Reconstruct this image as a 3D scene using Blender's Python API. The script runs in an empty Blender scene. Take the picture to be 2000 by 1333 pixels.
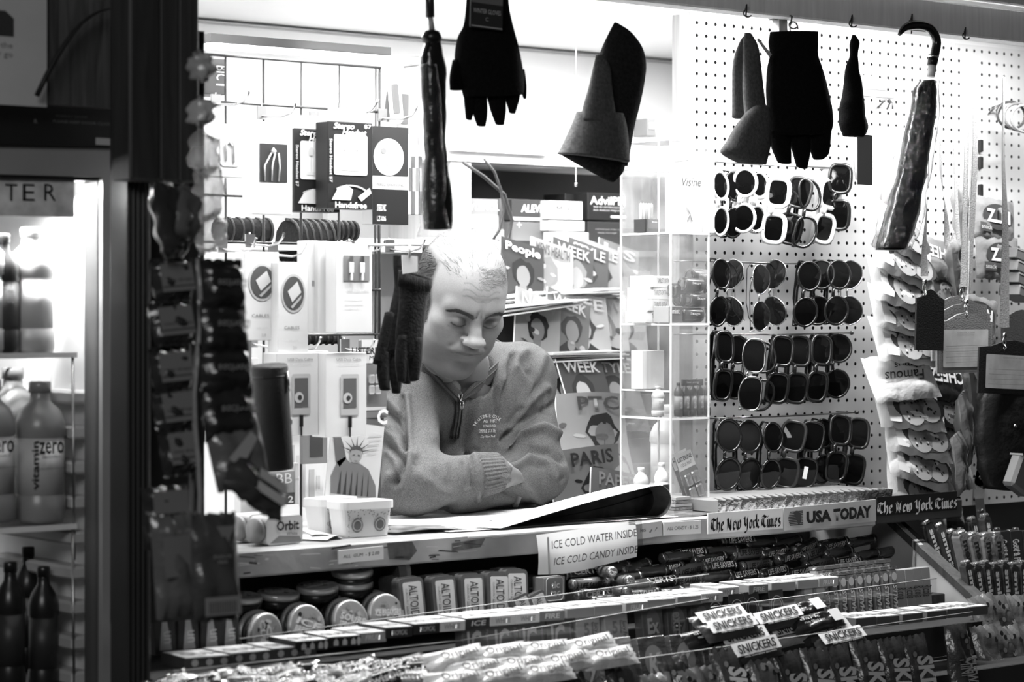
import bpy, math, random
import numpy as np
from mathutils import Vector, Matrix, Euler, noise as mnoise
PI = math.pi
sc = bpy.context.scene
COL = sc.collection
# ---------------------------------------------------------------- camera
PHI = math.radians(38.9); F = 4722.0; HOR = 605.0; EYE = 1.5
cd = bpy.data.cameras.new('camera'); cam = bpy.data.objects.new('camera', cd); COL.objects.link(cam)
cd.lens = 85.0; cd.sensor_width = 36.0; cd.shift_y = -(666.5-HOR)/2000.0
cam.location = (0, 0, EYE); cam.rotation_euler = (PI/2, 0, -PHI)
cd.dof.use_dof = True; cd.dof.focus_distance = 4.45; cd.dof.aperture_fstop = 5.0
cd.clip_start = 0.05; cd.clip_end = 60
sc.camera = cam
# ---------------------------------------------------------------- world, lights, exposure
w = bpy.data.worlds.new('night_street'); sc.world = w; w.use_nodes = True
w.node_tree.nodes['Background'].inputs[0].default_value = (0.5, 0.5, 0.5, 1)
w.node_tree.nodes['Background'].inputs[1].default_value = 0.07
vs = sc.view_settings; vs.view_transform = 'Standard'; vs.look = 'None'; vs.gamma = 1; vs.use_curve_mapping = False; vs.exposure = 0.35
def area(name, loc, sx, sy, power, rot=(0, 0, 0), spread=PI):
    l = bpy.data.lights.new(name, 'AREA'); l.shape = 'RECTANGLE'; l.size = sx; l.size_y = sy; l.energy = power; l.spread = spread
    o = bpy.data.objects.new(name, l); COL.objects.link(o); o.location = loc; o.rotation_euler = rot
    return o
area('fluorescent_light_front', (3.0, 3.055, 2.09), 2.0, 0.05, 34)
area('fluorescent_light_back', (3.6, 4.0, 2.12), 1.7, 0.3, 34)
area('fluorescent_light_side', (2.35, 3.75, 2.1), 0.3, 0.9, 16)
area('ceiling_fill_light', (3.4, 3.85, 1.99), 1.6, 0.1, 8, (PI, 0, 0))  # added upward fill to brighten the ceiling, not a fitting of the stall
area('street_fill_light', (-1.0, 0.2, 2.9), 1.6, 1.0, 36, (math.radians(68), 0, -0.75))  # added unseen fill for the fronts facing the street
sc.cycles.transparent_max_bounces = 24; sc.cycles.max_bounces = 7; sc.cycles.glossy_bounces = 3; sc.cycles.transmission_bounces = 6
sc.cycles.caustics_reflective = False; sc.cycles.caustics_refractive = False; sc.cycles.sample_clamp_indirect = 6

def at(px, py, Y):
    """photograph pixel -> point on the plane y = Y"""
    t = (px-1000.0)/F
    c, s = math.cos(PHI), math.sin(PHI)
    X = Y*(s+t*c)/(c-t*s)
    D = s*X+c*Y
    return Vector((X, Y, EYE-(py-HOR)/F*D))
def atz(px, py, Z):
    """photograph pixel -> point on the plane z = Z"""
    t = (px-1000.0)/F; c, s = math.cos(PHI), math.sin(PHI)
    D = (EYE-Z)*F/(py-HOR)
    r = t*D
    return Vector((s*D+c*r, c*D-s*r, Z))
def ppm(px, Y):
    p = at(px, 600, Y); return F/(math.sin(PHI)*p.x+math.cos(PHI)*Y)
# ---------------------------------------------------------------- materials
_M = {}
def mat(v, rough=0.6, spec=0.4, metal=0.0, bump=0.0, bscale=60.0, var=0.08, vscale=8.0, emit=0.0, sheen=0.0, clear=0.0, grain=0.0):
    key = (v, rough, spec, metal, bump, bscale, var, vscale, emit, sheen, clear, grain)
    if key in _M: return _M[key]
    m = bpy.data.materials.new('grey'); m.use_nodes = True; nt = m.node_tree; b = nt.nodes['Principled BSDF']
    b.inputs['Roughness'].default_value = rough; b.inputs['Metallic'].default_value = metal
    b.inputs['Specular IOR Level'].default_value = spec
    if sheen: b.inputs['Sheen Weight'].default_value = sheen
    if clear: b.inputs['Coat Weight'].default_value = clear; b.inputs['Coat Roughness'].default_value = 0.08
    tc = nt.nodes.new('ShaderNodeTexCoord')
    n = nt.nodes.new('ShaderNodeTexNoise'); n.inputs['Scale'].default_value = vscale; n.inputs['Detail'].default_value = 3
    nt.links.new(tc.outputs['Object'], n.inputs['Vector'])
    r = nt.nodes.new('ShaderNodeMapRange'); r.inputs['From Min'].default_value = 0.3; r.inputs['From Max'].default_value = 0.7
    r.inputs['To Min'].default_value = max(0, v*(1-var)); r.inputs['To Max'].default_value = min(1, v*(1+var))
    nt.links.new(n.outputs['Fac'], r.inputs['Value'])
    out = r.outputs['Result']
    if grain:
        n3 = nt.nodes.new('ShaderNodeTexNoise'); n3.inputs['Scale'].default_value = 900; n3.inputs['Detail'].default_value = 2
        nt.links.new(tc.outputs['Object'], n3.inputs['Vector'])
        r3 = nt.nodes.new('ShaderNodeMapRange'); r3.inputs['From Min'].default_value = 0.35; r3.inputs['From Max'].default_value = 0.65
        r3.inputs['To Min'].default_value = 1-grain; r3.inputs['To Max'].default_value = 1+grain
        nt.links.new(n3.outputs['Fac'], r3.inputs['Value'])
        mm = nt.nodes.new('ShaderNodeMath'); mm.operation = 'MULTIPLY'; nt.links.new(out, mm.inputs[0]); nt.links.new(r3.outputs['Result'], mm.inputs[1]); out = mm.outputs[0]
    nt.links.new(out, b.inputs['Base Color'])
    if emit:
        b.inputs['Emission Color'].default_value = (1, 1, 1, 1); b.inputs['Emission Strength'].default_value = emit
    if bump:
        n2 = nt.nodes.new('ShaderNodeTexNoise'); n2.inputs['Scale'].default_value = bscale; n2.inputs['Detail'].default_value = 4
        nt.links.new(tc.outputs['Object'], n2.inputs['Vector'])
        bp = nt.nodes.new('ShaderNodeBump'); bp.inputs['Strength'].default_value = min(1, bump); bp.inputs['Distance'].default_value = 0.002 if bscale > 200 else 0.006
        nt.links.new(n2.outputs['Fac'], bp.inputs['Height']); nt.links.new(bp.outputs['Normal'], b.inputs['Normal'])
    _M[key] = m; return m
def card(v): return mat(v, 0.45, 0.4)
def ink(v): return mat(v, 0.5, 0.3, var=0.0)
def wrap(v): return mat(v, 0.22, 0.7, bump=0.5, bscale=45)
def foil(v=0.7): return mat(v, 0.2, 0.8, 0.85, bump=0.8, bscale=70)
def cloth(v): return mat(v, 0.95, 0.1, bump=0.6, bscale=500, var=0.25, vscale=300, sheen=0.05)
def plastic(v): return mat(v, 0.3, 0.5)
def metal(v=0.5, r=0.3): return mat(v, r, 0.5, 1.0)
def wood(v, contrast=0.25):
    key = ('wood', v, contrast)
    if key in _M: return _M[key]
    m = bpy.data.materials.new('wood'); m.use_nodes = True; nt = m.node_tree; b = nt.nodes['Principled BSDF']; b.inputs['Roughness'].default_value = 0.6
    tc = nt.nodes.new('ShaderNodeTexCoord'); mp = nt.nodes.new('ShaderNodeMapping'); mp.inputs['Scale'].default_value = (22, 22, 1.5)
    n = nt.nodes.new('ShaderNodeTexNoise'); n.inputs['Scale'].default_value = 3; n.inputs['Detail'].default_value = 6; n.inputs['Distortion'].default_value = 1.2
    nt.links.new(tc.outputs['Object'], mp.inputs[0]); nt.links.new(mp.outputs[0], n.inputs['Vector'])
    r = nt.nodes.new('ShaderNodeMapRange'); r.inputs['From Min'].default_value = 0.3; r.inputs['From Max'].default_value = 0.7
    r.inputs['To Min'].default_value = v*(1-contrast); r.inputs['To Max'].default_value = v*(1+contrast)
    nt.links.new(n.outputs['Fac'], r.inputs['Value']); nt.links.new(r.outputs['Result'], b.inputs['Base Color'])
    _M[key] = m; return m
def clear_plastic(tint=0.97, gloss=0.12, milk=0.0, rough=0.05, bump=0.0):
    key = ('clear', tint, gloss, milk, rough, bump)
    if key in _M: return _M[key]
    m = bpy.data.materials.new('clear_plastic'); m.use_nodes = True; nt = m.node_tree; nt.nodes.clear()
    o = nt.nodes.new('ShaderNodeOutputMaterial'); t = nt.nodes.new('ShaderNodeBsdfTransparent'); t.inputs[0].default_value = (tint, tint, tint, 1)
    g = nt.nodes.new('ShaderNodeBsdfGlossy'); g.inputs['Roughness'].default_value = rough
    l0 = nt.nodes.new('ShaderNodeLayerWeight'); l0.inputs[0].default_value = .5; lw = nt.nodes.new('ShaderNodeMath'); lw.operation = 'POWER'; lw.inputs[1].default_value = 4.0; nt.links.new(l0.outputs['Facing'], lw.inputs[0])
    ad = nt.nodes.new('ShaderNodeMath'); ad.operation = 'ADD'; ad.inputs[1].default_value = gloss*0.3; nt.links.new(lw.outputs[0], ad.inputs[0])
    mx = nt.nodes.new('ShaderNodeMixShader'); nt.links.new(ad.outputs[0], mx.inputs[0]); nt.links.new(t.outputs[0], mx.inputs[1]); nt.links.new(g.outputs[0], mx.inputs[2])
    last = mx
    if milk:
        d = nt.nodes.new('ShaderNodeBsdfDiffuse'); d.inputs[0].default_value = (0.9, 0.9, 0.9, 1)
        tr = nt.nodes.new('ShaderNodeBsdfTranslucent'); tr.inputs[0].default_value = (0.9, 0.9, 0.9, 1)
        dd = nt.nodes.new('ShaderNodeMixShader'); dd.inputs[0].default_value = 0.4; nt.links.new(d.outputs[0], dd.inputs[1]); nt.links.new(tr.outputs[0], dd.inputs[2])
        m2 = nt.nodes.new('ShaderNodeMixShader')
        nz = nt.nodes.new('ShaderNodeTexNoise'); nz.inputs['Scale'].default_value = 9; nz.inputs['Detail'].default_value = 6
        tc = nt.nodes.new('ShaderNodeTexCoord'); nt.links.new(tc.outputs['Object'], nz.inputs['Vector'])
        mr = nt.nodes.new('ShaderNodeMapRange'); mr.inputs['From Min'].default_value = 0.4; mr.inputs['From Max'].default_value = 0.7; mr.inputs['To Min'].default_value = milk*0.4; mr.inputs['To Max'].default_value = min(1, milk*1.7)
        nt.links.new(nz.outputs['Fac'], mr.inputs['Value']); nt.links.new(mr.outputs['Result'], m2.inputs[0])
        nt.links.new(mx.outputs[0], m2.inputs[1]); nt.links.new(dd.outputs[0], m2.inputs[2]); last = m2
    if bump:
        nb = nt.nodes.new('ShaderNodeTexNoise'); nb.inputs['Scale'].default_value = 30; nb.inputs['Detail'].default_value = 4
        bp = nt.nodes.new('ShaderNodeBump'); bp.inputs['Strength'].default_value = bump; bp.inputs['Distance'].default_value = 0.01
        nt.links.new(nb.outputs['Fac'], bp.inputs['Height']); nt.links.new(bp.outputs['Normal'], g.inputs['Normal'])
    nt.links.new(last.outputs[0], o.inputs[0])
    _M[key] = m; return m
# ---------------------------------------------------------------- mesh builder
class B:
    def __init__(s): s.v = []; s.f = []; s.mi = []; s.ms = []; s.sm = []
    def m(s, mt):
        if mt not in s.ms: s.ms.append(mt)
        return s.ms.index(mt)
    def add(s, vs, fs, mt, smooth=False, M=None):
        o = len(s.v)
        s.v += [tuple(M @ Vector(v)) for v in vs] if M else [tuple(v) for v in vs]
        s.f += [[i+o for i in f] for f in fs]; k = s.m(mt); s.mi += [k]*len(fs); s.sm += [smooth]*len(fs)
        return s
    def box(s, c, d, mt, M=None, ch=0.0):
        x, y, z = d[0]/2, d[1]/2, d[2]/2; cx, cy, cz = c
        if ch <= 0:
            vs = [(cx+a*x, cy+b*y, cz+e*z) for a in (-1, 1) for b in (-1, 1) for e in (-1, 1)]
            return s.add(vs, [(0, 1, 3, 2), (4, 6, 7, 5), (0, 4, 5, 1), (2, 3, 7, 6), (0, 2, 6, 4), (1, 5, 7, 3)], mt, M=M)
        ch = min(ch, x*.9, y*.9, z*.9)
        vs = []; idx = {}
        for a in (-1, 1):
            for b in (-1, 1):
                for e in (-1, 1):
                    for k in range(3):
                        q = [a*x, b*y, e*z]
                        for j in range(3):
                            if j != k: q[j] -= ch*(a, b, e)[j]
                        idx[(a, b, e, k)] = len(vs); vs.append((cx+q[0], cy+q[1], cz+q[2]))
        fs = []
        for k in range(3):
            for sg in (-1, 1):
                i, j = [(1, 2), (2, 0), (0, 1)][k]; q = []
                for (p, r) in ((-1, -1), (1, -1), (1, 1), (-1, 1)):
                    t = [0, 0, 0]; t[k] = sg; t[i] = p; t[j] = r; q.append(idx[(t[0], t[1], t[2], k)])
                fs.append(q if sg > 0 else q[::-1])
        for k in range(3):
            i, j = [(1, 2), (2, 0), (0, 1)][k]
            for p in (-1, 1):
                for r in (-1, 1):
                    t0 = [0, 0, 0]; t0[i] = p; t0[j] = r; t0[k] = -1; t1 = list(t0); t1[k] = 1
                    q = [idx[(*t0, i)], idx[(*t1, i)], idx[(*t1, j)], idx[(*t0, j)]]
                    fs.append(q if p*r < 0 else q[::-1])
        for a in (-1, 1):
            for b in (-1, 1):
                for e in (-1, 1):
                    q = [idx[(a, b, e, 0)], idx[(a, b, e, 1)], idx[(a, b, e, 2)]]
                    fs.append(q if a*b*e > 0 else q[::-1])
        return s.add(vs, fs, mt, M=M)
    def tube(s, pts, r, mt, n=6, closed=False, caps=True, M=None, flat=1.0, up=None):
        P = [Vector(p) for p in pts]; N = len(P); rr = r if hasattr(r, '__len__') else [r]*N
        vs = []; fs = []; a = None
        for i in range(N):
            if closed: t = P[(i+1) % N]-P[i-1]
            else: t = P[min(i+1, N-1)]-P[max(i-1, 0)]
            if t.length < 1e-9: t = Vector((0, 0, 1))
            t.normalize()
            if up is not None: a = Vector(up)
            elif a is None: a = Vector((0, 0, 1)) if abs(t.z) < .9 else Vector((0, 1, 0))
            u = a-t*a.dot(t)
            if u.length < 1e-6: u = t.orthogonal()
            u.normalize()
            if up is None: a = u
            w_ = t.cross(u)
            for k in range(n):
                an = 2*PI*k/n; vs.append(P[i]+(u*math.cos(an)+w_*math.sin(an)*flat)*rr[i])
        for i in range(N if closed else N-1):
            j = (i+1) % N
            for k in range(n):
                l = (k+1) % n; fs.append((i*n+k, i*n+l, j*n+l, j*n+k))
        s.add(vs, fs, mt, True, M)
        if caps and not closed:
            o = len(s.v)-len(vs); k = s.m(mt)
            s.f += [[o+i for i in range(n)][::-1], [o+(N-1)*n+i for i in range(n)]]; s.mi += [k, k]; s.sm += [False, False]
        return s
    def lathe(s, prof, mt, n=20, M=None, smooth=True, sx=1.0):
        vs = []; fs = []
        for r, z in prof:
            for k in range(n):
                a = 2*PI*k/n; vs.append((r*math.cos(a)*sx, r*math.sin(a), z))
        for i in range(len(prof)-1):
            for k in range(n):
                l = (k+1) % n; fs.append((i*n+k, i*n+l, (i+1)*n+l, (i+1)*n+k))
        if prof[0][0] > 1e-6: fs.append(list(range(n))[::-1])
        if prof[-1][0] > 1e-6: fs.append([(len(prof)-1)*n+k for k in range(n)])
        return s.add(vs, fs, mt, smooth, M)
    def prism(s, pts, y0, y1, mt, M=None):
        """2-D outline (x, z), extruded from y0 (front) to y1"""
        n = len(pts); vs = [(p[0], y0, p[1]) for p in pts]+[(p[0], y1, p[1]) for p in pts]
        ar = sum(pts[i][0]*pts[(i+1) % n][1]-pts[(i+1) % n][0]*pts[i][1] for i in range(n))
        fs = [list(range(n)), [n+i for i in range(n)][::-1]]+[(i, n+i, n+(i+1) % n, (i+1) % n) for i in range(n)]
        if ar < 0: fs = [list(f)[::-1] for f in fs]
        return s.add(vs, fs, mt, M=M)
    def poly(s, pts, y, mt, M=None):
        n = len(pts); ar = sum(pts[i][0]*pts[(i+1) % n][1]-pts[(i+1) % n][0]*pts[i][1] for i in range(n))
        f = list(range(n)); return s.add([(p[0], y, p[1]) for p in pts], [f if ar > 0 else f[::-1]], mt, M=M)
    def sheet(s, fn, nu, nv, mt, smooth=True, M=None, mfn=None):
        vs = [fn(i/nu, j/nv) for j in range(nv+1) for i in range(nu+1)]
        if mfn is None:
            return s.add(vs, [(j*(nu+1)+i, j*(nu+1)+i+1, (j+1)*(nu+1)+i+1, (j+1)*(nu+1)+i) for j in range(nv) for i in range(nu)], mt, smooth, M)
        s.add(vs, [], mt, smooth, M); o = len(s.v)-len(vs)
        for j in range(nv):
            for i in range(nu):
                s.f.append([o+j*(nu+1)+i, o+j*(nu+1)+i+1, o+(j+1)*(nu+1)+i+1, o+(j+1)*(nu+1)+i]); s.mi.append(s.m(mfn((i+.5)/nu, (j+.5)/nv))); s.sm.append(smooth)
        return s
    def mesh(s, name='mesh'):
        me = bpy.data.meshes.new(name); me.from_pydata(s.v, [], s.f)
        for m_ in s.ms: me.materials.append(m_)
        me.polygons.foreach_set('material_index', s.mi); me.polygons.foreach_set('use_smooth', s.sm); me.update()
        return me
def ell(cx, cz, rx, rz, n=20, a0=0, a1=2*PI, rot=0):
    o = []
    for k in range(n):
        a = a0+(a1-a0)*k/(n if abs(a1-a0-2*PI) < 1e-6 else n-1); x, z = rx*math.cos(a), rz*math.sin(a)
        o.append((cx+x*math.cos(rot)-z*math.sin(rot), cz+x*math.sin(rot)+z*math.cos(rot)))
    return o
def rect(x0, z0, x1, z1): return [(x0, z0), (x1, z0), (x1, z1), (x0, z1)]
def rrect(cx, cz, w_, h, r, n=4):
    o = []
    for sx, sz, a in ((1, 1, 0), (-1, 1, PI/2), (-1, -1, PI), (1, -1, 1.5*PI)):
        for k in range(n+1):
            b = a+PI/2*k/n; o.append((cx+sx*(w_/2-r)+r*math.cos(b), cz+sz*(h/2-r)+r*math.sin(b)))
    return o
def put(name, data, parent=None, loc=(0, 0, 0), rot=(0, 0, 0), scale=None):
    o = bpy.data.objects.new(name, data.mesh(name) if isinstance(data, B) else data); COL.objects.link(o)
    o.location = loc; o.rotation_euler = rot
    if scale: o.scale = scale
    if parent is not None: o.parent = parent
    return o
def tag(o, label, cat, group=None, kind=None):
    o['label'] = label; o['category'] = cat
    if group: o['group'] = group
    if kind: o['kind'] = kind
    return o
def thing(name, label, cat, loc=(0, 0, 0), rot=(0, 0, 0), group=None):
    return tag(put(name, None, None, loc, rot), label, cat, group)
def solo(name, b, label, cat, loc=(0, 0, 0), rot=(0, 0, 0), group=None):
    return tag(put(name, b, None, loc, rot), label, cat, group)
def struct(name, b, loc=(0, 0, 0), rot=(0, 0, 0), parent=None):
    o = put(name, b, parent, loc, rot)
    if parent is None: o['kind'] = 'structure'
    return o
KIDS = {}
def copy_tree(o, loc=None, rot=None, label=None, group=None, parent=None, top=True):
    c = o.copy(); COL.objects.link(c)
    if parent is not None: c.parent = parent
    if top:
        if loc is not None: c.location = loc
        if rot is not None: c.rotation_euler = rot
        if label: c['label'] = label
        if group: c['group'] = group
    for ch in list(o.children): copy_tree(ch, parent=c, top=False)
    return c
ORD = 'first second third fourth fifth sixth seventh eighth ninth tenth eleventh twelfth thirteenth fourteenth fifteenth sixteenth seventeenth eighteenth nineteenth twentieth'.split()
ORD += ['twenty-'+x for x in ORD[:9]]+['thirtieth']
_T = {}
def tmesh(s, mt, shear=0.0, bold=0.0, top=False, space=1.0):
    """flat lettering, box normalised to 1 x 1 about its middle, facing -Y (or +Z when top)"""
    key = (s, mt, shear, bold, top, space)
    if key in _T: return _T[key]
    cu = bpy.data.curves.new('t', 'FONT'); cu.body = s; cu.size = 1; cu.shear = shear; cu.offset = bold*.5; cu.resolution_u = 2; cu.space_character = space
    ob = bpy.data.objects.new('t', cu); COL.objects.link(ob)
    dg = bpy.context.evaluated_depsgraph_get(); dg.update()
    me = bpy.data.meshes.new_from_object(ob.evaluated_get(dg)); bpy.data.objects.remove(ob); bpy.data.curves.remove(cu)
    n = len(me.vertices); co = np.empty(n*3, np.float32); me.vertices.foreach_get('co', co); co = co.reshape(-1, 3)
    lo, hi = co.min(0), co.max(0); c = (lo+hi)/2; d = np.maximum(hi-lo, 1e-6)
    q = (co[:, :2]-c[:2])/d[:2]
    out = np.zeros((n, 3), np.float32); out[:, 0] = q[:, 0]
    if top: out[:, 1] = q[:, 1]
    else: out[:, 2] = q[:, 1]
    me.vertices.foreach_set('co', out.ravel()); me.materials.clear(); me.materials.append(mt); me.update()
    me.name = 'lettering'; _T[key] = me; return me
def txt(parent, s, w_, h, loc, mt, ang=0.0, shear=0.0, bold=0.0, top=False, name='lettering', space=1.0, rot=None):
    me = tmesh(s, mt, shear, bold, top, space)
    if rot is None: rot = (0, 0, ang) if top else (0, -ang, 0)
    return put(name, me, parent, loc, rot, (w_, h, 1) if top else (w_, 1, h))
WHITE, BLACK = ink(0.85), ink(0.008)
# ================================================================ the setting
ZC = 1.132                                              # counter top
pav = B().box((3, 3, -0.05), (9, 9, 0.1), mat(0.05, 0.8, bump=0.4, bscale=30)); struct('floor', pav)
white = mat(0.7, 0.5, 0.3, var=0.03, vscale=3)
X0, X1, YB, ZT = 1.86, 5.75, 4.62, 2.145
struct('wall_back', B().box(((X0+X1)/2, YB+0.03, 1.08), (X1-X0, 0.06, 2.13), white))
struct('wall_left', B().box((X0-0.03, 3.95, 1.08), (0.06, 1.4, 2.13), white))
struct('wall_right', B().box((X1+0.03, 3.9, 1.08), (0.06, 1.5, 2.13), white))
ceil = B()
for i in range(3):                                      # ceiling sheets with a thin open joint between
    y0 = 3.06+i*0.53; ceil.box(((X0+X1)/2, y0+0.2625, ZT+0.02), (X1-X0, 0.525, 0.03), white)
struct('ceiling', ceil)
struct('trim_1', B().box(((X0+X1)/2, YB-0.004, ZT-0.006), (X1-X0, 0.008, 0.004), mat(0.3)))
# dark roof above everything so no sky light falls in from above
struct('roof', B().box((3.4, 3.7, ZT+0.09), (5.2, 2.0, 0.08), mat(0.02)))
# beam the goods hang from
zb = at(1600, 44, 3.0).z
bm = B(); bm.box((3.15, 3.0, zb+0.03), (3.6, 0.045, 0.06), wood(0.85, 0.08), ch=0.003)
beam = struct('beam', bm)
put('top_rail', B().box((3.15, 2.965, zb+0.074), (3.6, 0.03, 0.014), wood(0.8, 0.1)), beam)
put('dark_bead', B().box((3.15, 2.955, zb+0.086), (3.6, 0.012, 0.008), mat(0.02)), beam)
fas = B(); fas.box((3.15, 2.93, zb+0.24), (3.9, 0.04, 0.27), mat(0.012, 0.5))
struct('fascia', fas)
struct('awning', B().box((3.4, 2.75, zb+0.40), (5.2, 0.6, 0.05), mat(0.01, 0.7)))
# little bracket under the beam
p = at(1522, 52, 3.02); b = B(); b.box((0, 0, 0), (0.02, 0.02, 0.045), wood(0.4)); b.box((-0.014, 0, 0.016), (0.02, 0.016, 0.012), wood(0.25)); struct('beam_bracket', b, p)
# left pillar: wide dark board above, ribbed post below
pl = at(250, 300, 2.86); pr = at(392, 300, 2.86)
pil = B(); zt = at(300, 354, 2.86).z
for i, (a, c, v) in enumerate(((0.0, .42, .016), (.43, .70, .022), (.71, 1.0, .03))):
    x0, x1 = pl.x+(pr.x-pl.x)*a, pl.x+(pr.x-pl.x)*c
    pil.box(((x0+x1)/2, 2.88+0.004*i, (zt+2.3)/2), (x1-x0, 0.05, 2.3-zt), wood(v, 0.5), ch=0.003)
pillar = struct('pillar_left', pil)
q0, q1 = at(252, 600, 2.9), at(300, 600, 2.9); b = B()
for i in range(5):
    x = q0.x+(q1.x-q0.x)*(i+.5)/5; b.box((x, 2.93, 1.08), ((q1.x-q0.x)/5-0.002, 0.05, 2.1), mat(0.02, 0.35), ch=0.003)
put('ribbed_post', b, pillar)
q2 = at(392, 600, 2.99); b = B(); zlo = at(340, 1212, 2.99).z; b.box(((q1.x+q2.x)/2, 3.0, (zlo+1.9)/2), (q2.x-q1.x, 0.04, 1.9-zlo), wood(0.012, 0.4)); put('backing_board', b, pillar)
# plywood wall above the cooler
a0, a1 = at(-60, 100, 3.02), at(252, 100, 3.02)
b = B(); xm = at(232, 100, 3.02).x
for xa, xb, v in ((a0.x-0.1, at(80, 0, 3.02).x, .10), (at(80, 0, 3.02).x, xm, .05), (xm, a1.x, .02)):
    zw = at(100, 206, 3.04).z; b.box(((xa+xb)/2, 3.04, (zw+2.35)/2), (xb-xa-0.002, 0.02, 2.35-zw), wood(v, 0.6))
ply = struct('wall_plywood', b)
b = B(); c = at(170, 60, 2.995); pts = [(k*0.004, -0.004*k*k*0.9) for k in range(-6, 8)]
b.tube([(c.x+0.05-0.014*k, 2.998, c.z+0.035-0.0016*k*k) for k in range(0, 10)], [0.001+0.0006*min(k, 5) for k in range(10)], mat(0.004), 6)
solo('cable', b, 'thin black cable curling over the dark plywood above the drinks cooler', 'cable')
# notice on the plywood
c = at(45, 68, 2.99); t = thing('notice', 'pale paper notice with a dark block pinned on the plywood above the cooler', 'notice', (c.x, 3.022, c.z))
s = ppm(60, 3.0)
put('paper', B().box((0, 0, 0), (150/s, 0.002, 268/s), mat(0.42, 0.7)), t)
b = B(); b.poly([(-.07, .035), (-.011, .035), (0.002, .025), (.002, 0.0), (-.07, 0.0)], -0.0015, mat(0.03)); put('dark_block', b, t)
txt(t, 'out the', 0.042, 0.008, (-.021, -.0016, -.012), mat(0.15)); txt(t, 'or go', 0.03, 0.008, (-.015, -.0016, -.027), mat(0.15))
# ================================================================ counter and candy rack
YF = 3.12
cl, cr = 1.85, at(1712, 1000, YF).x
ct = thing('counter', 'long worn wooden serving counter with scratched front edge running across the stall', 'counter', (cl, YF, ZC))
L = cr-cl
put('counter_top', B().box((L/2, 0.185, -0.0205), (L, 0.37, 0.041), mat(0.36, 0.45, 0.4, bump=0.35, bscale=14, var=0.45, vscale=7), ch=0.003), ct)
b = B(); r = random.Random(4)
for i in range(46):
    x, z = r.uniform(0.05, L-0.6), r.uniform(-0.037, -0.006); l, h = r.uniform(0.004, 0.05), r.uniform(0.0006, 0.003)
    a = r.uniform(-.3, .3); b.poly([(x, z), (x+l, z+l*a*.4), (x+l*.9, z+l*a*.4+h), (x+l*.1, z+h)], -0.0007, ink(r.choice((0.03, 0.05, 0.6, 0.7, 0.1))))
put('scratches', b, ct)['kind'] = 'stuff'
b = B(); x = at(755, 1060, YF).x-cl; b.poly([(x, -.004), (x+.05, -.004), (x+.06, -.02), (x+.045, -.034), (x+.005, -.03)], -0.0006, mat(0.08, var=.5, vscale=40)); b.poly([(x+.13, -.012), (x+.2, -.008), (x+.19, -.022), (x+.13, -.026)], -0.0006, mat(0.12, var=.5, vscale=40)); put('worn_patch', b, ct)['kind'] = 'stuff'
b = B()                                                  # plastic lip along the counter edge
b.box((L*.52, -0.0015, -0.0045), (L*0.3, 0.003, 0.003), mat(0.7, 0.2)); put('plastic_lip', b, ct)

def plate(x0, y0, x1, y1, h, fv, name, label, cat, Y=YF-0.006, th=0.003, cv=0.75, drop=0.0):
    a, c = at(x0, y0, Y), at(x1, y1, Y); wd = c.x-a.x
    t = thing(name, label, cat, ((a.x+c.x)/2, Y, (a.z+c.z)/2-h/2), (0, -math.atan2(c.z-a.z, wd), 0))
    put('card', B().box((0, 0, 0), (wd, th, h), card(cv)), t); return t, wd
# ---- blackletter drawn with a broad nib
NIB = {'T': ('C', [[(.05,.62),(.3,.72),(.7,.62)],[(.42,.66),(.3,.4),(.32,.15),(.5,.02),(.7,.1)],[(.12,.55),(.05,.3),(.15,.12)]], .78),
 'h': (0, [[(.1,.8),(.1,.05)],[(.1,.4),(.35,.48),(.42,.35),(.42,.1),(.32,-.08)]], .56), 'e': (0, [[(.12,.42),(.1,.1),(.25,.0),(.42,.08)],[(.12,.44),(.34,.5),(.38,.34),(.14,.24)]], .5),
 'N': (0, [[(.02,.6),(.18,.7),(.22,.1),(.1,.0)],[(.18,.7),(.5,.1),(.62,.0)],[(.62,.0),(.6,.6),(.75,.72)]], .86), 'w': (0, [[(.05,.48),(.12,.08),(.28,.0)],[(.3,.5),(.3,.08),(.45,.0),(.58,.1),(.6,.4),(.5,.55)]], .7),
 'Y': (0, [[(.0,.62),(.2,.7),(.2,.3),(.35,.18),(.55,.26)],[(.62,.72),(.55,.6),(.56,.0),(.4,-.22),(.15,-.2)]], .78), 'o': (0, [[(.12,.42),(.1,.1),(.25,.0)],[(.2,.5),(.4,.42),(.4,.1),(.25,.0)]], .52),
 'r': (0, [[(.1,.48),(.14,.08),(.24,.0)],[(.14,.4),(.32,.5),(.38,.42)]], .42), 'k': (0, [[(.1,.82),(.12,.05)],[(.12,.35),(.34,.5),(.36,.36),(.14,.26)],[(.2,.26),(.3,.06),(.44,.0)]], .5),
 'i': (0, [[(.1,.48),(.13,.08),(.24,.0)],[(.12,.66),(.16,.62)]], .3), 'm': (0, [[(.06,.48),(.1,.08),(.18,.0)],[(.12,.42),(.3,.5),(.32,.08),(.4,.0)],[(.34,.42),(.5,.5),(.54,.08),(.64,.0)]], .72),
 's': (0, [[(.38,.46),(.18,.5),(.12,.36),(.36,.2),(.34,.05),(.1,.02)]], .48), ' ': (0, [], .3)}
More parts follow.
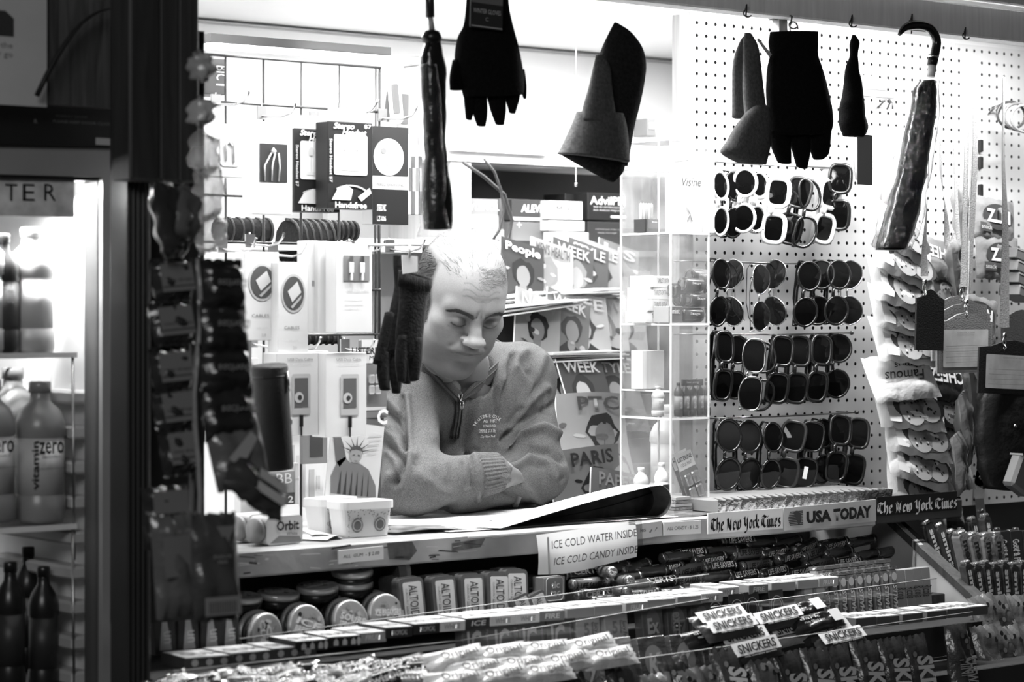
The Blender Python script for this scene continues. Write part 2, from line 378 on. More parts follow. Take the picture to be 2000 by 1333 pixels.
def blackletter(parent, s, w_, h, loc, mt):
    x = 0; b = B(); tot = sum(NIB[c][2] for c in s); kx = w_/tot; kz = h/0.95
    nx, nz = 0.085, 0.06
    for c in s:
        for st in NIB[c][1]:
            for (ax, az), (bx, bz) in zip(st, st[1:]):
                q = [((ax+x-nx)*kx, (az-nz)*kz), ((ax+x+nx)*kx, (az+nz)*kz), ((bx+x+nx)*kx, (bz+nz)*kz), ((bx+x-nx)*kx, (bz-nz)*kz)]
                b.poly(q, 0, mt)
        if c in 'TNY':
            b.poly([((x+.34)*kx, .1*kz), ((x+.38)*kx, .1*kz), ((x+.4)*kx, .66*kz), ((x+.36)*kx, .66*kz)], 0, mt)
        x += NIB[c][2]
    return put('lettering', b, parent, (loc[0]-w_/2, loc[1], loc[2]-h*0.42))
t, wd = plate(1382, 1003, 1528, 993, 0.037, .8, 'newspaper_sign', 'white newspaper title strip in old gothic lettering on the counter front', 'sign')
blackletter(t, 'The New York Times', wd*.94, .028, (0, -.0022, -.002), BLACK)
t, wd = plate(1530, 993, 1710, 976, 0.041, .8, 'newspaper_sign', 'newspaper sign in bold sans capitals with a streaked globe logo', 'sign', cv=.5)
txt(t, 'USA', wd*.27, .023, (-wd*.13, -.0022, -.001), ink(.02), bold=.11); txt(t, 'TODAY', wd*.42, .023, (wd*.235, -.0022, -.001), ink(.02), bold=.11)
b = B()
for i in range(9): b.poly(rect(-wd*.46+0.0012*abs(i-4)*1.0, -.013+i*.003, -wd*.30, -.0112+i*.003), -.002, ink(.04))
b.poly(ell(-wd*.37, 0, .013, .0135, 18, -1.2, 2.2), -.0021, ink(.06)); put('globe_logo', b, t)
xr = at(1890, 965, YF+.0)
t, wd = plate(1712, 972, 1868, 960, 0.036, .8, 'newspaper_sign', 'black newspaper title strip in white gothic lettering behind the cookie bags', 'sign', cv=.012)
blackletter(t, 'The New York Times', wd*1.0, .026, (0, -.0022, -.002), ink(.8))
b = B(); b.box((0, .05, -.02), (at(1880, 960, YF).x-cr, 0.1, 0.036), mat(.04), ch=.002); solo('counter_extension', b, 'dark narrow ledge continuing the counter behind the cookie bags', 'ledge', ((cr+at(1880, 960, YF).x)/2+.002, YF+.002, ZC))
def tape(x0, y0, x1, y1, dy): pass
# handwritten and printed notices on the edge
t, wd = plate(660, 1076, 748, 1067, 0.021, .8, 'price_label', 'small white hand-lettered label reading ALL GUM on the counter edge', 'label'); txt(t, 'ALL  GUM  - $ 2.00', wd*.8, .006, (0, -.0022, 0), ink(.03), shear=.15)
t, wd = plate(1296, 1021, 1368, 1017, 0.023, .8, 'price_label', 'small white hand-lettered label reading ALL CANDY on the counter edge', 'label'); txt(t, 'ALL CANDY - $ 1.25', wd*.84, .007, (0, -.0022, 0), ink(.03), shear=.1)
t, wd = plate(1240, 1025, 1292, 1018, 0.026, .8, 'price_label', 'torn grey label stub right beside the ice cold water notice', 'label', cv=.55); txt(t, 'ies', .013, .007, (-.014, -.0022, .002), ink(.1), bold=.03); b = B(); b.poly([(.002, -.006), (.008, 0), (.006, .002), (.0, -.003)], -.0022, ink(.2)); b.poly([(.012, -.004), (.02, .002), (.018, .004)], -.0022, ink(.2)); put('ink_mark', b, t)
a, c = at(1047, 1046, YF-.014), at(1240, 1018, YF-.014); wd = c.x-a.x; hN = .066
t = thing('paper_notice', 'white paper notice reading ICE COLD WATER INSIDE taped over the counter edge', 'notice', ((a.x+c.x)/2, YF-.014, (a.z+c.z)/2), (0, -math.atan2(c.z-a.z, wd), 0))
def npt(u, v): return ((u-.5)*wd, -.010*(1-v)*math.sin(PI*u)-0.004*math.sin(v*PI)-.003*math.sin(9*u)*(1-v), -hN*(1-v)*(1.0+.06*math.sin(5*u)))
put('paper', B().sheet(npt, 16, 6, card(.8)), t)
txt(t, 'ICE COLD WATER INSIDE', wd*.86, .0135, (wd*.03, -.0135, -.018), ink(.03)); txt(t, 'ICE COLD CANDY INSIDE', wd*.86, .0125, (wd*.03, -.0165, -.046), ink(.03), shear=.25)
b = B(); b.poly(rect(-wd*.5+.012, -hN, -wd*.5+.016, -.004), -.0135, ink(.35)); put('margin_line', b, t)
put('clear_tape', B().box((wd*.5, -.001, -.02), (.03, .001, .05), clear_plastic(.9, .4)), t)

# ---------------------------------------------------------------- rack under the counter
rk = thing('candy_rack', 'stepped wooden candy rack with clear lips below the counter', 'rack', (0, 3.0, 0))
ZA = 0.962; dark = mat(0.03, .6); XR = at(1765, 1010, 3.15).x
def shelf_board(x0, x1, y0, y1, z, m_=dark, th=.01): put('shelf_board', B().box(((x0+x1)/2, (y0+y1)/2-3.0, z-th/2), (x1-x0, y1-y0, th), m_), rk)
shelf_board(1.80, XR, 3.05, 3.40, ZA); shelf_board(1.80, XR, 2.93, 3.05, .925); shelf_board(1.80, XR, 2.80, 2.93, .865); shelf_board(1.80, XR, 2.66, 2.80, .79); shelf_board(1.80, XR, 2.5, 2.66, .70)
put('back_panel', B().box(((1.80+XR)/2, .405, .8), (XR-1.80, .01, .58), mat(.05)), rk)
for y, z0, z1 in ((3.05, .915, ZA), (2.93, .855, .925), (2.80, .78, .865), (2.66, .69, .79)): put('riser', B().box(((1.80+XR)/2, y-3.0, (z0+z1)/2), (XR-1.80, .006, z1-z0-.001), dark), rk)
cp = clear_plastic(.95, .12, 0)
for (xa, ya, xb, yb, Y, h) in ((330, 1268, 1385, 1122, 3.046, .05), (1385, 1188, 1830, 1130, 2.99, .05), (340, 1312, 900, 1252, 2.925, .05), (900, 1252, 1385, 1170, 2.925, .055), (1230, 1290, 1900, 1196, 2.79, .07)):
    a, c = at(xa, ya, Y), at(xb, yb, Y)
    q = B(); q.add([(a.x, 0, a.z), (c.x, 0, c.z), (c.x, 0, c.z-h), (a.x, 0, a.z-h), (a.x, .002, a.z), (c.x, .002, c.z), (c.x, .002, c.z-h), (a.x, .002, a.z-h)], [(0, 3, 2, 1), (4, 5, 6, 7), (0, 1, 5, 4), (3, 7, 6, 2)], cp)
    cl_ = put('clear_lip', q, rk, (0, Y-3.0, 0)); e_ = B(); e_.tube([(a.x, .001, a.z), (c.x, .001, c.z)], .0009, mat(.5, .2, .6), 4); put('polished_edge', e_, cl_)
# right partition: pale board, dark sloping edge
pv = mat(.42, .6, var=.2, vscale=9); tp = at(1765, 1012, 3.18); bt = at(1918, 1190, 2.95)
oy = [(3.42, ZC-.045), (tp.y, tp.z), (bt.y, bt.z), (bt.y, .55), (3.42, .55)]
def yz_prism(pts, x0, x1, m_):
    n = len(pts); vs = [(x0, p[0]-3.0, p[1]) for p in pts]+[(x1, p[0]-3.0, p[1]) for p in pts]
    return B().add(vs, [list(range(n)), [n+i for i in range(n)][::-1]]+[(i, n+i, n+(i+1) % n, (i+1) % n) for i in range(n)], m_)
put('partition_board', yz_prism(oy, XR, XR+.012, pv), rk)
ed = [(tp.y+.01, tp.z+.004), (bt.y-.002, bt.z+.004), (bt.y-.004, .55), (bt.y+.012, .55), (bt.y+.012, bt.z-.003), (tp.y+.01, tp.z-.01)]
put('edge_moulding', yz_prism(ed, XR-.004, XR+.028, wood(.05, .4)), rk)
# bin beyond the partition
bx0, bx1 = XR+.03, XR+.9
b = B(); b.box(((bx0+bx1)/2, .40, .75), (bx1-bx0, .01, .72), mat(.13, .5)); put('rear_board', b, rk)
shelf_board(bx0, bx1, 3.02, 3.40, .98); shelf_board(bx0, bx1, 2.84, 3.02, .88); shelf_board(bx0, bx1, 2.6, 2.84, .77)
put('clear_lip', B().box(((bx0+bx1)/2, .02, 1.0), (bx1-bx0, .002, .05), cp), rk)
# metal bracket
p = at(1905, 945, 3.36); b = B(); b.add([(-.03, -.03, -.075), (0.0, -.03, -.065), (.0, -.022, -.03), (.03, 0, -.015), (.03, 0, .03), (.006, 0, .035), (-.005, -.0, .0), (-.028, -.022, -.03)], [(0, 1, 2, 7), (7, 2, 3, 6), (6, 3, 4, 5)], metal(.5, .35)); 
mb = solo('metal_bracket', b, 'bent steel bracket screwed below the pegboard at the right', 'bracket', p)
put('screw', B().lathe([(.006, 0), (.005, .003), (0, .004)], metal(.3), 10, Matrix.Rotation(PI/2, 4, 'X')), mb, (.015, -.001, .012)); put('screw', B().lathe([(.005, 0), (.004, .003), (0, .004)], metal(.3), 10, Matrix.Rotation(PI/2, 4, 'X')), mb, (-.014, -.03, -.055))
# ================================================================ pegboard wall with real holes
YP = 3.36
dkh = mat(.03)
def pegboard():
    p0 = at(1352, 800, YP).x; p1 = at(2080, 800, YP).x; z1 = at(1900, 95, YP).z; z0 = at(1700, 1003, YP).z
    pit = .0243; nx = int((p1-p0)/pit)+1; nz = int((z1-z0)/pit)+1; r = .0036; h = pit/2; V = []; Fs = []; Fw = []
    for j in range(nz):
        for i in range(nx):
            cx, cz = (i+.5)*pit, (j+.5)*pit; o = len(V)
            for k in range(8):
                a = PI/4*k; sx = [1, 1, 0, -1, -1, -1, 0, 1][k]; sz = [0, 1, 1, 1, 0, -1, -1, -1][k]; V.append((cx+sx*h, 0, cz+sz*h))
            for k in range(8): a = PI/4*k; V.append((cx+r*math.cos(a), 0, cz+r*math.sin(a)))
            for k in range(8): a = PI/4*k; V.append((cx+r*math.cos(a), .005, cz+r*math.sin(a)))
            for k in range(8):
                l = (k+1) % 8; Fs.append((o+k, o+l, o+8+l, o+8+k)); Fw.append((o+8+k, o+8+l, o+16+l, o+16+k))
    b = B().add(V, Fs, mat(.58, .45, .3, var=.06, vscale=6)); b.add([], [], dkh); b.f += Fw; b.mi += [1]*len(Fw); b.sm += [False]*len(Fw)
    o = struct('wall_pegboard', b, (p0, YP, z0)); W = nx*pit
    put('backing', B().box((W/2, .012, nz*pit/2), (W, .004, nz*pit), mat(.01)), o)
    put('edge_stile', B().box((-.018, .008, nz*pit/2), (.034, .02, nz*pit), wood(.3, .2)), o)
    return o, z0, p0, p0+W
peg, PZ0, PX0, PX1 = pegboard()
struct('wall_above_pegboard', B().box(((PX0+PX1)/2, YP+.01, (PZ0+37*.0243+2.13)/2+.0), (PX1-PX0, .01, .02), white))
# foil-edged ledge below the glasses
a = at(1402, 975, 3.14); c = at(1742, 952, 3.14)
lg = thing('display_ledge', 'narrow ledge edged with folded foil strip below the sunglasses wall', 'ledge', (a.x, 3.14, ZC+.026)); wd = c.x-a.x
put('ledge_board', B().box((wd/2, .095, -.012), (wd, .19, .02), mat(.25, .5)), lg)
b = B(); n = 24
for i in range(n):
    x0, x1 = wd*i/n, wd*(i+1)/n-.0015; b.add([(x0, 0, -.024), (x1, 0, -.024), (x1, -.004, -.002), (x0, -.001, -.0), (x0, .012, .004), (x1, .012, .0)], [(0, 1, 2), (0, 2, 3), (3, 2, 5, 4)], foil(.5 if i % 2 else .62))
put('foil_edge', b, lg)
# counter-level stack block left end of ledge
b = B()
for i in range(5): b.box((0, .1, i*.006), (.045-.002*i, .12, .005), foil(.5) if i % 2 else card(.4))
solo('foil_stack', b, 'small stack of folded foil sheets on the counter beside the acrylic case', 'stack', (a.x-.028, 3.16, ZC+.003))
# ---------------------------------------------------------------- rods the glasses hang from
RZ = {}
for i, (px, py, nm) in enumerate(((1640, 385, 'top'), (1668, 505, 'second'), (1662, 654, 'third'), (1672, 803, 'lowest'))):
    y = YP-.05; e = at(px, py, y); s0 = at(1345, py, y).x; py2 = 585-(585-py)*1.05 if py < 600 else py
    z = at(1520, {0: 322, 1: 513, 2: 652, 3: 812}[i], y).z; RZ[i] = z
    b = B(); b.tube([(s0, 0, 0), ((s0+e.x)/2, 0, -.002), (e.x, 0, 0)], .0016, metal(.35), 6); b.lathe([(.004, 0), (.004, .004), (0, .005)], metal(.2), 8, Matrix.Translation((e.x, 0, 0)) @ Matrix.Rotation(PI/2, 4, 'Y'))
    b.tube([(e.x-.004, 0, 0), (e.x-.004, .05, .0)], .0014, metal(.3), 6); b.tube([(s0+.01, 0, 0), (s0+.01, .05, .0)], .0014, metal(.3), 6)
    solo('glasses_rod', b, f'thin steel rod holding the {nm} row of sunglasses on the pegboard', 'rod', (0, y, z))
# ---------------------------------------------------------------- sunglasses: local frame, glasses axis along Z, lenses face -Y, hung at origin
def lensmat(d=.93):
    key = ('lens', d)
    if key in _M: return _M[key]
    m = bpy.data.materials.new('lens'); m.use_nodes = True; b = m.node_tree.nodes['Principled BSDF']
    b.inputs['Base Color'].default_value = (d, d, d, 1); b.inputs['Roughness'].default_value = .04; b.inputs['Specular IOR Level'].default_value = .35
    _M[key] = m; return m
def clearlens(tint):
    return clear_plastic(tint, .35, 0, .03)
def outline(kind, w_, h, n=28):
    o = []
    for k in range(n):
        a = 2*PI*k/n; c, s_ = math.cos(a), math.sin(a)
        e = {'round': 1.0, 'square': .62, 'aviator': .8, 'cat': .75, 'wrap': .75}[kind]
        x = abs(c)**e*math.copysign(1, c)*w_/2; z = abs(s_)**e*math.copysign(1, s_)*h/2
        if kind == 'aviator' and x > 0: z *= 1-.28*x/(w_/2)
        if kind == 'aviator': z += x*.12
        if kind == 'cat': x -= .22*z if z > 0 else 0
        if kind == 'wrap': x += .1*abs(z)
        o.append((x, z))
    return o
def sunglasses(kind, fm, lm, w_=.046, h=.054, gap=.015, rim=.0026, temple=.009, spread=1.0, extra=None):
    """one pair; x = the lens's short way (up the face is -x), z = across the face"""
    t = put('sunglasses', None)
    fr = B(); zc = h/2+gap/2
    for s_ in (1, -1):
        ol = [(x, s_*(z)+s_*zc) for x, z in outline(kind, w_, h)]
        cur = lambda x, z: -.006*math.cos(abs(z)/.075*1.3)*1.6
        fr.tube([(x, cur(x, z), z) for x, z in ol], rim, fm, 6, closed=True)
        L_ = B(); c = len(ol); vs = [(x*.99, cur(x, z)-.0006, s_*zc+(z-s_*zc)*.99) for x, z in ol]
        vs2 = [(x*.55, cur(x, z)-.0024, s_*zc+(z-s_*zc)*.55) for x, z in ol]+[(0, cur(0, s_*zc)-.003, s_*zc)]
        fs = [(i, (i+1) % c, c+(i+1) % c, c+i) for i in range(c)]+[(c+i, c+(i+1) % c, 2*c) for i in range(c)]
        if s_ < 0: fs = [f[::-1] for f in fs]
        L_.add(vs+vs2, fs, lm, True); put('lens', L_, t)
        tm = B(); ze = s_*(zc+h/2+.001); x0 = -w_*.28
        yo = .012+.004*s_
        tm.tube([(x0, -.002, ze*.97), (x0, .008, ze), (x0, yo, ze*.85), (x0, yo+.002, -ze*.15), (x0+.008, yo+.002, -ze*.6), (x0+.024, yo+.001, -ze*.82)], [temple*.55, temple*.5, temple*.45, temple*.4, temple*.42, temple*.3], fm, 6, flat=.35, up=(1, 0, 0))
        put('temple', tm, t)
    fr.tube([(-w_*.2, -.009, gap/2+.001), (-w_*.24, -.0115, 0), (-w_*.2, -.009, -gap/2-.001)], rim*1.25, fm, 6)
    if extra == 'bow':
        fr.poly([(w_*.4, zc*.2-.062), (w_*.62, zc*.2-.052), (w_*.5, -.055), (w_*.64, -.066), (w_*.45, -.072)], -.004, ink(.8))
    if extra == 'spots':
        rr = random.Random(3)
        for k in range(40):
            z = rr.choice((-1, 1))*zc+rr.uniform(-h/2, h/2); a = rr.uniform(0, 2*PI); s_ = 1 if z > 0 else -1
            fr.poly(ell(math.cos(a)*(w_/2+.001), s_*zc+math.sin(a)*(h/2+.001), .002, .0015, 6), -.0125, BLACK)
    put('frame', fr, t)
    if extra == 'sticker':
        s = B(); s.poly(rect(-.005, -zc-.012, .003, -zc+.012), -.015, ink(.75)); put('sticker', s, t)
    return t
bk = mat(.012, .18, .6); wh = mat(.8, .3, .5); gd = mat(.5, .25, .5, 1.0); dk = lensmat(.003); gl = lensmat(.007); cr_ = clearlens(.55); cl2 = clearlens(.75)
KG = {
 'A': (sunglasses('round', bk, dk, .05, .055), 'black rounded sunglasses'), 'B': (sunglasses('square', bk, dk, .042, .056, temple=.014, rim=.004), 'thick black square sunglasses'),
 'C': (sunglasses('round', wh, dk, .044, .052, rim=.0035), 'white-rimmed round sunglasses'), 'D': (sunglasses('square', wh, dk, .042, .054, temple=.016, rim=.005), 'chunky white sunglasses'),
 'E': (sunglasses('aviator', gd, gl, .05, .056, rim=.0012, temple=.003), 'gold wire aviator sunglasses'), 'F': (sunglasses('cat', bk, cr_, .048, .058, rim=.003), 'dark-framed sunglasses with see-through grey lenses'),
 'G': (sunglasses('round', wh, dk, .042, .05, rim=.0045, extra='spots'), 'white sunglasses with a dark spotted frame'), 'H': (sunglasses('wrap', gd, gl, .044, .064, gap=.008, rim=.0022, temple=.006), 'pale-edged wraparound sunglasses'),
 'I': (sunglasses('round', bk, lensmat(.02), .062, .06, gap=.012, rim=.003), 'oversized round dark sunglasses'), 'J': (sunglasses('square', bk, dk, .044, .056, temple=.012, extra='sticker'), 'black sunglasses with a white sticker on the lens'),
 'K': (sunglasses('round', bk, dk, .046, .052, extra='bow'), 'black sunglasses with a small pale bow'), 'L': (sunglasses('square', mat(.03, .25), gl, .046, .057, rim=.0035), 'dark grey glossy sunglasses')}
GL = [  # kind, px, py of the pair's middle, yaw, roll, row
 ('C', 1400, 398, .1, .0, 0), ('A', 1428, 400, .0, .05, 0), ('C', 1452, 392, -.6, .05, 0), ('G', 1475, 395, -.2, .1, 0), ('D', 1515, 412, -.75, .12, 0), ('L', 1552, 412, -.9, .25, 0), ('F', 1573, 418, -.2, .15, 0), ('D', 1611, 414, -.3, .2, 0), ('B', 1640, 385, -.9, .05, 0),
 ('A', 1400, 572, .1, .1, 1), ('E', 1436, 572, -1.4, .0, 1), ('E', 1481, 582, .1, .0, 1), ('E', 1518, 572, -1.35, .0, 1), ('A', 1573, 575, -.3, .12, 1), ('A', 1600, 572, -.75, .1, 1), ('A', 1632, 572, -.3, .08, 1), ('E', 1659, 572, -.3, .0, 1),
 ('B', 1408, 715, .0, .06, 2), ('K', 1435, 718, -.3, .06, 2), ('H', 1466, 732, -.5, .1, 2), ('F', 1488, 735, -.7, .05, 2), ('B', 1520, 722, -.4, .14, 2), ('L', 1555, 722, -.25, .1, 2), ('B', 1596, 720, -.3, .14, 2), ('A', 1634, 715, -.5, .06, 2),
 ('I', 1418, 888, .0, .02, 3), ('I', 1458, 890, .0, .0, 3), ('A', 1502, 890, .0, .1, 3), ('L', 1542, 888, -.8, .2, 3), ('J', 1578, 888, -.6, .2, 3), ('A', 1602, 882, .0, .05, 3), ('B', 1634, 876, -.4, .12, 3), ('L', 1668, 882, -.3, .15, 3)]
def place_glasses():
    rown = ['top', 'second', 'third', 'lowest']; used = {}; cnt = [0]*4; tot = [sum(1 for g in GL if g[5] == i) for i in range(4)]; r = random.Random(2)
    for k, px, py, yaw, roll, row in GL:
        proto, nm = KG[k]; cnt[row] += 1
        y = YP-.058-.016*(cnt[row] % 2)-r.uniform(0, .006); p = at(px, py, y)
        lab = f'{nm}, {ORD[cnt[row]-1]} from left in the {rown[row]} row'
        rot = (0, roll, yaw)
        if k not in used: o = proto; used[k] = 1; o.location = p; o.rotation_euler = rot
        else: o = copy_tree(proto, p, rot)
        tag(o, lab, 'sunglasses', f'sunglasses in the {rown[row]} row of the pegboard')
place_glasses()
# ================================================================ the seller
def cap(P, a, b, ra, rb=None):
    rb = ra if rb is None else rb; a = np.array(a, np.float32); b = np.array(b, np.float32); ab = b-a
    d = P-a; t = np.clip((d@ab)/float(ab@ab), 0, 1); q = d-t[..., None]*ab
    return np.sqrt((q*q).sum(-1))-(ra+(rb-ra)*t)
def eli(P, c, r, R=None):
    d = P-np.array(c, np.float32)
    if R is not None: d = d@np.array(R, np.float32)
    r = np.array(r, np.float32); k0 = np.sqrt(((d/r)**2).sum(-1)); k1 = np.sqrt(((d/(r*r))**2).sum(-1))+1e-9
    return k0*(k0-1)/k1
def smin(a, b, k): h = np.clip(.5+.5*(b-a)/k, 0, 1); return b*(1-h)+a*h-k*h*(1-h)
def ssub(a, b, k): return -smin(-a, b, k)                 # carve b out of a
def surface_net(fn, lo, hi, res):
    n = [int(math.ceil((hi[i]-lo[i])/res))+1 for i in range(3)]
    ax = [np.float32(lo[i])+np.arange(n[i], dtype=np.float32)*np.float32(res) for i in range(3)]
    Fv = np.empty(n, np.float32)
    Y, Z = np.meshgrid(ax[1], ax[2], indexing='ij')
    for i0 in range(0, n[0], 16):
        xs = ax[0][i0:i0+16]; P = np.empty((len(xs), n[1], n[2], 3), np.float32); P[..., 0] = xs[:, None, None]; P[..., 1] = Y; P[..., 2] = Z
        Fv[i0:i0+16] = fn(P)
    S = Fv < 0; acc = np.zeros([k-1 for k in n]+[3], np.float32); cnt = np.zeros([k-1 for k in n], np.float32)
    for d in range(3):
        e, f = [(1, 2), (0, 2), (0, 1)][d]
        for oe in (0, 1):
            for of in (0, 1):
                s0 = [slice(0, n[k]-1) for k in range(3)]; s0[e] = slice(oe, n[e]-1+oe); s0[f] = slice(of, n[f]-1+of); s1 = list(s0); s1[d] = slice(1, n[d])
                A, Bv = Fv[tuple(s0)], Fv[tuple(s1)]; x = (A < 0) != (Bv < 0)
                t = np.where(x, A/np.where(x, A-Bv, 1), 0)
                cnt += x; acc[..., d] += np.where(x, t, 0); acc[..., e] += x*oe; acc[..., f] += x*of
    m = cnt > 0; idx = -np.ones(m.shape, np.int64); idx[m] = np.arange(m.sum())
    ijk = np.argwhere(m); V = (ijk+acc[m]/cnt[m][:, None])*res+np.array(lo)
    Q = []
    for d in range(3):
        e, f = [(1, 2), (2, 0), (0, 1)][d]
        s0 = [slice(1, n[k]-1) for k in range(3)]; s0[d] = slice(0, n[d]-1); s1 = list(s0); s1[d] = slice(1, n[d])
        A, Bv = S[tuple(s0)], S[tuple(s1)]; w_ = np.argwhere(A != Bv); of = np.array([0 if k == d else 1 for k in range(3)])
        flip = A[tuple(w_.T)]; p = w_+of
        def g(de, df):
            q = p.copy(); q[:, e] -= de; q[:, f] -= df; return idx[q[:, 0], q[:, 1], q[:, 2]]
        q4 = np.stack([g(1, 1), g(0, 1), g(0, 0), g(1, 0)], 1); q4[~flip] = q4[~flip][:, ::-1]; Q.append(q4)
    return V, np.concatenate(Q)
def np_mesh(name, V, Q, mts, attr=None):
    me = bpy.data.meshes.new(name); me.from_pydata(V.tolist(), [], Q.tolist())
    for m_ in mts: me.materials.append(m_)
    me.polygons.foreach_set('use_smooth', [True]*len(me.polygons))
    if attr is not None:
        a = me.attributes.new('tone', 'FLOAT', 'POINT'); a.data.foreach_set('value', attr.astype(np.float32))
    me.update(); return me
def tone_mat(name, rough, spec, bump=.3, bscale=350, sss=0.0, grain=0.0):
    m = bpy.data.materials.new(name); m.use_nodes = True; nt = m.node_tree; b = nt.nodes['Principled BSDF']; b.inputs['Roughness'].default_value = rough; b.inputs['Specular IOR Level'].default_value = spec
    a = nt.nodes.new('ShaderNodeAttribute'); a.attribute_name = 'tone'
    tc = nt.nodes.new('ShaderNodeTexCoord'); n = nt.nodes.new('ShaderNodeTexNoise'); n.inputs['Scale'].default_value = bscale; n.inputs['Detail'].default_value = 4; nt.links.new(tc.outputs['Object'], n.inputs['Vector'])
    r = nt.nodes.new('ShaderNodeMapRange'); r.inputs['From Min'].default_value = .3; r.inputs['From Max'].default_value = .7; g = grain or .06; r.inputs['To Min'].default_value = 1-g; r.inputs['To Max'].default_value = 1+g; nt.links.new(n.outputs['Fac'], r.inputs['Value'])
    mu = nt.nodes.new('ShaderNodeMath'); mu.operation = 'MULTIPLY'; nt.links.new(a.outputs['Fac'], mu.inputs[0]); nt.links.new(r.outputs['Result'], mu.inputs[1]); nt.links.new(mu.outputs[0], b.inputs['Base Color'])
    bp = nt.nodes.new('ShaderNodeBump'); bp.inputs['Strength'].default_value = bump; bp.inputs['Distance'].default_value = .0012; nt.links.new(n.outputs['Fac'], bp.inputs['Height']); nt.links.new(bp.outputs['Normal'], b.inputs['Normal'])
    return m
# ---- head, in its own frame: origin between the eyes' level and mid depth, face towards -Y
def head_sdf(P):
    sx = np.abs(P[..., 0]); Q = P.copy(); Q[..., 0] = sx            # left-right symmetric
    f = eli(P, (0, .012, .034), (.077, .096, .086))
    f = smin(f, eli(P, (0, -.030, .028), (.064, .062, .056)), .02)
    f = smin(f, eli(P, (0, -.028, -.035), (.060, .060, .072)), .03)
    f = smin(f, eli(P, (0, -.026, -.078), (.054, .056, .038)), .03)
    f = smin(f, eli(Q, (.036, -.012, -.070), (.030, .042, .034)), .03)  # jaw corners, heavy cheeks
    f = smin(f, eli(Q, (.033, -.054, -.050), (.026, .028, .030)), .025)
    f = smin(f, eli(P, (0, -.074, -.101), (.024, .021, .018)), .022)   # chin
    f = smin(f, eli(P, (0, -.034, -.112), (.040, .044, .022)), .03)    # under the chin
    f = smin(f, eli(Q, (.045, -.058, -.016), (.022, .022, .018)), .022)
    f = smin(f, cap(Q, (.010, -.086, .022), (.046, -.070, .022), .0095, .008), .018)
    f = ssub(f, eli(Q, (.030, -.105, .002), (.020, .020, .013)), .014)
    P0, Q0 = P, Q; P = P.copy(); P[..., 2] = np.where(P[..., 2] < 0, P[..., 2]*1.34, P[..., 2]); Q = P.copy(); Q[..., 0] = sx
    f = smin(f, eli(P, (0, -.086, -.072), (.030, .018, .020)), .018)   # muzzle
    f = smin(f, cap(P, (0, -.088, .010), (0, -.108, -.034), .0095, .0130), .012)
    f = smin(f, eli(P, (0, -.1120, -.037), (.0150, .0125, .0120)), .009)
    f = smin(f, eli(Q, (.0165, -.1020, -.0405), (.0090, .0115, .0088)), .006)
    f = ssub(f, cap(Q, (.0065, -.110, -.0495), (.011, -.103, -.0495), .0032), .003)
    f = ssub(f, cap(Q, (.0245, -.104, -.040), (.026, -.100, -.046), .0016), .005)
    P, Q = P0, Q0
    f = smin(f, eli(Q, (.0305, -.0775, -.002), (.0160, .0145, .0115)), .005)  # closed lids over the eyeball
    f = ssub(f, cap(Q, (.018, -.0925, .0075), (.030, -.0955, .0105), .0012), .003)
    f = ssub(f, cap(Q, (.030, -.0955, .0105), (.043, -.085, .0065), .0012), .003)
    f = ssub(f, cap(Q, (.0175, -.0935, -.0055), (.030, -.0965, -.0085), .0011), .0018)
    f = ssub(f, cap(Q, (.030, -.0965, -.0085), (.0435, -.0855, -.0045), .0011), .0018)
    f = ssub(f, cap(Q, (.018, -.096, -.013), (.036, -.094, -.021), .0016), .007)   # bag under the eye
    P = P.copy(); P[..., 2] = np.where(P[..., 2] < 0, P[..., 2]*1.34, P[..., 2]); Q = P.copy(); Q[..., 0] = sx
    f = smin(f, cap(Q, (0, -.1015, -.0675), (.019, -.0955, -.0735), .0050, .0032), .005)
    f = smin(f, cap(Q, (0, -.1010, -.0800), (.018, -.0945, -.0790), .0062, .0040), .005)
    f = ssub(f, cap(Q, (0, -.1075, -.0738), (.014, -.1030, -.0752), .0016), .002)
    f = ssub(f, cap(Q, (.014, -.1030, -.0752), (.0275, -.0935, -.0815), .0018), .003)
    f = ssub(f, eli(P, (0, -.101, -.0885), (.018, .006, .0045)), .010)
    f = ssub(f, cap(Q, (.021, -.103, -.040), (.0345, -.090, -.066), .0016, .0022), .009)   # nasolabial fold
    P, Q = P0, Q0
    f = ssub(f, cap(Q, (.0035, -.0995, .028), (.005, -.098, .016), .001), .004)        # frown lines
    for zf in (.048, .057, .066): f = ssub(f, cap(Q, (0, -.098+(zf-.048)*.25, zf), (.033, -.089+(zf-.048)*.2, zf+.003), .0026), .006)
    f = smin(f, eli(Q, (.079, .014, -.010), (.008, .018, .031), Matrix.Rotation(.22, 3, 'X')), .006)
    f = ssub(f, eli(Q, (.086, .010, -.006), (.006, .010, .017)), .004)
    f = smin(f, cap(P, (0, .022, -.065), (0, .012, -.15), .046, .043), .03)
    return f
HV, HQ = surface_net(head_sdf, (-.098, -.135, -.21), (.098, .14, .128), .0019)
